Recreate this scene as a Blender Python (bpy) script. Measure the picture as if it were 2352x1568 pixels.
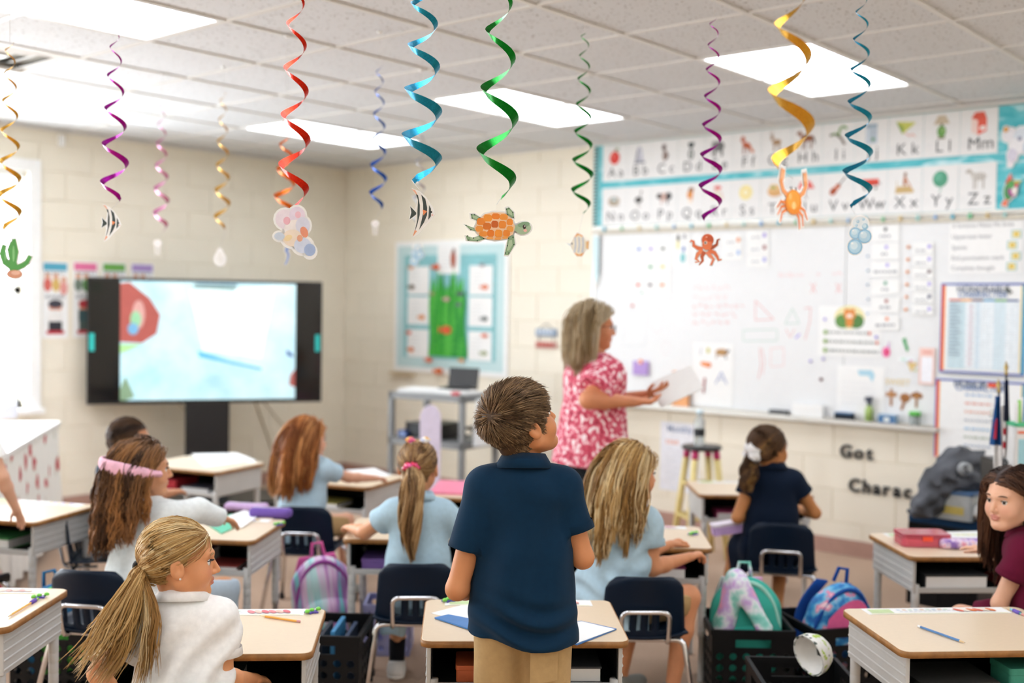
import bpy, bmesh, math, random
import numpy as np
from mathutils import Vector, Matrix

for _o in list(bpy.data.objects):
    bpy.data.objects.remove(_o)
SC = bpy.context.scene
COL = SC.collection
R = math.radians
random.seed(7)

# ------------------------------------------------------------------ camera
CAM_H = 1.53
FPX, YAW, PITCH, ROLL = 2582.8, 0.70643, 0.03135, 0.01535
_cy, _sy, _cp, _sp = math.cos(YAW), math.sin(YAW), math.cos(PITCH), math.sin(PITCH)
FW = Vector((-_sy * _cp, _cy * _cp, -_sp))
_rt = Vector((_cy, _sy, 0)); _up = _rt.cross(FW)
RT = math.cos(ROLL) * _rt + math.sin(ROLL) * _up
UP = -math.sin(ROLL) * _rt + math.cos(ROLL) * _up
CAM = Vector((0, 0, CAM_H))
cam_d = bpy.data.cameras.new('camera')
cam = bpy.data.objects.new('camera', cam_d); COL.objects.link(cam)
cam_d.sensor_width = 36.0
cam_d.lens = FPX / 2352 * 36.0
cam_d.clip_start = 0.05
cam.matrix_world = Matrix(((RT.x, UP.x, -FW.x, 0), (RT.y, UP.y, -FW.y, 0), (RT.z, UP.z, -FW.z, CAM_H), (0, 0, 0, 1)))
cam_d.dof.use_dof = True
cam_d.dof.focus_distance = 3.12
cam_d.dof.aperture_fstop = 1.5
SC.camera = cam

# ------------------------------------------------------------------ world, exposure
world = bpy.data.worlds.new('sky'); SC.world = world
world.use_nodes = True
_bg = world.node_tree.nodes['Background']
_bg.inputs['Color'].default_value = (0.86, 0.93, 1.0, 1)
_bg.inputs['Strength'].default_value = 18.0
SC.view_settings.view_transform = 'Standard'
SC.view_settings.look = 'None'
SC.view_settings.exposure = 0.42
SC.view_settings.gamma = 1.0
SC.view_settings.use_curve_mapping = False
LAMP_STRENGTH = 6.3

def portal(loc, sx, sy, rot):
    l = bpy.data.lights.new('window_portal', 'AREA'); l.shape = 'RECTANGLE'; l.size = sx; l.size_y = sy
    l.cycles.is_portal = True
    o = bpy.data.objects.new('window_portal', l); COL.objects.link(o)
    o.location = loc; o.rotation_euler = rot
    return o

# ------------------------------------------------------------------ pixel helpers (photo frame 2352 x 1568)
def ray(px, py):
    return FW + RT * ((px - 1176) / FPX) + UP * ((784 - py) / FPX)
def P(px, py, depth):                 # point at a distance along the view axis
    return CAM + ray(px, py) * depth
def G(px, py, z=0.0):                 # point on a level plane
    d = ray(px, py); return CAM + d * ((z - CAM_H) / d.z)
WALL_Y, WALL_X, CEIL = 6.72, -7.72, 2.74
def WB(px, py, y=WALL_Y):             # point on the back wall
    d = ray(px, py); return CAM + d * (y / d.y)
def WL(px, py, x=WALL_X):             # point on the left wall
    d = ray(px, py); return CAM + d * (x / d.x)

# ------------------------------------------------------------------ materials
def lin(c):
    if isinstance(c, str):
        c = c.lstrip('#'); c = [int(c[i:i + 2], 16) / 255 for i in (0, 2, 4)]
    return tuple((v / 12.92 if v <= 0.04045 else ((v + 0.055) / 1.055) ** 2.4) for v in c)
_mats = {}
def mat(name, col, rough=0.55, metal=0.0, var=0.06, vscale=25.0, bump=0.0, bscale=120.0, emit=0.0, trans=0.0, spec=0.5,
        sheen=0.0, coat=0.0, sss=0.0, stretch=None, attr=None, alpha=1.0, ramp=None):
    key = name
    if key in _mats: return _mats[key]
    m = bpy.data.materials.new(name); m.use_nodes = True
    nt = m.node_tree; N = nt.nodes; L = nt.links
    b = N['Principled BSDF']
    c = lin(col)
    b.inputs['Base Color'].default_value = (*c, 1)
    b.inputs['Roughness'].default_value = rough
    b.inputs['Metallic'].default_value = metal
    b.inputs['Specular IOR Level'].default_value = spec
    if sheen: b.inputs['Sheen Weight'].default_value = sheen
    if coat: b.inputs['Coat Weight'].default_value = coat; b.inputs['Coat Roughness'].default_value = 0.15
    if trans: b.inputs['Transmission Weight'].default_value = trans
    if alpha < 1: b.inputs['Alpha'].default_value = alpha
    if sss:
        b.inputs['Subsurface Weight'].default_value = sss
        b.inputs['Subsurface Radius'].default_value = (0.012, 0.005, 0.003)
        b.inputs['Subsurface Scale'].default_value = 1.0
    if emit:
        b.inputs['Emission Color'].default_value = (*c, 1); b.inputs['Emission Strength'].default_value = emit
    tc = N.new('ShaderNodeTexCoord')
    vec = tc.outputs['Object']
    if stretch:
        mp = N.new('ShaderNodeMapping'); mp.inputs['Scale'].default_value = stretch
        L.new(vec, mp.inputs['Vector']); vec = mp.outputs['Vector']
    base_out = None
    if attr:
        at = N.new('ShaderNodeAttribute'); at.attribute_name = attr; base_out = at.outputs['Color']
    if var or ramp:
        nz = N.new('ShaderNodeTexNoise'); nz.inputs['Scale'].default_value = vscale; nz.inputs['Detail'].default_value = 3
        L.new(vec, nz.inputs['Vector'])
        if ramp:
            rp = N.new('ShaderNodeValToRGB'); L.new(nz.outputs['Fac'], rp.inputs['Fac'])
            el = rp.color_ramp.elements
            for i, (pos, cc) in enumerate(ramp):
                e = el[i] if i < 2 else el.new(pos)
                e.position = pos; e.color = (*lin(cc), 1)
            base_out = rp.outputs['Color']
        else:
            mr = N.new('ShaderNodeMapRange'); mr.inputs['From Min'].default_value = 0.3; mr.inputs['From Max'].default_value = 0.7
            mr.inputs['To Min'].default_value = 1 - var; mr.inputs['To Max'].default_value = 1 + var
            L.new(nz.outputs['Fac'], mr.inputs['Value'])
            mx = N.new('ShaderNodeVectorMath'); mx.operation = 'SCALE'
            if base_out is not None: L.new(base_out, mx.inputs[0])
            else: mx.inputs[0].default_value = c
            L.new(mr.outputs['Result'], mx.inputs['Scale'])
            base_out = mx.outputs['Vector']
    if base_out is not None:
        L.new(base_out, b.inputs['Base Color'])
        if emit: L.new(base_out, b.inputs['Emission Color'])
    if bump:
        nb = N.new('ShaderNodeTexNoise'); nb.inputs['Scale'].default_value = bscale; nb.inputs['Detail'].default_value = 4
        L.new(vec, nb.inputs['Vector'])
        bp = N.new('ShaderNodeBump'); bp.inputs['Strength'].default_value = bump; bp.inputs['Distance'].default_value = 0.004
        L.new(nb.outputs['Fac'], bp.inputs['Height']); L.new(bp.outputs['Normal'], b.inputs['Normal'])
    _mats[key] = m
    return m
def paint(col, rough=0.6):            # plain printed colour
    k = 'print_' + (col if isinstance(col, str) else '_'.join('%.3f' % v for v in col)).lstrip('#')
    return mat(k, col, rough=rough, var=0.05, vscale=40)

# ------------------------------------------------------------------ mesh building
def fast_mesh(name, V, F, colors=None, smooth=True):
    """V (n,3) array, F (m,k) array of equal-size faces"""
    V = np.asarray(V, dtype=np.float32); F = np.asarray(F, dtype=np.int32)
    me = bpy.data.meshes.new(name)
    k = F.shape[1]
    me.vertices.add(len(V)); me.vertices.foreach_set('co', V.ravel())
    me.loops.add(F.size); me.loops.foreach_set('vertex_index', F.ravel())
    me.polygons.add(len(F)); me.polygons.foreach_set('loop_start', np.arange(0, F.size, k, dtype=np.int32))
    me.polygons.foreach_set('loop_total', np.full(len(F), k, dtype=np.int32))
    if smooth: me.polygons.foreach_set('use_smooth', np.ones(len(F), dtype=bool))
    if colors is not None:
        ca = me.color_attributes.new('Col', 'FLOAT_COLOR', 'POINT')
        c4 = np.ones((len(V), 4), dtype=np.float32); c4[:, :3] = colors
        ca.data.foreach_set('color', c4.ravel())
    me.update(calc_edges=True)
    return me
def link(name, me, mats, parent=None):
    o = bpy.data.objects.new(name, me); COL.objects.link(o)
    for m in (mats if isinstance(mats, (list, tuple)) else [mats]):
        if m is not None: me.materials.append(m)
    if parent is not None: o.parent = parent
    return o
class MB:
    """collects shapes into one mesh"""
    def __init__(s): s.v = []; s.f = []; s.m = []; s.sm = []
    def add(s, vs, fs, mi=0, smooth=False):
        b = len(s.v); s.v += [tuple(x) for x in vs]
        for f in fs: s.f.append([b + i for i in f]); s.m.append(mi); s.sm.append(smooth)
        return s
    def box(s, lo, hi, mi=0, M=None):
        x0, y0, z0 = lo; x1, y1, z1 = hi
        vs = [(x0,y0,z0),(x1,y0,z0),(x1,y1,z0),(x0,y1,z0),(x0,y0,z1),(x1,y0,z1),(x1,y1,z1),(x0,y1,z1)]
        if M is not None: vs = [M @ Vector(v) for v in vs]
        return s.add(vs, [(0,3,2,1),(4,5,6,7),(0,1,5,4),(1,2,6,5),(2,3,7,6),(3,0,4,7)], mi)
    def cbox(s, c, d, mi=0, M=None):
        return s.box([c[i]-d[i]/2 for i in range(3)], [c[i]+d[i]/2 for i in range(3)], mi, M)
    def prism(s, pts, z0, z1, mi=0, M=None, side=None):
        n = len(pts)
        vs = [(x,y,z0) for x,y in pts] + [(x,y,z1) for x,y in pts]
        if M is not None: vs = [M @ Vector(v) for v in vs]
        s.add(vs, [tuple(range(n-1,-1,-1)), tuple(range(n,2*n))], mi)
        b = len(s.v) - 2*n
        for i in range(n):
            j = (i+1) % n
            s.f.append([b+i, b+j, b+n+j, b+n+i]); s.m.append(mi if side is None else side); s.sm.append(False)
        return s
    def tube(s, pts, r, n=8, mi=0, closed=False, caps=True):
        pts = [Vector(p) for p in pts]; m = len(pts)
        rr = r if isinstance(r, (list, tuple)) else [r]*m
        T = []
        for i in range(m):
            a = pts[(i-1) % m] if (closed or i) else pts[0]; b = pts[(i+1) % m] if (closed or i < m-1) else pts[-1]
            d = b - a; T.append(d.normalized() if d.length else Vector((0,0,1)))
        u = T[0].orthogonal().normalized(); vs = []
        for i in range(m):
            u = (u - T[i]*u.dot(T[i]))
            u = u.normalized() if u.length > 1e-6 else T[i].orthogonal().normalized()
            w = T[i].cross(u)
            for k in range(n):
                a = 2*math.pi*k/n; vs.append(pts[i] + (u*math.cos(a) + w*math.sin(a))*rr[i])
        fs = []
        for i in range(m if closed else m-1):
            j = (i+1) % m
            for k in range(n): fs.append((i*n+k, i*n+(k+1)%n, j*n+(k+1)%n, j*n+k))
        s.add(vs, fs, mi, True)
        if caps and not closed:
            b = len(s.v) - m*n
            s.f.append([b+k for k in range(n-1,-1,-1)]); s.m.append(mi); s.sm.append(False)
            s.f.append([b+(m-1)*n+k for k in range(n)]); s.m.append(mi); s.sm.append(False)
        return s
    def lathe(s, prof, n=16, mi=0, M=None, smooth=True):
        vs = [(r*math.cos(2*math.pi*k/n), r*math.sin(2*math.pi*k/n), z) for r, z in prof for k in range(n)]
        if M is not None: vs = [M @ Vector(v) for v in vs]
        fs = [(i*n+k, i*n+(k+1)%n, (i+1)*n+(k+1)%n, (i+1)*n+k) for i in range(len(prof)-1) for k in range(n)]
        return s.add(vs, fs, mi, smooth)
    def grid(s, fn, nu, nv, mi=0, smooth=True):
        vs = [fn(i/nu, j/nv) for i in range(nu+1) for j in range(nv+1)]
        fs = [(i*(nv+1)+j, (i+1)*(nv+1)+j, (i+1)*(nv+1)+j+1, i*(nv+1)+j+1) for i in range(nu) for j in range(nv)]
        return s.add(vs, fs, mi, smooth)
    def build(s, name, mats, parent=None, bevel=0.0, weld=False, seg=2):
        me = bpy.data.meshes.new(name)
        me.from_pydata([tuple(v) for v in s.v], [], s.f)
        me.polygons.foreach_set('material_index', s.m); me.polygons.foreach_set('use_smooth', s.sm)
        if bevel or weld:
            bm = bmesh.new(); bm.from_mesh(me)
            if weld: bmesh.ops.remove_doubles(bm, verts=bm.verts, dist=1e-5)
            if bevel:
                es = [e for e in bm.edges if len(e.link_faces) == 2 and e.calc_face_angle(0) > 0.6]
                bmesh.ops.bevel(bm, geom=es, offset=bevel, segments=seg, affect='EDGES', profile=0.7, clamp_overlap=True)
            bm.to_mesh(me); bm.free()
        me.update()
        return link(name, me, mats, parent)
def rrect(w, d, r, n=4):              # rounded rectangle outline centred at 0
    pts = []
    for cx, cy, a0 in ((w/2-r, d/2-r, 0), (-w/2+r, d/2-r, 90), (-w/2+r, -d/2+r, 180), (w/2-r, -d/2+r, 270)):
        for k in range(n+1):
            a = R(a0 + 90*k/n); pts.append((cx + r*math.cos(a), cy + r*math.sin(a)))
    return pts
def arc_pts(pts, r=0.03, n=4):        # round the corners of a polyline
    pts = [Vector(p) for p in pts]; out = [pts[0]]
    for i in range(1, len(pts)-1):
        a, b, c = pts[i-1], pts[i], pts[i+1]
        d1 = (a-b); d2 = (c-b); rr = min(r, d1.length*0.45, d2.length*0.45)
        p, q = b + d1.normalized()*rr, b + d2.normalized()*rr
        for k in range(n+1):
            t = k/n; out.append(p*(1-t)**2 + b*2*t*(1-t) + q*t*t)
    out.append(pts[-1]); return out
def empty(name, loc=(0,0,0), rz=0.0):
    o = bpy.data.objects.new(name, None); COL.objects.link(o)
    o.location = loc; o.rotation_euler = (0, 0, rz); o.empty_display_size = 0.05
    return o
def tag(o, label=None, cat=None, group=None, kind=None):
    if label: o['label'] = label
    if cat: o['category'] = cat
    if group: o['group'] = group
    if kind: o['kind'] = kind
    return o
def copy_tree(o, parent=None):
    c = o.copy(); COL.objects.link(c); c.parent = parent
    for ch in list(o.children): copy_tree(ch, c)
    return c
def recenter(o):                       # put a mesh object's origin at the base centre of its mesh
    me = o.data; n = len(me.vertices); a = np.empty(n*3, dtype=np.float32); me.vertices.foreach_get('co', a); a = a.reshape(-1,3)
    c = (a.min(0)+a.max(0))/2; c[2] = a[:,2].min()
    a -= c; me.vertices.foreach_set('co', a.ravel()); me.update()
    o.location = Vector(o.location) + Vector([float(x) for x in c])
    return o
def Rz(a): return Matrix.Rotation(a, 4, 'Z')
def T3(x, y, z): return Matrix.Translation((x, y, z))

# ---- flat print: coloured shapes drawn in a plane (x right, y up), each layer a hair in front of the last
class Pic:
    def __init__(s): s.sh = []
    def e(s, cx, cy, rx, ry, col, rot=0, n=14):
        c, q = math.cos(R(rot)), math.sin(R(rot)); pts = []
        for k in range(n):
            a = 2*math.pi*k/n; x, y = rx*math.cos(a), ry*math.sin(a); pts.append((cx + x*c - y*q, cy + x*q + y*c))
        s.sh.append((pts, col)); return s
    def p(s, pts, col): s.sh.append((pts, col)); return s
    def r(s, x0, y0, x1, y1, col): return s.p([(x0,y0),(x1,y0),(x1,y1),(x0,y1)], col)
    def l(s, pts, w, col):
        for a, b in zip(pts[:-1], pts[1:]):
            dx, dy = b[0]-a[0], b[1]-a[1]; L_ = math.hypot(dx, dy) or 1; nx, ny = -dy/L_*w/2, dx/L_*w/2
            s.sh.append(([(a[0]+nx,a[1]+ny),(a[0]-nx,a[1]-ny),(b[0]-nx,b[1]-ny),(b[0]+nx,b[1]+ny)], col))
        return s
    def mesh(s, name, M, sx=1.0, sy=None, parent=None, z=0.0006, dz=0.00015):
        """M maps (x right, y up, z out of the paper)"""
        sy = sy or sx; mb = MB(); cols = []
        for i, (pts, col) in enumerate(s.sh):
            if col not in cols: cols.append(col)
            ar = sum(pts[k][0]*pts[(k+1)%len(pts)][1] - pts[(k+1)%len(pts)][0]*pts[k][1] for k in range(len(pts)))
            if ar < 0: pts = pts[::-1]
            mb.add([M @ Vector((x*sx, y*sy, z + dz*i)) for x, y in pts], [tuple(range(len(pts)))], cols.index(col))
        return mb.build(name, [paint(c) for c in cols], parent)
def text_mesh(txt, size, M, name, m, parent=None, ext=0.0, bold=0.0, align='LEFT', sx=1.0):
    cu = bpy.data.curves.new('txt', 'FONT'); cu.body = txt; cu.size = size; cu.extrude = ext; cu.offset = bold*size
    cu.align_x = align; cu.resolution_u = 3
    ob = bpy.data.objects.new('txt', cu); COL.objects.link(ob)
    bpy.context.view_layer.update()
    me = bpy.data.meshes.new_from_object(ob.evaluated_get(bpy.context.evaluated_depsgraph_get()))
    bpy.data.objects.remove(ob); bpy.data.curves.remove(cu)
    me.name = name
    me.transform(M @ Matrix.Diagonal((sx, 1, 1, 1)))
    me.materials.clear()
    return link(name, me, m, parent)
# frames of the two walls: (x right, y up, z into the room)
def MBACK(x, z, out=0.0): return Matrix(((1,0,0,x),(0,0,-1,WALL_Y-out),(0,1,0,z),(0,0,0,1)))
def MLEFT(y, z, out=0.0): return Matrix(((0,0,1,WALL_X+out),(1,0,0,y),(0,1,0,z),(0,0,0,1)))
# ================================================================== room shell
XR, YF = 1.6, -2.6
m_wall = mat('cream_paint', '#ede5d3', rough=0.5, var=0.015, vscale=3, bump=0.08, bscale=300)
m_mortar = mat('cream_paint_joint', '#e8dfcc', rough=0.6, var=0.03, vscale=5)
m_carpet = mat('tan_carpet', '#bb9d84', rough=0.95, var=0.16, vscale=160, bump=0.5, bscale=400, spec=0.1, sheen=0.2)
m_base = mat('rose_brown_vinyl', '#b08b7d', rough=0.5, var=0.04)
m_white = mat('white_trim', '#f3f3f1', rough=0.45, var=0.02)
m_tbar = mat('white_grid_metal', '#dedbd6', rough=0.4, var=0.02)

fl = MB().box((WALL_X-0.2, YF-0.2, -0.1), (XR+0.2, WALL_Y+0.2, 0)).build('floor', m_carpet); tag(fl, kind='structure')

def tile_material():
    m = bpy.data.materials.new('fissured_ceiling_tile'); m.use_nodes = True
    N = m.node_tree.nodes; L = m.node_tree.links; b = N['Principled BSDF']; b.inputs['Roughness'].default_value = 0.9
    tc = N.new('ShaderNodeTexCoord'); oi = N.new('ShaderNodeObjectInfo')
    ad = N.new('ShaderNodeVectorMath'); ad.operation = 'MULTIPLY_ADD'
    L.new(oi.outputs['Random'], ad.inputs[0]); ad.inputs[1].default_value = (37, 23, 11); L.new(tc.outputs['Object'], ad.inputs[2])
    n1 = N.new('ShaderNodeTexNoise'); n1.inputs['Scale'].default_value = 85; n1.inputs['Detail'].default_value = 2
    mp = N.new('ShaderNodeMapping'); mp.inputs['Scale'].default_value = (1, 0.55, 1)
    L.new(ad.outputs[0], mp.inputs['Vector']); L.new(mp.outputs[0], n1.inputs['Vector'])
    rp = N.new('ShaderNodeValToRGB'); rp.color_ramp.elements[0].position = 0.315; rp.color_ramp.elements[1].position = 0.37
    rp.color_ramp.elements[0].color = (0.30, 0.28, 0.25, 1); rp.color_ramp.elements[1].color = (0.70, 0.71, 0.72, 1)
    L.new(n1.outputs['Fac'], rp.inputs['Fac']); L.new(rp.outputs['Color'], b.inputs['Base Color'])
    bp = N.new('ShaderNodeBump'); bp.inputs['Strength'].default_value = 0.3; bp.inputs['Distance'].default_value = 0.003
    L.new(rp.outputs['Color'], bp.inputs['Height']); L.new(bp.outputs['Normal'], b.inputs['Normal'])
    return m
m_tile = tile_material()
GS, GX0, GY0 = 0.612, -2.295, 3.52
gx = [GX0 + GS*k for k in range(-9, 8)]; gx = [v for v in gx if WALL_X+0.05 < v < XR-0.05]; gxe = [WALL_X] + gx + [XR]
gy = [GY0 + GS*k for k in range(-11, 8)]; gy = [v for v in gy if YF+0.05 < v < WALL_Y-0.05]; gye = [YF] + gy + [WALL_Y]
ce = MB().box((WALL_X-0.2, YF-0.2, CEIL+0.06), (XR+0.2, WALL_Y+0.2, CEIL+0.14)).build('ceiling', mat('plenum', '#b9b6b0')); tag(ce, kind='structure')
LIGHTX = [GX0 - GS + GS*3*k for k in range(-2, 3)]
LIGHTY = [GY0 + GS*2 - GS*5*k for k in range(0, 3)]
light_cells = set()
VENT = (GX0 - 6*GS, GY0 - 2*GS)
def near(a, b): return abs(a-b) < 0.02
tile_me = None
for i in range(len(gxe)-1):
    for j in range(len(gye)-1):
        x0, x1, y0, y1 = gxe[i], gxe[i+1], gye[j], gye[j+1]
        if any(near(x0, lx) for lx in LIGHTX) and any(near(y0, ly) or near(y0, ly+GS) for ly in LIGHTY): continue
        if near(x0, VENT[0]) and near(y0, VENT[1]): continue
        if tile_me is None:
            o = MB().box((-GS/2+0.004, -GS/2+0.004, 0.004), (GS/2-0.004, GS/2-0.004, 0.02)).build('ceiling_tile', m_tile, ce); tile_me = o.data
        else:
            o = bpy.data.objects.new('ceiling_tile', tile_me); COL.objects.link(o); o.parent = ce
        o.location = ((x0+x1)/2, (y0+y1)/2, CEIL); o.scale = ((x1-x0)/GS, (y1-y0)/GS, 1)
bx_me = by_me = None
for x in gx:
    if bx_me is None:
        o = MB().box((-0.012, YF, CEIL-0.0035), (0.012, WALL_Y, CEIL+0.03)).build('grid_bar', m_tbar, ce); bx_me = o.data
    else: o = bpy.data.objects.new('grid_bar', bx_me); COL.objects.link(o); o.parent = ce
    o.location.x = x
for y in gy:
    if by_me is None:
        o = MB().box((WALL_X, -0.012, CEIL-0.003), (XR, 0.012, CEIL+0.03)).build('grid_bar', m_tbar, ce); by_me = o.data
    else: o = bpy.data.objects.new('grid_bar', by_me); COL.objects.link(o); o.parent = ce
    o.location.y = y
tr = MB().box((WALL_X, WALL_Y-0.022, CEIL-0.02), (XR, WALL_Y, CEIL)).build('trim_1', m_tbar); tag(tr, kind='structure')
tr = MB().box((WALL_X, YF, CEIL-0.02), (WALL_X+0.022, WALL_Y-0.022, CEIL)).build('trim_2', m_tbar); tag(tr, kind='structure')

# ---- lay-in light panels
m_lamp = mat('lit_acrylic_panel', '#eff5ff', rough=0.4, var=0, emit=LAMP_STRENGTH)
m_lampframe = mat('light_frame', '#e8e6e2', rough=0.4, var=0.02)
def light_panel(x, y, label):
    w, d = GS-0.024, GS*2-0.024
    o = empty('ceiling_light', (x+GS/2, y+GS, CEIL)); tag(o, label, 'light', 'recessed ceiling light panels')
    f = MB(); t = 0.016
    f.box((-w/2, -d/2, -0.002), (w/2, -d/2+t, 0.05)).box((-w/2, d/2-t, -0.002), (w/2, d/2, 0.05))
    f.box((-w/2, -d/2+t, -0.002), (-w/2+t, d/2-t, 0.05)).box((w/2-t, -d/2+t, -0.002), (w/2, d/2-t, 0.05))
    f.build('frame', m_lampframe, o)
    MB().box((-w/2+t, -d/2+t, 0.004), (w/2-t, d/2-t, 0.012)).build('diffuser', m_lamp, o)
ll = {(2, 0): 'lit ceiling panel nearest the alphabet cards', (1, 0): 'lit ceiling panel above the turtle and the green streamers',
      (0, 0): 'lit ceiling panel nearest the corner above the screen', (1, 1): 'large lit ceiling panel at the top left beside the vent'}
for i, x in enumerate(LIGHTX):
    for j, y in enumerate(LIGHTY):
        light_panel(x, y, ll.get((i, j), 'lit ceiling panel out of view behind or above the viewer'))
# ---- supply vent: square louvred diffuser
vo = empty('ceiling_vent', (VENT[0]+GS/2, VENT[1]+GS/2, CEIL)); tag(vo, 'white square ceiling air vent with stepped louvres at the left', 'vent')
hw = GS/2-0.013
MB().box((-hw, -hw, 0.03), (hw, hw, 0.045)).build('backing', mat('vent_backing_pale', '#cfccc4', rough=0.7), vo)  # pale plate closing the gaps behind the louvres
for k, s in enumerate((hw, hw*0.72, hw*0.46)):
    q = s-0.085; zz = -0.004 + 0.006*k
    mb = MB()
    ring = [(s, zz+0.028), (q, zz)]
    for a in range(4):
        M = Rz(a*math.pi/2)
        mb.add([M @ Vector((-s, -s, zz+0.028)), M @ Vector((s, -s, zz+0.028)), M @ Vector((q, -q, zz)), M @ Vector((-q, -q, zz))], [(0,1,2,3)])
    mb.build('louvre', m_white, vo)
MB().box((-hw*0.2, -hw*0.2, -0.002), (hw*0.2, hw*0.2, 0.004)).build('centre_plate', m_white, vo)

# ---- walls of painted block
WIN = [(2.50, 3.80), (0.25, 1.55), (-2.0, -0.7)]; WZ0, WZ1 = 0.76, 2.42
wb = MB().box((WALL_X-0.2, WALL_Y+0.004, 0), (XR+0.2, WALL_Y+0.2, CEIL+0.06)).build('wall_back', m_mortar); tag(wb, kind='structure')
mb = MB(); xa, xb = WALL_X-0.2, WALL_X-0.004
mb.box((xa, YF-0.2, 0), (xb, WALL_Y+0.004, WZ0)).box((xa, YF-0.2, WZ1), (xb, WALL_Y+0.004, CEIL+0.06))
ys = [YF-0.2] + [v for w in reversed(WIN) for v in w] + [WALL_Y+0.004]
for a, b in zip(ys[::2], ys[1::2]): mb.box((xa, a, WZ0), (xb, b, WZ1))
wl = mb.build('wall_left', m_mortar); tag(wl, kind='structure')
wr = MB().box((XR, YF-0.2, 0), (XR+0.2, WALL_Y, CEIL+0.06)).build('wall_right', m_wall); tag(wr, kind='structure')
wf = MB().box((WALL_X, YF-0.2, 0), (XR, YF, CEIL+0.06)).build('wall_front', m_wall); tag(wf, kind='structure')
BH, BW, JT = 0.2032, 0.4064, 0.004
def block_mesh(back):
    mb = MB(); w, h = BW/2-JT/2, BH/2-JT/2; c = 0.002
    a = [(-w,-h,-0.002),(w,-h,-0.002),(w,h,-0.002),(-w,h,-0.002),(-w+c,-h+c,0.0035),(w-c,-h+c,0.0035),(w-c,h-c,0.0035),(-w+c,h-c,0.0035)]
    M = Matrix(((1,0,0,0),(0,0,-1,0),(0,1,0,0),(0,0,0,1))) if back else Matrix(((0,0,1,0),(1,0,0,0),(0,1,0,0),(0,0,0,1)))
    mb.add([M @ Vector(v) for v in a], [(4,5,6,7),(0,1,5,4),(1,2,6,5),(2,3,7,6),(3,0,4,7)])
    me = bpy.data.meshes.new('block'); me.from_pydata(mb.v, [], mb.f); me.materials.append(m_wall); return me
bme, lme = block_mesh(True), block_mesh(False)
for r in range(14):
    z0, z1 = r*BH, min((r+1)*BH, CEIL)
    off = BW/2 if r % 2 else 0
    k = 0
    while True:                                     # back wall
        x0 = WALL_X - off + k*BW; x1 = x0 + BW; k += 1
        if x0 > -0.4: break
        x0 = max(x0, WALL_X)
        if x0 > -4.85 and z0 > 0.9: continue        # behind the board and the alphabet strip
        o = bpy.data.objects.new('block', bme); COL.objects.link(o); o.parent = wb
        o.location = ((x0+x1)/2, WALL_Y+0.004-0.002, (z0+z1)/2); o.scale = ((x1-x0)/BW, 1, (z1-z0)/BH)
    k = 0
    while True:                                     # left wall
        y1 = WALL_Y + off - k*BW; y0 = y1 - BW; k += 1
        if y1 < 1.6: break
        y1 = min(y1, WALL_Y)
        segs = [(y0, y1)]
        if z1 > WZ0+0.02 and z0 < WZ1-0.02:
            for a, b in WIN:
                ns = []
                for s0, s1 in segs:
                    if s1 <= a or s0 >= b: ns.append((s0, s1)); continue
                    if s0 < a: ns.append((s0, a))
                    if s1 > b: ns.append((b, s1))
                segs = ns
        for s0, s1 in segs:
            if s1-s0 < 0.03: continue
            o = bpy.data.objects.new('block', lme); COL.objects.link(o); o.parent = wl
            o.location = (WALL_X-0.004+0.002, (s0+s1)/2, (z0+z1)/2); o.scale = (1, (s1-s0)/BW, (z1-z0)/BH)
o = MB().box((WALL_X, WALL_Y-0.012, 0), (XR, WALL_Y+0.004, 0.1)).build('baseboard_back', m_base, bevel=0.003); tag(o, kind='structure')
o = MB().box((WALL_X-0.004, YF, 0), (WALL_X+0.012, WALL_Y-0.012, 0.1)).build('baseboard_left', m_base, bevel=0.003); tag(o, kind='structure')

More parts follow.
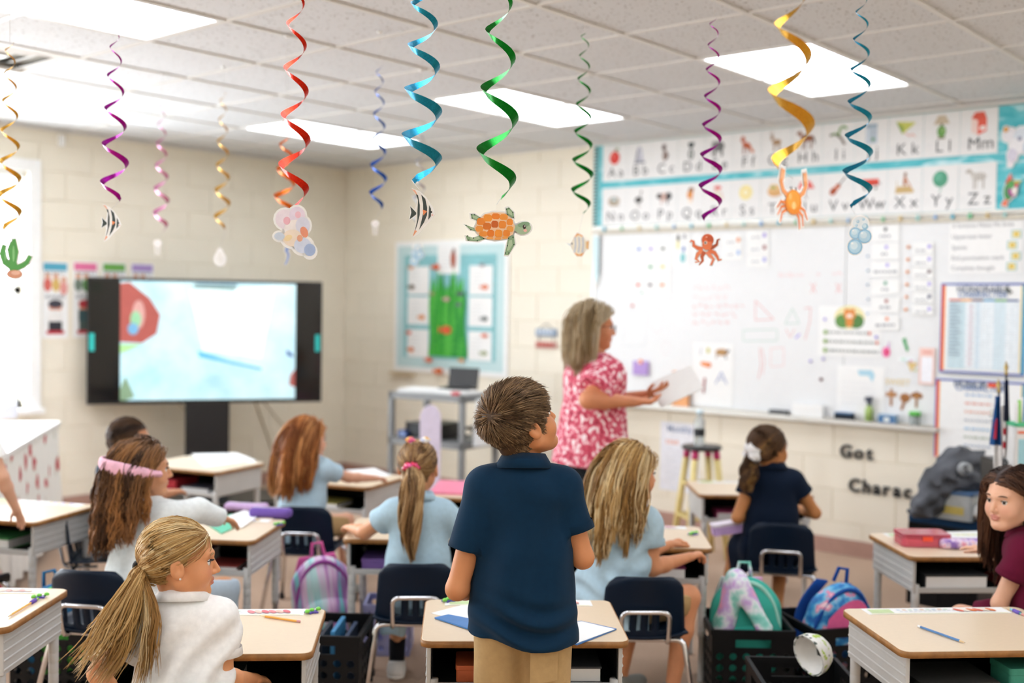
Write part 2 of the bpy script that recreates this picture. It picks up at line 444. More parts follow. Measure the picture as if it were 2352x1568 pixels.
# ---- windows
def pane_material():
    m = bpy.data.materials.new('clear_window_glass'); m.use_nodes = True
    N = m.node_tree.nodes; L = m.node_tree.links
    t = N.new('ShaderNodeBsdfTransparent'); g = N.new('ShaderNodeBsdfGlossy'); g.inputs['Roughness'].default_value = 0.02
    mx = N.new('ShaderNodeMixShader'); mx.inputs[0].default_value = 0.05
    L.new(t.outputs[0], mx.inputs[1]); L.new(g.outputs[0], mx.inputs[2]); L.new(mx.outputs[0], N['Material Output'].inputs['Surface'])
    return m
m_pane = pane_material()
m_blind = mat('white_blind', '#f2f3f3', rough=0.6, var=0.02)
for n, (a, b) in enumerate(WIN):
    wo = empty('window_%d' % (n+1), (WALL_X, (a+b)/2, WZ0)); tag(wo, kind='structure')
    h, w = WZ1-WZ0, (b-a)/2
    f = MB(); c = 0.085
    f.box((-0.004, -w-c, -0.03), (0.025, -w, h+c)).box((-0.004, w, -0.03), (0.025, w+c, h+c)).box((-0.004, -w, h), (0.025, w, h+c))
    f.build('casing', m_white, wo, bevel=0.004)
    f = MB(); c = 0.05
    f.box((-0.14, -w, 0), (-0.10, -w+c, h)).box((-0.14, w-c, 0), (-0.10, w, h)).box((-0.14, -w, h-c), (-0.10, w, h)).box((-0.14, -w, 0), (-0.10, w, c)).box((-0.14, -w, h/2-0.025), (-0.10, w, h/2+0.025))
    f.build('sash', m_white, wo)
    MB().box((-0.123, -w+c, c), (-0.117, w-c, h-c)).build('pane', m_pane, wo)
    MB().box((-0.16, -w-0.1, -0.04), (0.06, w+0.1, 0.0)).build('sill', m_white, wo, bevel=0.005)
    MB().box((-0.095, -w+0.01, h-0.05), (-0.04, w-0.01, h-0.003)).build('blind_rail', m_blind, wo)
    sme = None
    for k in range(15):
        if sme is None:
            o = MB().box((-0.024, -w+0.02, -0.001), (0.024, w-0.02, 0.001)).build('slat', m_blind, wo); sme = o.data
        else: o = bpy.data.objects.new('slat', sme); COL.objects.link(o); o.parent = wo
        o.location = (-0.067, 0, h-0.075-0.027*k); o.rotation_euler = (0, R(-38), 0)
    portal((WALL_X-0.02, (a+b)/2, (WZ0+WZ1)/2), h, b-a, (0, R(-90), 0))
# ================================================================== implicit surfaces (smooth solid modelling)
def v3(*a): return np.array(a if len(a) > 1 else a[0], dtype=np.float64)
def smin(a, b, k):
    if k <= 0: return np.minimum(a, b)
    h = np.clip(0.5 + 0.5*(b-a)/k, 0, 1); return b*(1-h) + a*h - k*h*(1-h)
def smax(a, b, k): return -smin(-a, -b, k)
class Field:
    def __init__(s, lo, hi, h):
        s.h = h; s.lo = v3(lo); n = np.ceil((v3(hi)-s.lo)/h).astype(int)+1
        s.n = n; s.ax = [(s.lo[i] + h*np.arange(n[i])).astype(np.float32) for i in range(3)]
        s.F = np.full(n, 0.5, dtype=np.float32)
    def sub(s, lo, hi):
        a = np.maximum(((v3(lo)-s.lo)/s.h).astype(int), 0); b = np.minimum(((v3(hi)-s.lo)/s.h).astype(int)+2, s.n)
        if (b <= a).any(): return None
        return tuple(slice(a[i], b[i]) for i in range(3))
    def xyz(s, sl):
        return s.ax[0][sl[0]][:,None,None], s.ax[1][sl[1]][None,:,None], s.ax[2][sl[2]][None,None,:]
    def apply(s, fn, lo, hi, k=0.01, op='u'):
        sl = s.sub(lo, hi)
        if sl is None: return
        d = fn(*s.xyz(sl)); F = s.F[sl]
        if op == 'u': s.F[sl] = smin(F, d, k)
        elif op == 's': s.F[sl] = smax(F, -d, k)
        elif op == 'i': s.F[sl] = smax(F, d, k)
    def cap(s, a, b, ra, rb=None, k=0.012, wide=None, ws=1.0, cut=False, cut0=False, op='u'):
        """tapered limb; wide = direction in which the section is ws times wider; cut = flat end"""
        a, b = v3(a), v3(b); rb = ra if rb is None else rb
        m = max(ra, rb)*max(ws, 1) + k + 2*s.h
        ab = b-a; L2 = float(ab@ab) or 1e-9; L = L2**0.5
        def fn(X, Y, Z):
            px, py, pz = X-a[0], Y-a[1], Z-a[2]
            t0 = (px*ab[0]+py*ab[1]+pz*ab[2])/L2; t = np.clip(t0, 0, 1)
            qx, qy, qz = px-t*ab[0], py-t*ab[1], pz-t*ab[2]
            if wide is not None:
                c = (qx*wide[0]+qy*wide[1]+qz*wide[2])*(1-1/ws)
                qx, qy, qz = qx-c*wide[0], qy-c*wide[1], qz-c*wide[2]
            d = np.sqrt(qx*qx+qy*qy+qz*qz) - (ra+(rb-ra)*t)
            if cut: d = np.maximum(d, (t0-1)*L)
            if cut0: d = np.maximum(d, -t0*L)
            return d
        s.apply(fn, np.minimum(a, b)-m, np.maximum(a, b)+m, k, op)
    def ell(s, c, r, k=0.012, Rm=None, op='u'):
        c, r = v3(c), v3(r); m = float(r.max()) + k + 2*s.h
        def fn(X, Y, Z):
            x, y, z = X-c[0], Y-c[1], Z-c[2]
            if Rm is not None:
                x, y, z = (Rm[0,0]*x+Rm[1,0]*y+Rm[2,0]*z), (Rm[0,1]*x+Rm[1,1]*y+Rm[2,1]*z), (Rm[0,2]*x+Rm[1,2]*y+Rm[2,2]*z)
            k0 = np.sqrt((x/r[0])**2+(y/r[1])**2+(z/r[2])**2)+1e-6
            k1 = np.sqrt((x/r[0]**2)**2+(y/r[1]**2)**2+(z/r[2]**2)**2)+1e-6
            return k0*(k0-1)/k1
        s.apply(fn, c-m, c+m, k, op)
    def rbox(s, c, d, r, k=0.01, Rm=None, op='u'):
        c, d = v3(c), v3(d)/2 - r; m = float(np.linalg.norm(d)) + r + k + 2*s.h
        def fn(X, Y, Z):
            x, y, z = X-c[0], Y-c[1], Z-c[2]
            if Rm is not None:
                x, y, z = (Rm[0,0]*x+Rm[1,0]*y+Rm[2,0]*z), (Rm[0,1]*x+Rm[1,1]*y+Rm[2,1]*z), (Rm[0,2]*x+Rm[1,2]*y+Rm[2,2]*z)
            qx, qy, qz = np.abs(x)-d[0], np.abs(y)-d[1], np.abs(z)-d[2]
            o = np.sqrt(np.maximum(qx,0)**2+np.maximum(qy,0)**2+np.maximum(qz,0)**2)
            return o + np.minimum(np.maximum(qx, np.maximum(qy, qz)), 0) - r
        s.apply(fn, c-m, c+m, k, op)
    def plane(s, p, n, k=0.004):          # keep the side the normal points away from
        p, n = v3(p), v3(n)/np.linalg.norm(n); X, Y, Z = s.xyz((slice(None),)*3)
        s.F = smax(s.F, ((X-p[0])*n[0]+(Y-p[1])*n[1]+(Z-p[2])*n[2]).astype(np.float32), k)
    def wobble(s, amp, waves):            # soft cloth unevenness: waves = [(kx,ky,kz,phase)]
        X, Y, Z = s.xyz((slice(None),)*3); w = 0
        for kx, ky, kz, ph in waves: w = w + np.sin(kx*X+ky*Y+kz*Z+ph)
        s.F = (s.F + amp*w/len(waves)).astype(np.float32)
    def nets(s):
        F = s.F; n = s.n; ins = F < 0
        c = np.zeros(n-1, dtype=np.int8)
        for dx in (0,1):
            for dy in (0,1):
                for dz in (0,1): c += ins[dx:n[0]-1+dx, dy:n[1]-1+dy, dz:n[2]-1+dz]
        I = np.argwhere((c > 0) & (c < 8))
        idx = np.full(n-1, -1, dtype=np.int32); idx[I[:,0],I[:,1],I[:,2]] = np.arange(len(I))
        cor = np.array([(dx,dy,dz) for dx in (0,1) for dy in (0,1) for dz in (0,1)])
        val = np.stack([F[I[:,0]+d[0], I[:,1]+d[1], I[:,2]+d[2]] for d in cor], 1)
        acc = np.zeros((len(I),3)); cnt = np.zeros(len(I))
        for a in range(8):
            for b in range(a+1, 8):
                if np.abs(cor[a]-cor[b]).sum() != 1: continue
                va, vb = val[:,a], val[:,b]; m = (va < 0) != (vb < 0)
                t = np.where(m, va/np.where(m, va-vb, 1), 0)[:,None]
                acc += np.where(m[:,None], cor[a]+(cor[b]-cor[a])*t, 0); cnt += m
        V = (acc/cnt[:,None] + I)*s.h + s.lo
        quads = []
        for ax in range(3):
            u, w = (ax+1) % 3, (ax+2) % 3
            sl0 = [slice(None)]*3; sl1 = [slice(None)]*3
            sl0[ax] = slice(0, n[ax]-1); sl1[ax] = slice(1, n[ax])
            A, B = ins[tuple(sl0)], ins[tuple(sl1)]
            E = np.argwhere(A != B)
            E = E[(E[:,u] > 0) & (E[:,w] > 0) & (E[:,u] < n[u]-1) & (E[:,w] < n[w]-1)]
            if not len(E): continue
            flip = A[E[:,0],E[:,1],E[:,2]]
            def g(du, dw):
                q = E.copy(); q[:,u] += du; q[:,w] += dw; return idx[q[:,0],q[:,1],q[:,2]]
            Q = np.stack([g(-1,-1), g(0,-1), g(0,0), g(-1,0)], 1)
            Q[~flip] = Q[~flip][:, ::-1]
            quads.append(Q)
        Q = np.concatenate(quads); Q = Q[(Q >= 0).all(1)]
        # one pass of smoothing takes the grid steps out
        return V, Q
def relax(V, Q, it=1, w=0.5):
    for _ in range(it):
        S = np.zeros_like(V); C = np.zeros(len(V))
        for a, b in ((0,1),(1,2),(2,3),(3,0)):
            np.add.at(S, Q[:,a], V[Q[:,b]]); np.add.at(C, Q[:,a], 1)
            np.add.at(S, Q[:,b], V[Q[:,a]]); np.add.at(C, Q[:,b], 1)
        V = V*(1-w) + w*S/np.maximum(C,1)[:,None]
    return V
def solid(fld, name, m, parent=None, colors=None, it=1):
    V, Q = fld.nets(); V = relax(V, Q, it)
    me = fast_mesh(name, V, Q, colors(V) if callable(colors) else colors)
    return link(name, me, m, parent)
# ================================================================== school desks
m_lam = mat('pale_beige_laminate', '#e2cdb0', rough=0.32, var=0.03, vscale=60, stretch=(1, 6, 1))
m_edge = mat('worn_brown_edge', '#9a6a35', rough=0.5, var=0.25, vscale=30)
m_desk = mat('grey_desk_metal', '#c2c1bd', rough=0.38, var=0.04, vscale=12)
m_bookbox = mat('book_box_painted_shade', '#141517', rough=0.6, var=0.08, spec=0.2)  # near-black colour stands in for the shade inside the open box
m_chrome = mat('chrome', '#d9dadd', rough=0.12, metal=1.0, var=0)
m_foot = mat('dark_glide', '#2c2c2e', rough=0.5)
m_navy = mat('navy_plastic', '#07192c', rough=0.42, var=0.05, vscale=10, bump=0.06, bscale=350, spec=0.22)
DW, DD, DH = 0.61, 0.465, 0.56
def make_desk():
    d = empty('school_desk')
    MB().prism(rrect(DW-0.006, DD-0.006, 0.03), DH-0.017, DH).build('desktop', m_lam, d, bevel=0.0015, seg=1)
    o = rrect(DW, DD, 0.033); i = rrect(DW-0.007, DD-0.007, 0.03); n = len(o); mb = MB()
    for z0, z1 in ((DH-0.02, DH-0.0015),):
        vs = [(x,y,z0) for x,y in o]+[(x,y,z1) for x,y in o]+[(x,y,z1) for x,y in i]+[(x,y,z0) for x,y in i]
        fs = [(a+k*n, a+(k+1)%4*n*0+ (k+1)%4*n, ((a+1)%n)+(k+1)%4*n, ((a+1)%n)+k*n) for a in range(n) for k in range(4)]
        mb.add(vs, [f[::-1] for f in fs], 0, True)
    mb.build('edge_band', m_edge, d)
    zt, zb = DH-0.02, DH-0.15
    for s in (-1, 1):                                  # ribbed side panels
        mb = MB(); x = s*0.280
        mb.box((x-0.006, -0.215, zb), (x+0.006, 0.205, zt))
        for k in range(4):
            zz = zt-0.03-0.028*k
            mb.box((x+s*0.006-0.003, -0.213, zz-0.004), (x+s*0.006+0.003, 0.203, zz+0.004))
        mb.build('side_panel', m_desk, d, bevel=0.002, seg=1)
    mb = MB()                                          # book box floor, back, inner sides, in the painted-shade colour
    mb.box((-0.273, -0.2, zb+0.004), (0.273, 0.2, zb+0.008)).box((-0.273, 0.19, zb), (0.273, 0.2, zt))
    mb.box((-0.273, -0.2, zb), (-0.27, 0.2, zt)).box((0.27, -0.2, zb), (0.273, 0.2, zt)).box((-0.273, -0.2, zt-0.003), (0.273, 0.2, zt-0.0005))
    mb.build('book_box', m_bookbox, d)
    MB().box((-0.273, -0.212, zb-0.002), (0.273, -0.2, zb+0.02)).build('front_rail', m_desk, d, bevel=0.002, seg=1)
    for sx in (-1, 1):
        for sy in (-1, 1):
            x, y = sx*0.268, (-0.197 if sy < 0 else 0.187)
            mb = MB()
            prof = [(0.0,0.0),(0.014,0.0),(0.014,0.012),(0.0125,0.014),(0.0125,0.19)]
            z = 0.19
            for k in range(5): prof += [(0.0165, z), (0.0165, z+0.028), (0.0155, z+0.030)]; z += 0.034
            prof += [(0.0165, z), (0.0165, zb+0.03), (0.0, zb+0.03)]
            mb.lathe(prof, 10, 0, T3(x, y, 0)); mb.build('leg', m_desk, d)
    return d
def make_chair():
    c = empty('student_chair'); SH = 0.325
    def back(u, v):
        x = (2*u-1); w = 0.158-0.018*v
        if v > 0.82: w -= 0.035*((v-0.82)/0.18)**2.2
        if v < 0.1: w -= 0.02*((0.1-v)/0.1)**2
        z = SH-0.02+0.245*v - 0.012*abs(x)**4*(v > 0.8)
        y = -0.155-0.055*v + 0.05*abs(x)**2*(0.5+0.5*v)
        return (x*w, y, z)
    mb = MB(); nu, nv = 22, 14
    vs = [back(i/nu, j/nv) for i in range(nu+1) for j in range(nv+1)]; fs = []
    for i in range(nu):
        for j in range(nv):
            if 2 <= j <= 5 and i in (5, 6, 9, 12, 15, 16): continue     # ventilation slots
            a = i*(nv+1)+j; fs.append((a, a+1, a+nv+2, a+nv+1))
    mb.add(vs, fs, 0, True); b = mb.build('backrest', m_navy, c)
    md = b.modifiers.new('thick', 'SOLIDIFY'); md.thickness = 0.007; md.offset = 0
    def seat(u, v):
        x = 2*u-1; w = 0.165 - 0.015*v
        y = -0.165+0.345*v; z = SH - 0.012*(1-x*x)*(1-0.4*v) + 0.01*abs(x)**3
        if v > 0.8: z -= 0.05*((v-0.8)/0.2)**2
        if v < 0.15: z -= 0.0
        if v > 0.85: w -= 0.02*((v-0.85)/0.15)**2
        return (x*w, y, z)
    mb = MB().grid(seat, 14, 14); s = mb.build('seat', m_navy, c)
    md = s.modifiers.new('thick', 'SOLIDIFY'); md.thickness = 0.007; md.offset = 0
    r = 0.0105
    MB().tube(arc_pts([(-0.088,-0.03,SH-0.028),(-0.088,-0.178,SH-0.028),(-0.088,-0.204,SH+0.095),(0.088,-0.204,SH+0.095),(0.088,-0.178,SH-0.028),(0.088,-0.03,SH-0.028)], 0.03), r*0.9, 8).build('back_brace', m_chrome, c)
    for nm, y0, y1 in (('rear_leg_frame', -0.13, -0.215), ('front_leg_frame', 0.10, 0.175)):
        MB().tube(arc_pts([(-0.19,y1,0.012),(-0.155,y0,SH-0.026),(0.155,y0,SH-0.026),(0.19,y1,0.012)], 0.035, 5), r, 8).build(nm, m_chrome, c)
        for sx in (-1, 1):
            MB().lathe([(0,0),(0.014,0),(0.0145,0.02),(0.011,0.034),(0,0.034)], 10, 0, T3(sx*0.1905, y1, 0)).build('foot_cap', m_foot, c)
    return c
proto_desk, proto_chair = make_desk(), make_chair()
_du, _cu = [0], [0]
def desk(loc, phi, label):
    o = proto_desk if not _du[0] else copy_tree(proto_desk); _du[0] = 1
    o.location = (loc[0], loc[1], 0); o.rotation_euler = (0, 0, R(phi-90))
    tag(o, label, 'desk', 'school desks set in curved rows'); return o
def chair(loc, phi, label, tilt=0):
    o = proto_chair if not _cu[0] else copy_tree(proto_chair); _cu[0] = 1
    o.location = (loc[0], loc[1], 0); o.rotation_euler = (0, 0, R(phi-90))
    tag(o, label, 'chair', 'navy student chairs'); return o
def dirv(phi): return Vector((math.cos(R(phi)), math.sin(R(phi)), 0))
def desk_at(corner, px, py, phi, label):
    """corner: which top corner of the desk shows at that pixel: near/far + left/right"""
    g = G(px, py, DH); f = dirv(phi); r = dirv(phi-90)
    c = g + r*((DW/2) if corner[1] == 'L' else -DW/2) + f*((DD/2) if corner[0] == 'N' else -DD/2)
    desk(c, phi, label); return Vector((c.x, c.y, 0)), f, r
DK = {}
for key, corner, px, py, phi, label in (
    ('boy', 'NL', 965, 1472, 133, 'desk in front of the standing boy, with a blue folder on it'),
    ('white', 'NR', 717, 1500, 135, 'desk of the girl in the white polo, with an orange pencil on it'),
    ('leftfront', 'NR', 16, 1442, 130, 'desk cut off by the lower left edge, with a yellow pencil on it'),
    ('leftmid', 'NR', 79, 1200, 116, 'desk at the left edge under the bare arm, before the flowered table'),
    ('pink', 'NR', 582, 1242, 125, 'desk of the girl with the pink headband, with a purple pouch on it'),
    ('navyleft', 'NR', 498, 1084, 106, 'desk standing right under the screen stand, red box inside'),
    ('red', 'NR', 846, 1119, 109, 'desk of the red-haired girl, by the corner of the room'),
    ('pony', 'NL', 786, 1237, 131, 'desk of the girl with the ponytail and light blue dress'),
    ('blonde', 'NR', 1639, 1260, 128, 'desk of the girl with loose blonde hair and light blue polo'),
    ('navyright', 'NL', 1606, 1135, 131, 'desk by the yellow stool, left of the girl in the navy dress'),
    ('maroon', 'NL', 2092, 1278, 134, 'desk of the girl in maroon, with a pink see-through pencil box'),
    ('rightfront', 'NL', 2074, 1497, 136, 'empty-seated desk at the lower right with a blue pencil on it')):
    DK[key] = desk_at(corner, px, py, phi, label)
# the desk beyond the ponytail girl that carries the pink folder
DK['folder'] = desk_at('NL', 985, 1140, 120, 'desk with a bright pink folder, half hidden between ponytail girl and boy')
# ================================================================== people
def skin_mat(name, col): return mat(name, col, rough=0.5, var=0.03, vscale=30, attr='Col', sss=0.12, spec=0.35)
m_skin = skin_mat('skin', '#dba888')
m_hair = mat('hair', '#806040', rough=0.48, var=0.0, attr='Col', spec=0.28)
m_eyew = mat('eye_white', '#ece7e1', rough=0.2, var=0); m_iris = mat('eye_iris', '#3a2a20', rough=0.15, var=0)
CAMAZ = 90 + math.degrees(YAW)

def _e(x, y, z, c, r):
    x, y, z = (x-c[0]), (y-c[1]), (z-c[2])
    k0 = np.sqrt((x/r[0])**2+(y/r[1])**2+(z/r[2])**2)+1e-6; k1 = np.sqrt((x/r[0]**2)**2+(y/r[1]**2)**2+(z/r[2]**2)**2)+1e-6
    return k0*(k0-1)/k1
def _c(x, y, z, a, b, ra, rb):
    ab = (b[0]-a[0], b[1]-a[1], b[2]-a[2]); L2 = ab[0]**2+ab[1]**2+ab[2]**2
    px, py, pz = x-a[0], y-a[1], z-a[2]; t = np.clip((px*ab[0]+py*ab[1]+pz*ab[2])/L2, 0, 1)
    return np.sqrt((px-t*ab[0])**2+(py-t*ab[1])**2+(pz-t*ab[2])**2)-(ra+(rb-ra)*t)
def head_sdf(x, y, z, adult=False, face=True):
    """head in its own frame: face +y, up +z, ear line through the origin; crown at .113, chin at -.105"""
    d = _e(x, y, z, (0,-0.012,0.03), (0.074,0.093,0.083))
    d = smin(d, _e(x, y, z, (0,0.028,-0.03), (0.057,0.058,0.072)), 0.03)
    ax = np.abs(x)
    d = smin(d, _e(ax, y, z, (0.033,0.05,-0.034), (0.03,0.03,0.032)), 0.02)
    d = smin(d, _c(ax, y, z, (0.05,0.0,-0.05), (0.012,0.058,-0.086), 0.02, 0.021), 0.02)
    d = smin(d, _e(x, y, z, (0,0.07,-0.086), (0.02,0.017,0.016)), 0.015)
    if face:
        d = smin(d, _c(ax, y, z, (0.0,0.083,0.02), (0.038,0.067,0.022), 0.010, 0.009), 0.012)
        d = smax(d, -_e(ax, y, z, (0.030,0.094,0.0), (0.017,0.016,0.011)), 0.012)
        d = smin(d, _c(x, y, z, (0,0.084,0.006), (0,0.102,-0.028), 0.006, 0.0088), 0.008)
        d = smin(d, _e(ax, y, z, (0.009,0.091,-0.032), (0.0075,0.009,0.0068)), 0.005)
        d = smin(d, _e(x, y, z, (0,0.085,-0.051), (0.021,0.0105,0.0055)), 0.005)
        d = smin(d, _e(x, y, z, (0,0.0835,-0.0615), (0.018,0.0105,0.0065)), 0.004)
        d = smax(d, -_e(x, y, z, (0,0.1,-0.0562), (0.022,0.009,0.0018)), 0.003)
    # ears
    ear = _e(ax, y*0.95+z*0.25, z*0.95-y*0.25, (0.079,-0.010,-0.006), (0.0085,0.019,0.029))
    ear = smax(ear, -_e(ax, y*0.95+z*0.25, z*0.95-y*0.25, (0.089,-0.006,-0.004), (0.0095,0.0115,0.019)), 0.004)
    d = smin(d, ear, 0.008)
    return d
def skin_colors(base, headC, headR, hs):
    base = np.array(lin(base)); lip = np.array(lin('#c0706a')); blush = np.array(lin('#d98a74'))
    def f(V):
        q = (V-headC)@headR/hs; C = np.tile(base, (len(V),1))
        l = np.clip(1.25-np.sqrt((q[:,0]/0.021)**2+((q[:,1]-0.092)/0.016)**2+((q[:,2]+0.056)/0.0105)**2), 0, 1)[:,None]
        l = np.clip(l*3, 0, 1)*0.75
        C = C*(1-l)+lip*l
        for sx in (-1,1):
            b = np.exp(-(((q[:,0]-sx*0.038)/0.02)**2+((q[:,1]-0.075)/0.025)**2+((q[:,2]+0.028)/0.018)**2))[:,None]*0.4
            C = C*(1-b)+blush*b
        return C
    return f
def unit(v): v = v3(v); return v/(np.linalg.norm(v) or 1)
def rot3(yaw, pitch, roll=0):
    return np.array(Matrix.Rotation(R(yaw),3,'Z') @ Matrix.Rotation(R(pitch),3,'X') @ Matrix.Rotation(R(roll),3,'Y'))
def hand(F, wrist, d, n, s, side, curl=25, spread=1.0):
    """palm along d, palm faces n, thumb on the side given by side (+1/-1 along d x n)"""
    d, n = unit(d), unit(n); n = unit(n-d*(n@d)); lat = np.cross(d, n)*side
    w = v3(wrist); k = 0.006
    F.cap(w-d*0.005, w+d*0.05*s, 0.0125*s, 0.0125*s, k=0.01, wide=lat, ws=1.9)
    for i, (o, L) in enumerate(((0.026,0.053),(0.0095,0.06),(-0.0075,0.056),(-0.0235,0.043))):
        b = w + d*(0.05-0.004*abs(i-1))*s + lat*o*s*0.82
        c1, c2 = R(curl*0.6), R(curl*1.6); fan = lat*o*2.2*spread
        d1 = unit(d*math.cos(c1)+n*math.sin(c1)+fan); d2 = unit(d*math.cos(c2)+n*math.sin(c2)+fan*0.7)
        m = b + d1*L*0.52*s; e = m + d2*L*0.5*s
        F.cap(b, m, 0.0074*s, 0.0068*s, k=0.002); F.cap(m, e, 0.0068*s, 0.0056*s, k=0.002)
    b = w + d*0.014*s + lat*0.02*s
    m = b + unit(d*0.75+lat*0.75+n*0.25)*0.032*s; e = m + unit(d*0.95+lat*0.25+n*0.35)*0.027*s
    F.cap(b, m, 0.0098*s, 0.0082*s, k=0.006); F.cap(m, e, 0.008*s, 0.0062*s, k=0.002)

# ------------------------------------------------------------------ hair
def strands_mesh(S, rad, cols, sides=3, tip=None):
    n, m, _ = S.shape
    T = np.empty_like(S); T[:,1:-1] = S[:,2:]-S[:,:-2]; T[:,0] = S[:,1]-S[:,0]; T[:,-1] = S[:,-1]-S[:,-2]
    T /= np.linalg.norm(T, axis=2, keepdims=True)+1e-9
    ref = np.array([0.31,0.77,0.55]); U = np.cross(T, ref); U /= np.linalg.norm(U, axis=2, keepdims=True)+1e-9; W = np.cross(T, U)
    if rad.ndim == 1: rad = np.tile(rad, (n,1))
    V = np.stack([S + (U*math.cos(2*math.pi*k/sides)+W*math.sin(2*math.pi*k/sides))*rad[:,:,None] for k in range(sides)], 2)   # n,m,sides,3
    base = (np.arange(n)*m*sides)[:,None,None] + (np.arange(m-1)*sides)[None,:,None]
    k = np.arange(sides)[None,None,:]; k2 = (k+1) % sides
    Q = np.stack(np.broadcast_arrays(base+k, base+k2, base+sides+k2, base+sides+k), -1).reshape(-1,4)
    C = np.repeat(cols, m*sides, axis=0)
    if tip is not None:
        g_ = np.tile(np.repeat(np.linspace(0,1,m)**1.5, sides), n)[:,None]; C = C*(1+g_*(np.array(tip)-1))
    return V.reshape(-1,3), Q, C
def scalp(n, rng, line, lim=None):
    """roots on the head (own frame) above the hairline function line(x,y)->z"""
    out = []
    while sum(len(o) for o in out) < n:
        d = rng.normal(size=(n*3,3)); d /= np.linalg.norm(d, axis=1, keepdims=True)
        c = np.array([0,-0.008,0.015]); lo, hi = np.zeros(len(d)), np.full(len(d), 0.2)
        for _ in range(14):
            mid = (lo+hi)/2; p = c+d*mid[:,None]; ins = (_e(p[:,0],p[:,1],p[:,2],(0,-0.012,0.03),(0.074,0.093,0.083)) < 0) | (_c(p[:,0],p[:,1],p[:,2],(0,-0.035,-0.02),(0,-0.04,-0.12),0.05,0.045) < 0)
            lo = np.where(ins, mid, lo); hi = np.where(ins, hi, mid)
        p = c+d*lo[:,None]
        out.append(p[p[:,2] > line(p[:,0], p[:,1])])
    return np.concatenate(out)[:n]
def line_girl(x, y): # hairline height over the head
    return np.where(y > 0.045, 0.062, np.where(y > 0.012, 0.0+1.9*(y-0.012), np.where(y > -0.03, 0.004, -0.055)))
def line_boy(x, y):
    return np.where(y > 0.05, 0.06, np.where(y > 0.028, -0.005+2.8*(y-0.028), np.where(y > -0.018, np.where(y > 0.008, -0.026, 0.022), -0.06)))
def push_head(P_, off):
    c = np.array([0,-0.012,0.03]); r = np.array([0.074,0.093,0.083])+off[:,None]
    q = P_-c; k = np.linalg.norm(q/r, axis=1)
    ins = k < 1; P_ = np.where(ins[:,None], c+q/np.maximum(k,1e-3)[:,None], P_)
    # face, jaw and neck as upright capsules
    for a, b, rr in (((0,0.024,0.02),(0,0.028,-0.075),0.058),((0,-0.03,-0.03),(0,-0.04,-0.14),0.044)):
        a, b = np.array(a), np.array(b); ab = b-a; t = np.clip(((P_-a)@ab)/(ab@ab),0,1); c2 = a+t[:,None]*ab; q = P_-c2
        L = np.linalg.norm(q, axis=1)+1e-6; rad = rr+off*0.6; ins = L < rad
        P_ = np.where(ins[:,None], c2+q/L[:,None]*rad[:,None], P_)
    return P_
def push_caps(P_, caps, off):
    for a, b, rr in caps:
        ab = b-a; t = np.clip(((P_-a)@ab)/(ab@ab),0,1); c2 = a+t[:,None]*ab; q = P_-c2
        L = np.linalg.norm(q, axis=1)+1e-6; rad = rr+off; ins = L < rad
        P_ = np.where(ins[:,None], c2+q/L[:,None]*rad[:,None], P_)
    return P_
def clump(S, rng, K, w):
    n = len(S); g = rng.choice(n, K, replace=False)
    d = ((S[:,0][:,None]-S[g,0][None])**2).sum(2); near_ = g[d.argmin(1)]
    t = np.linspace(0,1,S.shape[1])[None,:,None]**0.8
    return S*(1-w*t) + (S[near_]+ (S[:,:1]-S[near_,:1])*0.35)*(w*t), near_
def tones(rng, near_, cols, jit=0.16):
    cols = np.array([lin(c) for c in cols]); n = len(near_)
    h = (np.sin(near_*12.9898)*43758.5453) % 1
    k = np.clip((h*0.75+rng.random(n)*0.25)*len(cols), 0, len(cols)-1).astype(int)
    return cols[k]*(1+jit*(rng.random((n,1))*2-1))
def hair_long(rng, n, length, g, cols, caps=(), wave=0.004, wl=0.05, back=0.5, m=15, rad=0.0016, parting=0.0, K=60, cw=0.6, puff=0.012, side_w=0.9, tip=None):
    p = scalp(n, rng, line_girl); S = np.empty((n,m,3)); S[:,0] = p
    side = np.where(p[:,0] > parting, 1.0, -1.0); lay = rng.random(n)*puff+0.004
    comb = np.stack([side*side_w, np.full(n,-back), np.full(n,-0.15)], 1)
    c = np.array([0,-0.012,0.03]); nrm = (p-c)/np.array([0.074,0.093,0.083])**2; nrm /= np.linalg.norm(nrm,axis=1,keepdims=True)
    v = comb - nrm*(comb*nrm).sum(1,keepdims=True) + nrm*0.25; v /= np.linalg.norm(v,axis=1,keepdims=True)+1e-9
    L = length*(0.82+0.22*rng.random(n)); st = L/(m-1); ph = rng.random(n)*6.28
    for j in range(1, m):
        f = max(0, 1-j/(m*0.5))
        v = v*0.62 + g*(0.30+0.25*j/m) + comb*0.22*f; v /= np.linalg.norm(v,axis=1,keepdims=True)+1e-9
        q = S[:,j-1]+v*st[:,None]
        q = push_head(q, lay); q = push_caps(q, caps, lay*0.7)
        lim_ = 0.012 + np.clip(q[:,2]-0.015, 0, 1)*1.35
        q[:,1] = np.where(q[:,1] > lim_, lim_, q[:,1])
        S[:,j] = q; v = q-S[:,j-1]; v /= np.linalg.norm(v,axis=1,keepdims=True)+1e-9
    S, nr = clump(S, rng, K, cw)
    t = np.arange(m)/(m-1); a = np.cumsum(np.linalg.norm(np.diff(S,axis=1,prepend=S[:,:1]),axis=2),1)
    pha = (np.sin(nr*3.7)*5)[:,None]+0.35*ph[:,None]
    S[:,:,0] += wave*np.sin(a/wl*6.28+pha)*t; S[:,:,1] += wave*np.cos(a/wl*6.28+pha*1.3)*t
    r_ = rad*np.concatenate([np.linspace(1.0,1.15,m-3), [1.0,0.75,0.3]])
    return strands_mesh(S, r_, tones(rng, nr, cols), tip=tip)
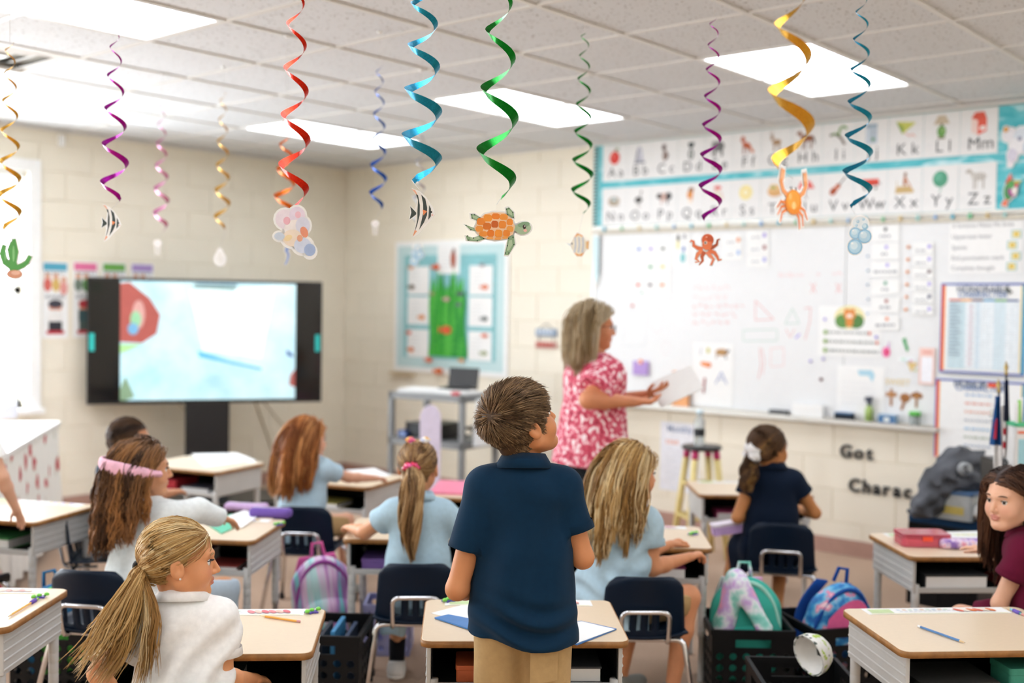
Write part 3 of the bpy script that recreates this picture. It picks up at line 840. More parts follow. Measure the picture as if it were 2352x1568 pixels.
def hair_tied(rng, n, tie, cols, m=8, rad=0.0016, puff=0.008):
    """strands combed over the skull from the hairline to the tie point"""
    p = scalp(n, rng, line_girl); c = np.array([0,-0.012,0.03]); r = np.array([0.074,0.093,0.083])
    a = (p-c)/r; ra = np.linalg.norm(a,axis=1,keepdims=True); a /= ra; b = (v3(tie)-c)/r; rb = np.linalg.norm(b); b = b/rb
    ang = np.arccos(np.clip(a@b,-1,1)); S = np.empty((n,m,3)); lay = (rng.random(n)*puff+0.004)
    for j in range(m):
        t = j/(m-1); w = (np.sin((1-t)*ang)[:,None]*a+np.sin(t*ang)[:,None]*b)/np.maximum(np.sin(ang),1e-3)[:,None]
        rr = ra[:,0]*(1-t)+np.maximum(1,rb)*t
        q = c+w*(r+lay[:,None]*(0.4+0.6*math.sin(math.pi*min(t*1.2,1))))*np.maximum(rr,0.97)[:,None]
        S[:,j] = q
    S, nr = clump(S, rng, max(20,n//22), 0.25)
    return strands_mesh(S, np.full(m, rad), tones(rng, nr, cols))
def hair_tail(rng, n, pts, width, cols, m=14, rad=0.0017, wave=0.004, wl=0.06, fly=0.0):
    """a tail of hair along a polyline; width(t) half width"""
    pts = np.array([v3(q) for q in pts]); tt = np.linspace(0,1,len(pts)); S = np.empty((n,m,3))
    off = rng.normal(size=(n,3)); off /= np.maximum(1,np.linalg.norm(off,axis=1))[:,None]
    ln = 0.78+0.24*rng.random(n); ph = rng.random(n)*6.28
    drift = rng.normal(size=(n,3))*fly
    for j in range(m):
        t = j/(m-1)*ln
        c = np.stack([np.interp(t, tt, pts[:,k]) for k in range(3)], 1)
        w = np.array([width(x) for x in t])
        S[:,j] = c+off*w[:,None]+drift*(t**2)[:,None]
    S, nr = clump(S, rng, max(10,n//18), 0.45)
    a = np.arange(m)/(m-1)*6.28
    S[:,:,0] += wave*np.sin(a[None]/wl*0.1+np.sin(nr*2.1)[:,None]*4); S[:,:,1] += wave*np.cos(a[None]/wl*0.1+np.sin(nr*2.1)[:,None]*4)
    r_ = rad*np.concatenate([np.ones(m-3), [0.9,0.7,0.25]])
    return strands_mesh(S, r_, tones(rng, nr, cols))
def hair_short(rng, n, cols, whorl, rad=0.0013, m=6, length=0.05):
    p = scalp(n, rng, line_boy); c = np.array([0,-0.012,0.03]); r = np.array([0.074,0.093,0.083])
    nrm = (p-c)/r**2; nrm /= np.linalg.norm(nrm,axis=1,keepdims=True)
    w = p-v3(whorl); dist = np.linalg.norm(w,axis=1)
    fl = w/np.maximum(dist,1e-3)[:,None]; fl[:,2] -= np.clip((p[:,2]-0.02)*-6,0,0.6); fl[:,2] -= 0.25
    fl[:,1] += np.clip(p[:,2]-0.05,0,1)*9
    sw = np.cross(nrm, fl); fl = fl + sw*0.35*np.exp(-dist/0.05)[:,None]
    fl -= nrm*(fl*nrm).sum(1,keepdims=True); fl /= np.linalg.norm(fl,axis=1,keepdims=True)+1e-9
    jit = rng.normal(size=(n,3))*0.16; fl += jit
    low = np.clip((p[:,2]+0.03)/0.08, 0.45, 1)
    topl = np.clip((p[:,2]-0.03)/0.05, 0, 1)
    L = length*(0.75+0.4*rng.random(n))*low
    lift = (0.26+0.2*rng.random(n))*(1+0.3*np.exp(-dist/0.03))
    S = np.empty((n,m,3)); S[:,0] = p
    for j in range(1,m):
        t = j/(m-1); d = nrm*(lift*(1-t)**1.3*1.5)[:,None] + fl*(0.35+0.9*t)
        d /= np.linalg.norm(d,axis=1,keepdims=True); S[:,j] = S[:,j-1]+d*(L/(m-1))[:,None]
        S[:,j] = push_head(S[:,j], np.full(n,0.004)+0.008*rng.random(n))
    S, nr = clump(S, rng, n//10, 0.38)
    return strands_mesh(S, rad*np.array([1,1,1,0.9,0.65,0.2][:m]), tones(rng, nr, cols, 0.2))
def cap_mesh(hs, col, line, off=0.006, extra=(), h=0.006):
    F = Field((-0.1,-0.125,-0.16), (0.1,0.115,0.14), h)
    F.ell((0,-0.012,0.03), (0.074+off,0.093+off,0.083+off), k=0)
    F.cap((0,-0.042,-0.005), (0,-0.046,-0.062), 0.047, 0.042, k=0.02)
    X, Y, Z = F.xyz((slice(None),)*3)
    Yb = Y+0*X+0*Z; hl = line(X+0*Y+0*Z, Yb)
    F.F = smax(F.F, (hl-Z).astype(np.float32)*0.8, 0.004)
    for a, b, ra, rb in extra: F.cap(a, b, ra, rb, k=0.015)
    V, Q = F.nets(); V = relax(V, Q, 2)
    return V, Q, np.tile(np.array(lin(col)), (len(V),1))
def join_arrays(parts):
    Vs, Qs, Cs = [], [], []; b = 0
    for V, Q, C in parts: Vs.append(V); Qs.append(Q+b); Cs.append(C); b += len(V)
    return np.concatenate(Vs), np.concatenate(Qs), np.concatenate(Cs)

# ------------------------------------------------------------------ figure
def soft_drape(pz, A=0.0045):
    def f(X, Y, Z):
        w = np.exp(-((Z-pz-0.05)/0.07)**2); u = np.exp(-((Z-pz-0.2)/0.1)**2)
        return A*w*np.sin(80*Z+22*X+14*Y+2*np.sin(19*X)) + A*0.7*u*np.sin(70*X-46*Z+20*Y+2*np.sin(13*Z+9*X))
    return f
CLOTH_W = [(23,11,17,0.3),(-17,9,29,1.1),(31,-13,8,2.0),(9,21,-24,4.0)]
class Person:
    """NB: neck base (px,py,depth); HC: ear-line centre of the head (px,py,depth); body/head yaw relative to the view axis (+ = left)"""
    def __init__(s, label, NB, HC, byaw, hyaw, hpitch, H, skin, hs=0.95, lean=0, side=0, sit=True, h=0.005, hroll=0, cat='person', seed=1, hips=None, shw=0.108):
        s.rng = np.random.default_rng(seed); s.H, s.k, s.hs, s.h = H, H/1.33, hs, h
        nbw, hcw = P(*NB), P(*HC); phi = CAMAZ+byaw; s.phi = phi; s.sit = sit
        f, r = dirv(phi), dirv(phi-90)
        Lt = 0.285*H
        t = Vector((0,0,1))*math.cos(R(lean)) + f*math.sin(R(lean)) + r*math.sin(R(side)); t.normalize()
        pelw = nbw - t*Lt
        s.root = empty('person', (pelw.x, pelw.y, 0), R(phi-90)); tag(s.root, label, cat)
        s.M = (Matrix.Translation((pelw.x, pelw.y, 0)) @ Rz(R(phi-90))).inverted()
        s.nb, s.hc, s.pel = s.L(nbw), s.L(hcw), s.L(pelw)
        s.t = unit(s.nb-s.pel); s.r = unit(np.cross(v3(0,1,0), s.t)); s.f = np.cross(s.t, s.r)
        s.headR = rot3(hyaw-byaw, hpitch, hroll)
        k = s.k; s.skin = skin
        print('PERSON', label[:30], 'pelvis z %.3f' % s.pel[2], 'bottom %.3f' % (s.pel[2]-0.083*k), 'nb z %.3f' % s.nb[2], 'loc %.2f %.2f' % (pelw.x, pelw.y))
        s.sh = {q: s.nb + s.r*q*shw*k - s.t*0.055*k for q in (-1,1)}
        s.hip = {q: s.pel + s.r*q*0.062*k - s.t*0.02*k for q in (-1,1)}
        s.arm = {}; s.leg = {}; s.hands = {}
    def L(s, w): q = s.M @ Vector(w); return v3(q.x, q.y, q.z)
    def px(s, p): return s.L(P(*p))
    def set_arm(s, q, elbow, wrist, hdir=None, palm=None, curl=25):
        s.arm[q] = (s.px(elbow) if len(elbow) == 3 else elbow, s.px(wrist)); s.hands[q] = (hdir, palm, curl)
    def set_leg(s, q, knee, ankle, toe=(0,1,0)): s.leg[q] = (v3(knee), v3(ankle), unit(toe))
    def stand_legs(s, spread=0.0):
        k = s.k
        for q in (-1,1):
            h = s.hip[q]; s.set_leg(q, (h[0]+q*0.01, h[1]+0.005, 0.285*s.H*0.98), (h[0]+q*(0.015+spread), h[1]-0.02, 0.05*k))
    def sit_legs(s, knee_z=None, out=0.03, shin=0.0, yaw=0):
        k = s.k; fy = (math.sin(R(-yaw)), math.cos(R(yaw)))
        for q in (-1,1):
            h = s.hip[q]; kn = v3(h[0]+q*out+fy[0]*0.30*k, h[1]+fy[1]*0.30*k, h[2]+0.0 if knee_z is None else knee_z)
            s.set_leg(q, kn, (kn[0]+fy[0]*shin, kn[1]+fy[1]*shin, 0.055*k), (fy[0],fy[1],0))
    def bounds(s, extra=()):
        pts = [s.nb, s.pel, s.hc+v3(0.15,0.15,0.15), s.hc-v3(0.15,0.15,0.15), s.sh[1], s.sh[-1], *extra]
        for a in s.arm.values(): pts += [a[0], a[1]+0.12, a[1]-0.12]
        for l in s.leg.values(): pts += [l[0], l[1]+l[2]*0.2, l[1]-0.06]
        pts = np.array(pts); return pts.min(0)-0.13, pts.max(0)+0.13
    def body(s, fat=1.0):
        k = s.k; lo, hi = s.bounds(); lo[2] = max(lo[2], -0.02)
        F = Field(lo, hi, s.h)
        s.torso(F, 0.0, fat)
        for q, (kn, an, to) in s.leg.items():
            F.cap(s.hip[q], kn, 0.066*k*fat, 0.046*k*fat, k=0.03)
            m = kn*0.65+an*0.35 - s.f*0.008*k; F.cap(kn, m, 0.044*k*fat, 0.043*k*fat, k=0.02); F.cap(m, an, 0.042*k*fat, 0.027*k, k=0.02)
            F.cap(an, an+to*0.11*k-v3(0,0,0.03)*k, 0.026*k, 0.02*k, k=0.02)
        for q, (el, wr) in s.arm.items():
            F.cap(s.sh[q], el, 0.037*k*fat, 0.030*k*fat, k=0.025); m = el*0.7+wr*0.3
            F.cap(el, m, 0.030*k*fat, 0.030*k*fat, k=0.015); F.cap(m, wr, 0.029*k*fat, 0.0185*k, k=0.012)
            hd, pn, cu = s.hands[q]
            hd = unit(wr-el) if hd is None else unit(hd); pn = v3(0,0,-1) if pn is None else v3(pn)
            thumb = -s.r*q + v3(0,0,0.3)
            side = 1 if np.cross(hd, pn)@thumb > 0 else -1
            hand(F, wr, hd, pn, k*1.0, side, cu)
        # neck and head
        F.cap(s.nb-s.t*0.02, s.hc+s.headR@v3(0,-0.022,-0.045)*s.hs, 0.043*k, 0.042*s.hs, k=0.02)
        c, Rm, hs = s.hc, s.headR, s.hs
        def fn(X, Y, Z):
            x, y, z = (X-c[0])/hs, (Y-c[1])/hs, (Z-c[2])/hs
            return head_sdf(Rm[0,0]*x+Rm[1,0]*y+Rm[2,0]*z, Rm[0,1]*x+Rm[1,1]*y+Rm[2,1]*z, Rm[0,2]*x+Rm[1,2]*y+Rm[2,2]*z)*hs
        F.apply(fn, c-0.15*hs, c+0.15*hs, k=0.015)
        s.bobj = solid(F, 'body', m_skin, s.root, skin_colors(s.skin, c, Rm, hs), it=0 if s.h < 0.0045 else 1)
        return s.bobj
    def torso(s, F, o, fat=1.0, z0=0.0):
        """o: how far outside the body (clothes)"""
        k = s.k; p, t, r = s.pel, s.t, s.r
        F.cap(p-t*0.03*k, p+t*0.05*k, 0.083*k*fat+o, 0.078*k*fat+o, k=0.02, wide=r, ws=1.38)
        F.cap(p+t*0.05*k, p+t*0.17*k, 0.076*k*fat+o, 0.072*k*fat+o, k=0.03, wide=r, ws=1.34)
        F.cap(p+t*0.17*k, p+t*0.30*k, 0.074*k*fat+o, 0.078*k*fat+o, k=0.03, wide=r, ws=1.42)
        F.cap(s.sh[-1]+r*0.02*k, s.sh[1]-r*0.02*k, 0.045*k+o, k=0.035)
        F.cap(s.nb-t*0.045*k, s.nb+t*0.008*k, 0.055*k+o*0.5, 0.042*k+o*0.4, k=0.03)
    def shirt(s, m, sleeve=0.5, hem=-0.10, o=0.011, fat=1.0, flare=0.0, folds=(), name='shirt', h=None, amp=0.0025, hemn=None, long=False, sl_o=0.012, drape=None):
        k = s.k; lo, hi = s.bounds(); lo[2] = max(0.02, s.pel[2]+hem-0.06)
        F = Field(lo, hi, h or max(s.h, 0.0045))
        s.torso(F, o, fat)
        hp = s.pel+s.t*hem
        F.cap(s.pel+s.t*0.12*k, hp, 0.084*k*fat+o, 0.090*k*fat+o+flare, k=0.03, wide=s.r, ws=1.36, cut=True)
        F.plane(hp, -s.t if hemn is None else hemn)
        s.cuffs = {}
        for q, (el, wr) in s.arm.items():
            F.cap(s.nb+s.r*q*0.03*k-s.t*0.03*k, s.sh[q], 0.040*k, 0.042*k+o*0.6, k=0.03)
            if long:
                F.cap(s.sh[q], el, 0.040*k*fat+o, 0.035*k*fat+o, k=0.02); F.cap(el, el+(wr-el)*0.93, 0.034*k*fat+o, 0.026*k+o*0.8, k=0.015, cut=True)
            else:
                e = s.sh[q]+(el-s.sh[q])*sleeve; F.cap(s.sh[q], e, 0.042*k*fat+o*0.8, 0.040*k*fat+sl_o, k=0.018, cut=True)
                s.cuffs[q] = (e, unit(el-s.sh[q]), 0.040*k*fat+sl_o)
        for a, b, ra, rb in folds: F.cap(a, b, ra, rb, k=0.014)
        if amp: F.wobble(amp, CLOTH_W)
        if drape is not None: F.F = (F.F + drape(*F.xyz((slice(None),)*3))).astype(np.float32)
        # neck opening
        F.cap(s.nb+s.t*0.012*k, s.nb+s.t*0.09*k, 0.047*k, 0.06*k, k=0.006, op='s')
        s.top = solid(F, name, m, s.root, it=1); return s.top
    def collar(s, m, hgt=0.03, r0=0.052, open_=0.25):
        """turned-down polo collar"""
        k = s.k; n = 26; mb = MB(); c = s.nb+s.t*0.006*k
        def ring(rad, up, squash=1.0):
            out = []
            for i in range(n+1):
                a = math.pi*(-0.5+open_/2) + (2*math.pi-open_*math.pi)*i/n; a += math.pi
                out.append(c + s.r*math.cos(a)*rad*1.06 + s.f*math.sin(a)*rad + s.t*(up - 0.012*k*math.sin(a)*0.6))
            return out
        R1, R2, R3 = ring(r0*k, 0.020*k), ring(r0*k*1.05, 0.030*k), ring(r0*k*1.42, -0.008*k)
        # the opening must face forward
        rows = [R1, R2, R3]; vs = [tuple(v) for row in rows for v in row]; w = n+1
        fs = [(j*w+i, j*w+i+1, (j+1)*w+i+1, (j+1)*w+i) for j in range(2) for i in range(n)]
        mb.add(vs, fs, 0, True); ob = mb.build('collar', m, s.top)
        md = ob.modifiers.new('thick', 'SOLIDIFY'); md.thickness = 0.004; md.offset = 0
        return ob
    def cuff_bands(s, m):
        for q, (e, d, r) in s.cuffs.items():
            pts = []; u = unit(np.cross(d, v3(0.3,0.5,0.8))); w = np.cross(d, u)
            mb = MB(); n = 20; rr = r+0.0015
            vs = []
            for dz, ra in ((-0.022*s.k, rr), (0.001, rr+0.001), (0.002, rr-0.004)):
                for i in range(n):
                    a = 2*math.pi*i/n; vs.append(tuple(e+d*dz+(u*math.cos(a)+w*math.sin(a))*ra))
            fs = [(j*n+i, j*n+(i+1)%n, (j+1)*n+(i+1)%n, (j+1)*n+i) for j in range(2) for i in range(n)]
            mb.add(vs, fs, 0, True); mb.build('cuff', m, s.top)
    def pants(s, m, short=None, o=0.010, name='trousers', h=None, top=0.0, fat=1.0, amp=0.002):
        k = s.k; lo, hi = s.bounds(); hi[2] = s.pel[2]+0.2*k
        F = Field(lo, hi, h or max(s.h, 0.005))
        F.cap(s.pel-s.t*0.03*k, s.pel+s.t*top*k, 0.082*k*fat+o*0.4, 0.076*k*fat, k=0.02, wide=s.r, ws=1.38)
        for q, (kn, an, to) in s.leg.items():
            if short is not None:
                F.cap(s.hip[q], s.hip[q]+(kn-s.hip[q])*short, 0.070*k*fat+o, 0.060*k*fat+o*1.4, k=0.03, cut=True)
            else:
                F.cap(s.hip[q], kn, 0.070*k*fat+o, 0.052*k*fat+o, k=0.03)
                F.cap(kn, kn+(an-kn)*0.93, 0.050*k*fat+o, 0.044*k+o, k=0.02, cut=True)
        F.plane(s.pel+s.t*(top+0.06)*k, s.t)
        if amp: F.wobble(amp, CLOTH_W)
        return solid(F, name, m, s.root, it=1)
    def skirt(s, m, hem_z, o=0.02, parent=None, name='skirt'):
        k = s.k; lo, hi = s.bounds(); hi[2] = s.pel[2]+0.22*k
        F = Field(lo, hi, max(s.h, 0.006))
        F.cap(s.pel+s.t*0.10*k, s.pel-s.t*0.02*k, 0.078*k+o*0.3, 0.088*k+o*0.6, k=0.03, wide=s.r, ws=1.38)
        for q, (kn, an, to) in s.leg.items():
            e = s.hip[q]+(kn-s.hip[q])*0.85
            F.cap(s.hip[q], e, 0.070*k+o*0.7, 0.060*k+o*0.7, k=0.05, cut=True)
            F.cap(s.hip[q]*0.5+e*0.5, v3((s.hip[q][0]+e[0])/2+q*0.035*k, (s.hip[q][1]+e[1])/2, hem_z), 0.066*k, 0.05*k, k=0.05, wide=unit(e-s.hip[q]), ws=1.6)
        F.plane((0,0,hem_z), (0,0,-1)); F.wobble(0.008, [(70,10,6,0.3),(55,-30,5,2),(35,75,0,1)])
        return solid(F, name, m, parent or s.root, it=1)
    def shoes(s, m, msole, sock=None, sock_h=0.09):
        k = s.k
        for q, (kn, an, to) in s.leg.items():
            heel = v3(an[0], an[1], an[2]); lo = heel-0.2; hi = heel+0.22
            F = Field(lo, hi, 0.006)
            side = unit(np.cross(to, v3(0,0,1)))
            b = an-v3(0,0,1)*0.018*k
            F.cap(b-to*0.025*k, b+to*0.115*k-v3(0,0,0.008)*k, 0.036*k, 0.030*k, k=0.02, wide=side, ws=1.15)
            F.cap(an-to*0.004, an+v3(0,0,0.022)*k, 0.036*k, 0.036*k, k=0.02, cut=True)
            F.plane((0,0,an[2]-0.048*k), (0,0,-1), k=0.002)
            so = solid(F, 'shoe', m, s.root, it=1)
            F = Field(lo, hi, 0.006)
            F.cap(b-to*0.027*k, b+to*0.118*k, 0.04*k, 0.034*k, k=0.02, wide=side, ws=1.12)
            F.plane((0,0,an[2]-0.030*k), (0,0,1), k=0.002); F.plane((0,0,an[2]-0.0535*k), (0,0,-1), k=0.002)
            solid(F, 'sole', msole, so, it=0)
            if sock is not None:
                d = unit(kn-an); F = Field(lo, hi+v3(0,0,0.1), 0.006)
                F.cap(an, an+d*sock_h*k, 0.033*k, 0.037*k, k=0.01, cut=True)
                solid(F, 'sock', sock, s.root, it=1)
    def hp(s, p): return s.hc + s.headR@(v3(p)*s.hs)          # head frame -> person frame
    def to_head(s, p): return s.headR.T@(v3(p)-s.hc)/s.hs
    def gvec(s): return s.headR.T@v3(0,0,-1)
    def hair(s, parts, name='hair'):
        V, Q, C = join_arrays(parts)
        V = s.hc + (V*s.hs)@s.headR.T
        return link(name, fast_mesh(name, V, Q, C), m_hair, s.root)
    def body_caps(s):
        k = s.k; o = 0.016
        cs = [(s.sh[-1], s.sh[1], 0.052*k+o), (s.nb-s.t*0.02, s.pel+s.t*0.05, 0.088*k+o), (s.nb-s.t*0.08*k-s.r*0.05*k, s.pel+s.t*0.08*k-s.r*0.05*k, 0.075*k+o), (s.nb-s.t*0.08*k+s.r*0.05*k, s.pel+s.t*0.08*k+s.r*0.05*k, 0.075*k+o)]
        for q in s.arm: cs.append((s.sh[q], s.arm[q][0], 0.042*k+o))
        return [(s.to_head(a), s.to_head(b), r/s.hs) for a, b, r in cs]
    def eyes(s, brow='#6b4a33', iris=m_iris, look=(0,0)):
        for q in (-1,1):
            e = s.hp((q*0.030, 0.0688, 0.0)); r = 0.0120*s.hs
            mb = MB(); prof = [(r*math.sin(a), -r*math.cos(a)) for a in np.linspace(0, math.pi, 9)]
            ax = unit(s.headR@v3(q*0.12+look[0], 1, look[1])); M = Matrix.Translation(e) @ Vector(ax).to_track_quat('Z','Y').to_matrix().to_4x4()
            mb.lathe(prof, 14, 0, M); ob = mb.build('eye', m_eyew, s.root)
            mb = MB(); mb.lathe([(0, r*1.03), (0.0058*s.hs, r*0.93)], 12, 0, M); mb.build('iris', iris, ob)
            # upper lid with lashes, and brow
            mb = MB(); pts = [s.hp((q*0.030+0.015*u, 0.0885-0.12*u*u*0.25-0.004*abs(u), 0.0075-0.006*u*u)) for u in np.linspace(-1,1,7)]
            mb.tube(pts, [0.0007,0.0016,0.002,0.0022,0.002,0.0016,0.0007], 5); mb.build('eyelash', mat('lash','#2a1c14',rough=0.6), s.root)
            mb = MB(); pts = [s.hp((q*0.032+0.017*u, 0.0885-0.006*(u*q+1)*0.8, 0.0215+0.003*(1-u*u))) for u in np.linspace(-1,1,7)]
            mb.tube(pts, [0.0008,0.0022,0.0028,0.0028,0.0024,0.0018,0.0006], 5); mb.build('eyebrow', mat('brow_'+brow.strip('#'),brow,rough=0.7), s.root)
# ------------------------------------------------------------------ the people of the photograph
def fabric(name, col, **k):
    a = dict(rough=0.85, var=0.05, vscale=60, bump=0.18, bscale=900, spec=0.15, sheen=0.04); a.update(k)
    return mat(name, col, **a)
m_navypolo = fabric('navy_knit', '#082a42'); m_khaki = fabric('khaki_twill', '#b99a6b'); m_whitepolo = fabric('white_knit', '#f6f5f2')
m_ltblue = fabric('light_blue_knit', '#b4cfdd'); m_navydress = fabric('navy_dress_knit', '#0b1a2e'); m_maroon = fabric('maroon_knit', '#651331')
m_sweater = fabric('pale_sweater', '#e9efee'); m_jean = fabric('pale_denim', '#b9cbd9'); m_black = fabric('black_cloth', '#15181c')
m_sole = mat('white_rubber', '#e9e6df', rough=0.6); m_shoew = mat('white_shoe', '#e6e4e0', rough=0.5); m_shoeg = mat('grey_shoe', '#8d8f8a', rough=0.6)
m_shoer = mat('red_speckled_shoe', '#8a4a4a', rough=0.7, ramp=[(0.35,'#6b2f36'),(0.5,'#a06a62'),(0.65,'#d8cfc4')], vscale=90)
m_sockb = fabric('black_sock', '#17181c')

# ---- the boy standing at his desk
D = 3.12
b = Person('boy in a navy polo and khaki trousers standing with his back turned', (1203,1073,D), (1197,972,D-0.005), 0, -60, 24, 1.33, '#cd8a5c', hs=0.99, lean=3, side=-0.6, sit=False, h=0.0038, seed=11)
b.set_arm(-1, (1050,1352,D-0.03), (1112,1352,D+0.16)); b.set_arm(1, (1338,1280,D+0.0), (1255,1225,D+0.19))
b.stand_legs()
b.body()
def boy_drape(X, Y, Z):
    back = np.clip((b.pel[1]+0.06-Y)/0.1, 0, 1)
    w = np.exp(-((Z-0.665)/0.06)**2); u = np.exp(-((Z-0.80)/0.13)**2); sh = np.exp(-((Z-1.03)/0.05)**2)
    d = 0.014*w*np.sin(95*Z+16*X+2.2*np.sin(17*X+1.0)) + 0.014*u*np.sin(46*X-17*Z+2*np.sin(9*Z))*np.clip(np.abs(X)*9+0.2,0,1) + 0.005*sh*np.sin(40*Z+30*X)
    return d*back*np.clip(1.25-np.abs(X-b.pel[0])*7,0.12,1)
b.shirt(m_navypolo, sleeve=0.62, hem=-0.100, o=0.013, flare=0.012, drape=boy_drape, h=0.0042, hemn=unit(-b.t-b.r*0.2), amp=0.003, sl_o=0.014)
b.collar(m_navypolo, r0=0.054); b.cuff_bands(m_navypolo)
tr_ = b.pants(m_khaki, o=0.007, h=0.005)
for q in (1,):                                             # hip pocket
    c = b.pel + b.r*0.062 - b.f*0.1
    pk = MB(); 
    def pf(u, v): 
        x = 0.02+0.085*u; z = b.pel[2]-0.095-0.09*v; ang = x/0.125
        return (b.pel[0]+0.125*1.02*math.sin(ang), b.pel[1]-0.106*math.cos(ang)-0.001, z)
    pk.grid(pf, 6, 6).build('pocket', m_khaki, tr_)
b.shoes(m_shoeg, m_sole)
hc_ = ['#4a3523','#5f4931','#785d40','#957757','#6a5038','#b39570']
b.hair([cap_mesh(1, '#4a3522', line_boy, off=0.007), hair_short(b.rng, 9500, hc_, (0.022,-0.092,0.068), length=0.046, rad=0.00105)])
b.eyes('#4b3524')

# ---- girl in the white polo, front left
D = 2.95
g = Person('girl in a white polo with a long blonde ponytail, seen from behind', (421,1378,D), (413,1287,D-0.01), 4, -72, -2, 1.24, '#dc9a6c', hs=0.95, lean=8, side=-1, shw=0.100, h=0.0042, seed=21)
g.set_arm(-1, (228,1545,D-0.06), (275,1650,D+0.12)); g.set_arm(1, (512,1560,D+0.0), (585,1560,D+0.2))
g.sit_legs(out=0.05); g.body()
g.shirt(m_whitepolo, sleeve=0.60, hem=-0.09, o=0.013, flare=0.012, h=0.0045, amp=0.003, sl_o=0.016,
        drape=soft_drape(g.pel[2], 0.012))
g.collar(m_whitepolo, r0=0.056); g.cuff_bands(m_whitepolo)
g.pants(m_navydress, name='skirt_shorts', short=0.8); g.shoes(m_shoew, m_sole, m_whitepolo)
bl = ['#8a6537','#a67c46','#c29a5e','#d8b57c','#e6cd9d','#b58a52']
tie = g.to_head(g.px((330,1300,D-0.03)))
tie = v3(0,-0.012,0.03)+(tie-v3(0,-0.012,0.03))*1.0
def hpx(x, y, dd): return g.to_head(g.px((x,y,D+dd)))
t1 = hair_tail(g.rng, 520, [tie, hpx(312,1335,-0.08), hpx(290,1400,-0.10), hpx(258,1470,-0.11), hpx(212,1530,-0.11)], lambda t: 0.012+0.05*min(t*1.5,1)-0.012*t, bl, fly=0.03, rad=0.0013, m=16)
t2 = hair_tail(g.rng, 160, [tie, hpx(335,1345,-0.09), hpx(352,1420,-0.11), hpx(340,1500,-0.12), hpx(322,1575,-0.12)], lambda t: 0.008+0.012*t, bl, fly=0.02, rad=0.0012, m=16)
g.hair([cap_mesh(1, '#8f6a3c', line_girl, off=0.004), hair_tied(g.rng, 3200, tie, bl, rad=0.0013), t1, t2])
c = g.hp(tie); ax = unit(g.px((312,1335,D-0.08))-c)
mb = MB(); u = unit(np.cross(ax, v3(0,0,1))); w = np.cross(ax, u)
mb.tube([tuple(c+ax*0.006+(u*math.cos(a)+w*math.sin(a))*0.0205) for a in np.linspace(0,2*math.pi,17)[:-1]], 0.0075, 8, closed=True); mb.build('hair_tie', mat('black_elastic','#15151a',rough=0.7), g.root)
g.eyes('#9a7448')
for q in (-1,1):
    MB().lathe([(0,-0.003),(0.002,-0.002),(0.003,0),(0.002,0.002),(0,0.003)], 8, 0, Matrix.Translation(g.hp((q*0.088,0.0,-0.031)))).build('earring', mat('pearl','#f4f1ec',rough=0.2), g.root)

# ---- girl with the pink headband
D = 4.33
g = Person('girl with a pink headband and long wavy brown hair, pale sweater', (338,1150,D), (332,1078,D-0.02), -20, -62, 0, 1.24, '#d49a73', hs=0.97, lean=8, h=0.005, seed=31)
g.set_arm(1, (455,1172,D+0.02), (512,1190,D+0.12)); g.set_arm(-1, (240,1240,D+0.03), (330,1230,D+0.24))
g.sit_legs(out=0.06, yaw=-18); g.body()
g.shirt(m_sweater, long=True, hem=-0.10, o=0.016, flare=0.015, drape=soft_drape(g.pel[2], 0.005))
g.pants(m_jean); g.shoes(m_shoew, m_sole)
br = ['#3b2819','#4d3421','#63452b','#7a5637','#94693f','#553a24']
g.hair([cap_mesh(1, '#3b2819', line_girl, off=0.002), hair_long(g.rng, 2300, 0.35, g.gvec(), br, g.body_caps(), wave=0.010, wl=0.10, back=1.3, side_w=0.6, rad=0.0019, puff=0.022, K=60, cw=0.6, tip=(1.75,1.6,1.4))])
mb = MB()                                                   # wide padded headband over the crown
def hb(u, v):
    a = R(-128+150*u); e = math.sin(math.pi*v)*0.010; t_ = math.sin(math.pi*min(max(u,0.06),0.94))**0.6
    return tuple(g.hp(v3(math.cos(a)*(0.128+e), -0.014+math.sin(a)*(0.149+e), 0.042-0.045*u+(v-0.5)*0.066*t_)))
mb.grid(hb, 28, 8); ob = mb.build('headband', fabric('pink_velvet','#e9b6c8',var=0.15,vscale=25), g.root)
md = ob.modifiers.new('thick','SOLIDIFY'); md.thickness = 0.006
g.eyes()

# ---- girl in navy at the back left
D = 5.3
g = Person('girl in a navy shirt with dark tied-back hair, behind the headband girl', (285,1062,D), (300,1012,D), -25, -70, 0, 1.2, '#c98f6a', hs=0.93, lean=6, h=0.006, seed=41)
g.set_arm(1, (350,1140,D+0.05), (400,1130,D+0.2)); g.set_arm(-1, (240,1140,D+0.05), (300,1140,D+0.22))
g.sit_legs(out=0.05); g.body(); g.shirt(m_navypolo, sleeve=0.6, hem=-0.09); g.pants(m_khaki); g.shoes(m_shoew, m_sole)
dk = ['#2a1d14','#3a281b','#4b3523','#59402b']
tie = v3(0,-0.104,-0.005)
g.hair([cap_mesh(1,'#2f2117',line_girl,off=0.004), hair_tied(g.rng, 900, tie, dk, rad=0.0026),
        hair_tail(g.rng, 160, [tie, g.to_head(g.px((268,1040,D-0.06))), g.to_head(g.px((265,1070,D-0.08))), g.to_head(g.px((268,1110,D-0.08)))], lambda t: 0.012+0.014*math.sin(3*t), dk, rad=0.0028)])
g.eyes('#3a281b')

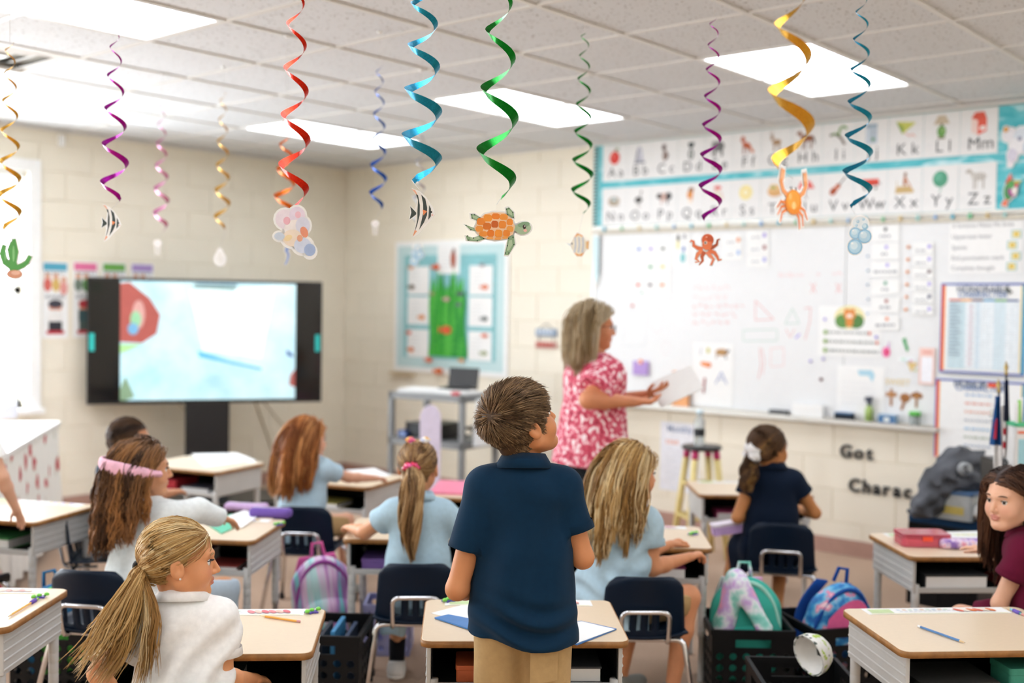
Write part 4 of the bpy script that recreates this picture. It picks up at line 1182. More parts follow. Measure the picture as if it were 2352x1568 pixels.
# ---- red-haired girl by the corner
D = 5.68
g = Person('girl with long red hair in a light blue shirt, arm stretched over her desk', (712,1050,D), (708,1010,D), -25, -52, -2, 1.17, '#e0ab8c', hs=0.95, lean=10, side=3, h=0.006, seed=51)
g.set_arm(1, (800,1096,D+0.06), (865,1098,D+0.26)); g.set_arm(-1, (655,1120,D+0.05), (715,1112,D+0.24))
g.sit_legs(out=0.05); g.body(); g.shirt(m_ltblue, sleeve=0.55, hem=-0.10, o=0.014, flare=0.01); g.pants(m_khaki, short=0.85); g.shoes(m_shoeg, m_sole)
rd = ['#7a4420','#95572a','#b06d37','#c98549','#8a4f26','#d79a5e']
g.hair([cap_mesh(1,'#8a4f26',line_girl,off=0.002), hair_long(g.rng, 1500, 0.33, g.gvec(), rd, g.body_caps(), wave=0.005, wl=0.14, back=1.3, side_w=0.6, rad=0.0024, puff=0.02, K=60, cw=0.45)])
g.eyes('#8a5a38')

# ---- girl with the ponytail, light blue dress
D = 4.47
g = Person('girl in a light blue dress with a braid and ponytail tied with a red scrunchie', (962,1148,D), (961,1074,D+0.01), 2, -8, -4, 1.24, '#d79a72', hs=0.95, lean=6, h=0.0048, seed=61)
g.set_arm(-1, (838,1222,D+0.06), (806,1212,D+0.24)); g.set_arm(1, (1085,1235,D+0.05), (1075,1215,D+0.26))
g.sit_legs(out=0.03, shin=-0.12); g.body()
m_blued = fabric('light_blue_dress_knit', '#b1cedd'); g.shirt(m_blued, sleeve=0.50, hem=-0.06, o=0.012, name='dress', sl_o=0.02)
g.collar(m_blued, r0=0.053); g.skirt(m_blued, 0.20, parent=g.top); g.shoes(m_shoew, m_sole, m_sockb, 0.12)
lb = ['#5b4228','#745434','#8e6a42','#a98457','#c4a273','#6a4d30']
tie = g.to_head(g.px((946,1075,D-0.085)))
def hpx(x, y, dd): return g.to_head(g.px((x,y,D+dd)))
g.hair([cap_mesh(1,'#5b4228',line_girl,off=0.004), hair_tied(g.rng, 1800, tie, lb, rad=0.0019),
        hair_tail(g.rng, 420, [tie, hpx(948,1110,-0.13), hpx(946,1170,-0.14), hpx(942,1230,-0.14), hpx(945,1292,-0.14)], lambda t: 0.016+0.04*math.sin(2.6*min(t+0.1,1))-0.02*t*t, lb, rad=0.0021, m=16, wave=0.006)])
def scrunchie(name, c, ax, rad, m, r=0.012, n=26, parent=None):
    u = unit(np.cross(ax, v3(0.2,0.1,1))); w = np.cross(ax, u)
    pts = [tuple(c+(u*math.cos(a)+w*math.sin(a))*(rad+0.004*math.sin(7*a))+ax*0.004*math.sin(5*a)) for a in np.linspace(0,2*math.pi,n+1)[:-1]]
    rr = [r*(1+0.28*math.sin(11*2*math.pi*i/n)) for i in range(n)]
    return MB().tube(pts, rr, 9, closed=True).build(name, m, parent)
scrunchie('scrunchie', g.hp(tie)+v3(0,-0.006,0), unit(v3(0,-0.6,-0.8)), 0.022, mat('red_foil_scrunchie','#c0143c',rough=0.25,ramp=[(0.35,'#7d0f3c'),(0.5,'#d51f3f'),(0.66,'#e85a9a')],vscale=45), 0.013, parent=g.root)
m_bow = mat('rainbow_ribbon','#e0c0a0',rough=0.3,ramp=[(0.25,'#2f6fd0'),(0.40,'#f4f2ee'),(0.5,'#f0b63a'),(0.6,'#d8488a'),(0.75,'#7a3fb0')],vscale=22)
bc = g.hp((0.004,-0.045,0.112)); mb = MB()
for q in (-1,1):
    def lobe(u, v):
        a = 2*math.pi*v; rr = 0.017*math.sin(math.pi*min(u*0.9+0.1,1)); return tuple(bc + v3(q*(0.006+0.046*u), math.cos(a)*rr*0.7, math.sin(a)*rr+0.008*u))
    mb.grid(lobe, 7, 10)
mb.build('hair_bow', m_bow, g.root)
mb = MB()                                                    # braid down the back of the head
for i in range(6):
    t = i/5; c = g.hp(v3(0.0,-0.07-0.032*t,0.10-0.075*t)); 
    for q in (-1,1): mb.tube([tuple(c+v3(q*0.016,0,0.008)), tuple(c+v3(q*0.007,-0.006,0)), tuple(c+v3(-q*0.003,-0.004,-0.008))], [0.005,0.008,0.005], 7)
me = mb.build('braid', mat('braid_hair','#7d5c39',rough=0.45,var=0.25,vscale=120), g.root)
g.eyes()

# ---- girl with loose blonde hair, light blue polo
D = 4.33
g = Person('girl with loose wavy blonde hair in a light blue polo and khaki shorts', (1436,1158,D), (1452,1086,D-0.01), -28, -66, -4, 1.26, '#d8966c', hs=0.97, lean=12, side=4, h=0.0048, seed=71)
g.set_arm(1, (1498,1304,D-0.05), (1585,1278,D+0.05), curl=55); g.set_arm(-1, (1440,1290,D+0.14), (1540,1250,D+0.26), curl=45)
g.sit_legs(out=0.05, shin=-0.08, yaw=-24); g.body(fat=1.08)
g.shirt(m_ltblue, sleeve=0.50, hem=-0.10, o=0.014, flare=0.02, fat=1.06, sl_o=0.016, drape=soft_drape(g.pel[2], 0.006))
g.collar(m_ltblue, r0=0.055); g.cuff_bands(m_ltblue)
g.pants(m_khaki, short=0.86, name='shorts', o=0.014); g.shoes(m_shoeg, m_sole)
wb_ = ['#7d5a31','#9c7440','#bd9457','#d6b57d','#ead2a2','#8c6638','#e0c08a']
g.hair([cap_mesh(1,'#8a6538',line_girl,off=0.002), hair_long(g.rng, 2600, 0.36, g.gvec(), wb_, g.body_caps(), wave=0.007, wl=0.15, back=1.3, side_w=0.6, rad=0.0019, puff=0.022, K=60, cw=0.6)])
g.eyes('#8a6538')

# ---- girl in the navy dress by the board
D = 5.38
g = Person('girl in a navy dress with a white scrunchie, looking right', (1776,1078,D), (1768,1030,D), -8, -58, -2, 1.22, '#c2824f', hs=0.94, lean=4, side=1, h=0.0055, seed=81)
g.set_arm(-1, (1694,1188,D-0.02), (1735,1178,D+0.14)); g.set_arm(1, (1872,1178,D+0.0), (1822,1165,D+0.14))
g.sit_legs(out=0.07, shin=-0.02); 
g.set_leg(-1, g.hip[-1]+v3(-0.10,0.12,-0.05), v3(g.hip[-1][0]-0.13, g.hip[-1][1]+0.06, 0.05), (-0.3,1,0))
g.set_leg(1, g.hip[1]+v3(0.02,0.24,0.0), v3(g.hip[1][0]-0.02, g.hip[1][1]+0.02, 0.09), (0.6,0.8,0))
g.body(); g.shirt(m_navydress, sleeve=0.42, hem=-0.06, o=0.012, name='dress', sl_o=0.018); g.collar(m_navydress, r0=0.053); g.skirt(m_navydress, 0.27, parent=g.top)
g.shoes(m_shoer, m_sole)
bb = ['#3a2817','#4f3620','#66472b','#7f5b38','#96703f']
tie = g.to_head(g.px((1728,1048,D-0.03)))
def hpx(x, y, dd): return g.to_head(g.px((x,y,D+dd)))
g.hair([cap_mesh(1,'#4a331f',line_girl,off=0.004), hair_tied(g.rng, 1300, tie, bb, rad=0.0024),
        hair_tail(g.rng, 300, [tie, hpx(1722,1070,-0.07), hpx(1718,1100,-0.10), hpx(1712,1130,-0.11)], lambda t: 0.02+0.022*math.sin(3*min(t+0.05,1)), bb, rad=0.0026, wave=0.010, wl=0.04)])
m_wsc = fabric('white_frilly_cloth','#f6f5f3')
scrunchie('scrunchie', g.px((1727,1042,D-0.04)), unit(v3(-0.9,-0.3,0.1)), 0.034, m_wsc, 0.027, parent=g.root)
g.eyes('#3a2817')

# ---- girl in maroon at the right edge
D = 3.98
g = Person('girl in maroon with long dark brown hair, at the right edge, face turned left', (2352,1222,D), (2322,1146,D-0.02), 62, 118, -3, 1.2, '#e7b394', hs=0.97, lean=10, h=0.0042, seed=91)
g.set_arm(1, (2330,1290,D+0.16), (2262,1266,D+0.26), curl=20); g.set_arm(-1, (2296,1385,D-0.05), (2300,1450,D+0.12))
g.sit_legs(out=0.04); g.body()
g.shirt(m_maroon, sleeve=0.5, hem=-0.09, o=0.012, sl_o=0.02); g.collar(m_maroon, r0=0.054); g.cuff_bands(m_maroon); g.skirt(m_maroon, 0.27, parent=g.top); g.shoes(m_shoew, m_sole)
db = ['#2b1a13','#3b251a','#4c3122','#5d3d2a','#6d4a33']
g.hair([cap_mesh(1,'#33201a',line_girl,off=0.002), hair_long(g.rng, 2600, 0.38, g.gvec(), db, g.body_caps(), wave=0.004, wl=0.16, back=0.75, rad=0.0018, puff=0.014, K=80, cw=0.45, parting=0.01)])
g.eyes('#5a3d2a', look=(-0.25,0.05))

# ---- teacher
D = 5.4
g = Person('adult in a pink floral blouse and glasses holding white papers at the board', (1368,826,D), (1364,750,D), -62, -84, -3, 1.56, '#d18a62', hs=1.0, lean=2, sit=False, h=0.006, seed=101)
g.set_arm(1, (1352,918,D-0.24), (1466,922,D-0.16), curl=30, palm=(0,0.3,1)); g.set_arm(-1, (1400,925,D+0.18), (1490,905,D+0.02), curl=30, palm=(0,0.3,1))
g.stand_legs(); g.body(fat=1.18)
m_flor = mat('pink_floral_cloth','#c94a63',rough=0.8,ramp=[(0.33,'#8f2038'),(0.42,'#c8405a'),(0.53,'#d8657a'),(0.60,'#efd9dc'),(0.68,'#f7f0f0')],vscale=46)
g.shirt(m_flor, sleeve=0.72, hem=-0.06, o=0.018, flare=0.02, fat=1.28, sl_o=0.026, name='blouse')
g.pants(m_black, fat=1.25, o=0.015); g.shoes(mat('black_shoe','#1a1a1c',rough=0.4), m_foot)
gr = ['#8a7352','#a58c66','#bba583','#cdbb9c','#9a825c','#ddcfb6']
g.hair([cap_mesh(1,'#a58c66',line_girl,off=0.002), hair_long(g.rng, 1700, 0.23, g.gvec(), gr, g.body_caps(), wave=0.003, wl=0.2, back=0.5, rad=0.0022, puff=0.022, K=60, cw=0.45)])
g.eyes('#8a7352')
mb = MB()
for q in (-1,1): mb.tube([tuple(g.hp((q*0.033+0.021*math.cos(a), 0.104-0.01*abs(math.cos(a))*(1 if math.cos(a)*q>0 else 0), -0.002+0.017*math.sin(a)))) for a in np.linspace(0,2*math.pi,15)[:-1]], 0.0014, 6, closed=True)
mb.tube([tuple(g.hp((-0.012,0.105,0.002))), tuple(g.hp((0.012,0.105,0.002)))], 0.0014, 6)
for q in (-1,1): mb.tube([tuple(g.hp((q*0.054,0.098,0.002))), tuple(g.hp((q*0.078,0.04,0.004))), tuple(g.hp((q*0.082,-0.01,0.006)))], 0.0014, 6)
mb.build('glasses', mat('dark_frame','#3a2a26',rough=0.3), g.root)
TEACH = g

# ---- child at the left edge, only an arm in the picture
D = 4.78
g = Person('child in a white shirt at the left edge, only the bare arm in view', (-78,962,D), (-85,905,D), -20, -40, 0, 1.22, '#e3b092', hs=0.95, lean=10, sit=False, h=0.006, seed=111)
g.set_arm(1, (4,1095,D-0.02), (38,1170,D+0.06), hdir=None, curl=15); g.set_arm(-1, (-150,1090,D), (-120,1180,D+0.1))
g.stand_legs(); g.body(); g.shirt(m_whitepolo, sleeve=0.62, hem=-0.1, sl_o=0.02); g.pants(m_khaki); g.shoes(m_shoeg, m_sole)
g.hair([cap_mesh(1,'#4a3522',line_boy,off=0.007), hair_short(g.rng, 900, hc_, (0.02,-0.092,0.068), rad=0.003)])
g.eyes()
# ================================================================== back wall: alphabet strip, whiteboard and what hangs on it
m_frame = mat('aluminium_rail', '#cfcdc6', rough=0.35, metal=0.4, var=0.03)
m_board = mat('whiteboard_enamel', '#e6e7e7', rough=0.5, var=0.01)
m_paper = mat('white_paper', '#f1f1ef', rough=0.7, var=0.015)
m_card = mat('white_card', '#e9e8e6', rough=0.6, var=0.015)
def wave_mat():
    m = bpy.data.materials.new('teal_water_print'); m.use_nodes = True; N = m.node_tree.nodes; L = m.node_tree.links; b = N['Principled BSDF']; b.inputs['Roughness'].default_value = 0.6
    tc = N.new('ShaderNodeTexCoord'); mp = N.new('ShaderNodeMapping'); mp.inputs['Scale'].default_value = (2.2, 2.2, 9); L.new(tc.outputs['Object'], mp.inputs['Vector'])
    nz = N.new('ShaderNodeTexNoise'); nz.inputs['Scale'].default_value = 2.2; nz.inputs['Detail'].default_value = 5; nz.inputs['Distortion'].default_value = 1.2; L.new(mp.outputs[0], nz.inputs['Vector'])
    rp = N.new('ShaderNodeValToRGB'); L.new(nz.outputs['Fac'], rp.inputs['Fac']); e = rp.color_ramp.elements
    e[0].position = 0.36; e[0].color = (*lin('#3fb3bf'),1); e[1].position = 0.72; e[1].color = (*lin('#dff3f4'),1)
    k = e.new(0.55); k.color = (*lin('#63c6cf'),1); L.new(rp.outputs['Color'], b.inputs['Base Color']); return m
m_wave = wave_mat()
BX0 = -4.95
bb_ = empty('bulletin_strip', ((BX0-1.5)/2, WALL_Y, 2.12)); tag(bb_, 'teal water-print bulletin strip behind the alphabet cards', 'bulletin board')
def wpart(name, x0, x1, z0, z1, o0, o1, m, parent=None, bevel=0.0):
    """box on the back wall; o = how far it stands out"""
    mb = MB()
    if parent is not None and parent.type == 'EMPTY':
        lx, ly, lz = parent.location; mb.box((x0-lx, WALL_Y-o1-ly, z0-lz), (x1-lx, WALL_Y-o0-ly, z1-lz))
        return mb.build(name, m, parent, bevel=bevel)
    mb.box((x0, WALL_Y-o1, z0), (x1, WALL_Y-o0, z1)); ob = mb.build(name, m, parent, bevel=bevel)
    if parent is None: recenter(ob)
    return ob
wpart('backing_paper', BX0+0.05, -1.5, 2.125, 2.715, 0.004, 0.012, m_wave, bb_)
mb = MB(); o = bb_.location
for k in range(46):                                          # scalloped black-and-teal border strip
    z = 2.135+0.0128*k; mb.cbox((BX0+0.012-o.x, -0.018, z-o.z), (0.018 if k % 2 else 0.026, 0.006, 0.0115), k % 2)
mb.build('dotted_border', [mat('border_black','#2b3a3d'), mat('border_teal','#8fd0d2')], bb_)
wpart('border_backing', BX0-0.005, BX0+0.05, 2.125, 2.715, 0.004, 0.014, mat('border_teal2','#79b9bd'), bb_)

ICON = {}
def I(ch, f): ICON[ch] = f
I('A', lambda p: p.e(0,-.1,.62,.68,'#d8392f').e(-.2,.1,.2,.25,'#e8675a').p([(0,.5),(.08,.5),(.12,.9),(.04,.9)],'#6b4a2a').e(.3,.72,.24,.1,'#5f8f3c',20))
I('B', lambda p: p.p([(-.5,-.7),(.5,-.7),(.3,.5),(0,.9),(-.3,.5)],'#b9b9c4').p([(-.6,-.7),(.7,-.7),(.7,-.85),(-.6,-.85)],'#5b5b6b').l([(-.2,.4),(-.4,-.7)],.1,'#4b4b5c').e(.1,0,.12,.4,'#dcdce4'))
I('C', lambda p: p.e(.05,-.3,.3,.5,'#6a4a42').e(-.1,.45,.24,.25,'#5b3d36').p([(-.3,.55),(-.2,.9),(-.05,.65)],'#5b3d36').p([(0,.65),(.12,.9),(.15,.5)],'#5b3d36').e(.0,-.3,.12,.4,'#b8a59a').l([(.3,-.6),(.45,-.2)],.1,'#5b3d36'))
I('D', lambda p: p.e(0,-.4,.3,.5,'#3a4a48').e(0,.45,.27,.28,'#2c3a3a').e(-.2,.5,.1,.26,'#1f2a2b',15).e(.22,.5,.1,.26,'#1f2a2b',-15).e(0,-.4,.13,.36,'#d8d8d4'))
I('E', lambda p: p.e(0,.1,.66,.5,'#7d7d7b').e(-.45,.3,.28,.34,'#8b8b88').r(-.5,-.85,-.25,0,'#6d6d6b').r(.25,-.85,.5,0,'#6d6d6b').l([(-.6,.2),(-.72,-.3),(-.6,-.7)],.12,'#747472').e(.1,.2,.2,.3,'#62625f'))
I('F', lambda p: p.e(0,-.05,.5,.3,'#c0603a',-25).e(-.4,.5,.24,.24,'#b9582f').p([(-.58,.6),(-.5,.92),(-.4,.68)],'#b9582f').p([(-.4,.68),(-.25,.9),(-.22,.6)],'#b9582f').l([(.3,-.2),(.7,-.75)],.26,'#c9744c').r(-.4,-.85,-.25,-.1,'#8a4a30').r(.05,-.8,.18,-.2,'#8a4a30'))
I('G', lambda p: p.e(.05,0,.45,.26,'#b08a63').e(-.4,.4,.18,.2,'#a5805a').l([(-.45,.55),(-.6,.95)],.07,'#8d6b4b').l([(-.35,.55),(-.35,.95)],.07,'#8d6b4b').r(-.25,-.8,-.12,0,'#9a7753').r(.25,-.8,.38,0,'#9a7753'))
I('H', lambda p: p.e(.05,.1,.6,.3,'#9a5a2c').l([(-.4,.2),(-.7,.7)],.26,'#8a4e26').e(-.78,.62,.22,.13,'#8a4e26',35).r(-.42,-.85,-.28,0,'#7a4522').r(.35,-.85,.5,0,'#7a4522').r(-.15,-.8,-.05,0,'#6d3d1e').l([(.6,.25),(.78,-.4)],.14,'#4b2c18').e(-.05,.35,.2,.12,'#5a3a22'))
I('I', lambda p: p.l([(-.8,.15),(-.3,.25),(.2,-.1),(.6,-.75)],.2,'#5b4633').l([(0,.05),(.1,.6),(.35,.85),(.65,.75),(.75,.6)],.2,'#6f9a45').l([(-.6,.2),(-.2,.3)],.16,'#6f9a45'))
I('J', lambda p: p.r(-.5,-.85,.5,.7,'#b7c4cf').r(-.5,.55,.5,.8,'#8fa6b8').e(.15,-.5,.18,.16,'#6f9a78').r(-.4,-.8,-.25,.5,'#d6dee5'))
I('K', lambda p: p.p([(-.85,.8),(.85,.6),(-.3,-.3)],'#c9cb63').p([(-.85,.8),(-.3,-.3),(-.15,.25)],'#8ea646').l([(-.05,-.2),(.3,-.5),(.6,-.35),(.8,-.6)],.07,'#e08a76'))
I('L', lambda p: p.p([(-.3,.95),(.3,.95),(.65,.25),(-.65,.25)],'#c7b79c').e(0,-.35,.36,.5,'#6a9f4d').r(-.1,.1,.1,.3,'#6b5a3a').r(-.3,-.95,.3,-.8,'#7d6a4a').e(.1,-.25,.1,.2,'#9cc47a'))
I('M', lambda p: p.p([(-.6,-.6),(-.1,-.9),(-.1,.3),(-.6,.5)],'#f0d5cc').p([(-.1,-.9),(.6,-.6),(.6,.4),(-.1,.3)],'#e8604a').p([(-.6,.5),(-.1,.3),(.6,.4),(.4,.95),(-.3,.95)],'#dd5a44').e(.3,-.35,.25,.2,'#f6e8e2'))
I('N', lambda p: p.e(0,-.1,.7,.5,'#b5a58f').e(0,.05,.45,.28,'#9a8a75').e(-.12,.1,.14,.18,'#b9d2d8').e(.15,.08,.14,.18,'#c6dce0').l([(-.6,-.4),(.7,-.55)],.07,'#8b7a63'))
I('O', lambda p: p.e(0,-.1,.45,.32,'#4d4a48').l([(.2,.1),(.3,.6)],.1,'#7d7671').e(.32,.68,.14,.1,'#7d7671').l([(-.05,-.35),(-.05,-.9)],.06,'#8b8079').l([(.15,-.35),(.15,-.9)],.06,'#8b8079'))
I('P', lambda p: p.e(.1,.05,.68,.4,'#c9a79b').e(.55,.1,.35,.38,'#3d3a3b').e(-.55,.15,.3,.28,'#47403f').r(-.35,-.7,-.2,-.1,'#c2a096').r(.35,-.7,.5,-.1,'#3d3a3b'))
I('Q', lambda p: p.e(0,.25,.3,.35,'#c98a53').p([(-.4,.2),(.35,.6),(.2,-.6),(-.1,-.6)],'#d98c3f').e(.1,.6,.3,.2,'#8a5a33').e(-.05,-.5,.2,.3,'#efe3d4'))
I('R', lambda p: p.e(0,.6,.4,.2,'#d8615b').l([(-.6,-.5),(-.4,.2),(0,.45),(.4,.2),(.6,-.5)],.12,'#e5c3b5').l([(-.4,-.5),(0,.2),(.4,-.5)],.1,'#dccf9f'))
I('S', lambda p: p.e(0,0,.7,.7,'#efe2a6').e(0,0,.45,.45,'#e9cf6a').e(0,0,.3,.3,'#f4ecca'))
I('T', lambda p: p.e(0,-.1,.75,.45,'#d6a56a').p([(-.8,0),(.8,0),(.5,.5),(-.4,.6)],'#e3bd86').e(-.2,.3,.3,.12,'#8fa04d'))
I('U', lambda p: p.p([(-.8,0),(-.5,.6),(0,.8),(.5,.6),(.85,0)],'#e26a63').l([(0,.1),(0,-.75),(.2,-.85)],.09,'#7b4a44'))
I('V', lambda p: p.e(-.35,-.35,.4,.3,'#b5532a',45).e(.05,.05,.28,.22,'#c46334',45).l([(.1,.1),(.75,.85)],.1,'#3b2a22').e(-.35,-.35,.12,.1,'#5a2c18',45))
I('W', lambda p: p.r(-.75,0,.75,.5,'#d8432f').r(-.75,-.08,.75,.05,'#a93324').e(-.5,-.3,.2,.26,'#e8e6e2').e(.5,-.3,.2,.26,'#e8e6e2').e(-.5,-.3,.1,.13,'#4a4746').e(.5,-.3,.1,.13,'#4a4746').l([(.7,.2),(.95,.05)],.06,'#333333'))
I('X', lambda p: p.p([(-.8,-.85),(-.7,-.3),(.3,-.25),(.8,-.6),(.75,-.85)],'#c9ab73').l([(0,-.2),(.05,.5)],.26,'#b5734a').e(.05,.7,.14,.17,'#8d6243').l([(-.7,-.6),(-.65,.2)],.06,'#c9b48a').l([(.15,.3),(.55,-.4)],.1,'#c27c4c'))
I('Y', lambda p: p.e(0,.15,.62,.68,'#4f9d7d').e(-.15,.3,.3,.4,'#63b091',30).l([(-.3,-.3),(.4,.5)],.05,'#3c8467').l([(0,-.5),(.1,-.75),(-.1,-.95)],.06,'#4f9d7d'))
I('Z', lambda p: p.e(.1,.15,.62,.34,'#cfcac2').l([(-.35,.3),(-.65,.7)],.28,'#c4beb5').e(-.75,.62,.22,.14,'#b5afa6',35).r(-.32,-.85,-.2,0,'#b5afa6').r(.4,-.85,.54,0,'#b5afa6').r(-.12,-.8,-.02,0,'#c4beb5').l([(-.1,.45),(-.05,-.1)],.05,'#8b867e').l([(.2,.45),(.22,-.1)],.05,'#8b867e').l([(.5,.4),(.45,-.05)],.05,'#8b867e'))
WHAT = dict(zip('ABCDEFGHIJKLMNOPQRSTUVWXYZ', ['red apple','grey bell','brown cat','dark dog','grey elephant','orange fox','tan goat','brown horse','green inchworm on a twig','pale blue jar','yellow kite','green lamp','red milk carton','bird nest','small ostrich','spotted pig','orange queen','pale rainbow','yellow sun','tan pie','red umbrella top','orange violin','red wagon','small xylophone figure','green yarn ball','grey zebra']))
m_ink = mat('grey_black_ink', '#3b3c3f', rough=0.7, var=0)
CX0, CX1 = -4.875, -2.095
cw = (CX1-CX0)/13
for i, ch in enumerate('ABCDEFGHIJKLMNOPQRSTUVWXYZ'):
    x0 = CX0+cw*(i % 13); z0, z1 = ((2.447, 2.712) if i < 13 else (2.128, 2.400))
    cd = empty('alphabet_card', (x0+cw/2, WALL_Y-0.0125, z0)); tag(cd, 'white alphabet card reading %s%s with a %s' % (ch, ch.lower(), WHAT[ch]), 'card', 'alphabet cards above the whiteboard')
    h = z1-z0; MB().box((-cw/2+0.0012, -0.003, 0), (cw/2-0.0012, 0, h)).build('card', m_card, cd)
    Mp = Matrix(((1,0,0,0.0),(0,0,-1,-0.003),(0,1,0,h*0.665),(0,0,0,1)))
    pc = Pic(); ICON[ch](pc); pc.mesh('picture', Mp, 0.072, 0.072, cd)
    Mt = Matrix(((1,0,0,0.012),(0,0,-1,-0.0037),(0,1,0,h*0.12),(0,0,0,1)))
    text_mesh(ch+('' if ch in 'MW' else ' ')+ch.lower(), 0.098, Mt, 'letters', m_ink, cd, align='CENTER', bold=0.0)
    gl = MB()
    for q in range(3): gl.box((-cw/2+0.012, -0.0034, 0.045+0.018*q), (-cw/2+0.055, -0.0031, 0.0465+0.018*q))
    gl.build('guide_lines', mat('faint_grey_line','#c9c9cb'), cd)
# cut-out animals at the right end of the strip
def wall_cutout(name, px, py, w, h, draw, label, cat, group=None, out=0.02, back='#f4f2ee'):
    c = WB(px, py, WALL_Y-out); o = empty(name, (c.x, c.y, c.z-h/2)); tag(o, label, cat, group)
    pc = Pic(); draw(pc)
    outl = MB(); 
    for pts, col in pc.sh:
        cx = sum(p[0] for p in pts)/len(pts); cy = sum(p[1] for p in pts)/len(pts)
        q = [(cx+(x-cx)*1.06+(0.04 if x > cx else -0.04), cy+(y-cy)*1.06+(0.04 if y > cy else -0.04)) for x, y in pts]
        ar = sum(q[k][0]*q[(k+1)%len(q)][1]-q[(k+1)%len(q)][0]*q[k][1] for k in range(len(q)))
        if ar < 0: q = q[::-1]
        outl.prism([(x*w/2, y*h/2) for x, y in q], -0.001, 0.001, 0, Matrix(((1,0,0,0),(0,0,-1,0),(0,1,0,h/2),(0,0,0,1))))
    outl.build('card_back', paint(back), o)
    pc.mesh('picture', Matrix(((1,0,0,0),(0,0,-1,-0.001),(0,1,0,h/2),(0,0,0,1))), w/2, h/2, o)
    return o
wall_cutout('paper_cutout', 2330, 330, 0.19, 0.26, lambda p: p.e(-.3,.4,.4,.3,'#e9e6ea').e(.4,.3,.45,.4,'#dfe6ee').e(.2,-.1,.5,.35,'#f1eff2').e(-.5,.65,.15,.12,'#e0a24d').e(-.1,-.5,.3,.3,'#d9d4e2').e(-.2,-.85,.16,.15,'#efe9ee').e(.3,.2,.12,.1,'#8a90a8').e(.7,-.2,.2,.3,'#c9d6e4'), 'white and lilac sea creature cutout on the teal strip', 'cutout')
wall_cutout('paper_cutout', 2322, 436, 0.13, 0.20, lambda p: p.e(-.2,-.1,.4,.5,'#3f8f4f').e(.15,0,.4,.4,'#a43a8a').e(.3,-.05,.25,.25,'#ece3dc').p([(-.5,.4),(-.1,.95),(.15,.4)],'#e0574a').p([(.1,.5),(.9,.5),(.5,.2)],'#a9b24a').p([(-.6,-.6),(-.2,-.5),(-.3,-.95),(-.8,-.85)],'#e8795a').e(0,.3,.3,.25,'#58a356').e(.45,.25,.14,.12,'#d84a5a'), 'green and purple tropical bird cutout on the teal strip', 'cutout')

# ---- whiteboard with tray and rails
WX0, WX1, WZB, WZT = -4.95, -1.55, 0.86, 2.105
w_ = empty('whiteboard', ((WX0+WX1)/2, WALL_Y, WZB)); tag(w_, 'large white marker board with rails and marker tray', 'whiteboard')
wpart('panel', WX0+0.01, -2.99, WZB, WZT, 0.004, 0.016, m_board, w_); wpart('panel', -2.985, WX1, WZB, WZT, 0.004, 0.016, m_board, w_)
wpart('top_rail', WX0, WX1, WZT-0.005, WZT+0.02, 0.004, 0.03, m_frame, w_, 0.003)
wpart('map_rail', WX0, WX1, WZT-0.04, WZT-0.012, 0.016, 0.028, mat('cork_rail','#cfc8b8',rough=0.8,var=0.15,vscale=80), w_)
wpart('side_frame', WX0, WX0+0.022, WZB, WZT, 0.004, 0.024, m_frame, w_, 0.002)
wpart('tray', WX0, -2.38, WZB-0.035, WZB-0.012, 0.004, 0.085, m_frame, w_, 0.004); wpart('tray_lip', WX0, -2.38, WZB-0.012, WZB-0.002, 0.077, 0.085, m_frame, w_)
mb = MB(); lo = w_.location
# marker writing and drawings (red and green ink)
ink = Pic(); 
def sq(p): c = WB(*p, WALL_Y-0.016); return (c.x, c.z)
def poly(pts, w, col, close=False):
    q = [sq(p) for p in pts]; q = q+[q[0]] if close else q; ink.l(q, w, col)
RED, GRN, PNK = '#e2a9a7', '#b9d2c6', '#ecc4c4'
poly([(1735,690),(1735,735),(1777,733)], .006, RED, True); poly([(1820,708),(1803,743),(1836,742)], .006, GRN, True); poly([(1707,758),(1785,756),(1785,782),(1707,783)], .006, GRN, True)
poly([(1848,708),(1862,706),(1860,740),(1849,780)], .006, RED); poly([(1770,800),(1800,798),(1800,840),(1770,842)], .005, PNK, True); poly([(1745,798),(1748,840),(1742,870)], .006, RED)
poly([(1750,800),(1756,830),(1752,860)], .005, RED); poly([(1805,755),(1815,775),(1825,755)], .005, RED); poly([(1862,650),(1874,672)], .006, RED); poly([(1874,650),(1862,672)], .006, RED); poly([(1920,650),(1932,672)], .006, RED); poly([(1932,650),(1920,672)], .006, RED)
poly([(1508+16*math.cos(a),735+28*math.sin(a)) for a in np.linspace(0,6.28,15)], .004, '#e6dbdc', True); poly([(1530+9*math.cos(a),800+16*math.sin(a)) for a in np.linspace(0,6.28,12)], .004, '#e6dbdc', True)
poly([(1433,712),(1485,712),(1484,792),(1432,795)], .005, '#d8dbdc', True)
rng_ = random.Random(3)
for y, x0, x1 in ((660,1592,1680),(682,1592,1670),(703,1592,1712),(722,1592,1685),(740,1592,1680),(632,1788,1845),(628,1875,1880),(628,1912,1935)):
    x = x0
    while x < x1:
        w = rng_.uniform(6, 14); pts = [(x+w*t/4, y+rng_.uniform(-6,6)) for t in range(5)]; poly(pts, .0045, PNK if y < 700 else RED); x += w+rng_.uniform(2,7)
ink.mesh('marker_drawings', Matrix(((1,0,0,-lo.x),(0,0,-1,-0.0162),(0,1,0,-lo.z),(0,0,0,1))), 1, 1, w_, z=0.0, dz=0.000004)['kind'] = 'stuff'
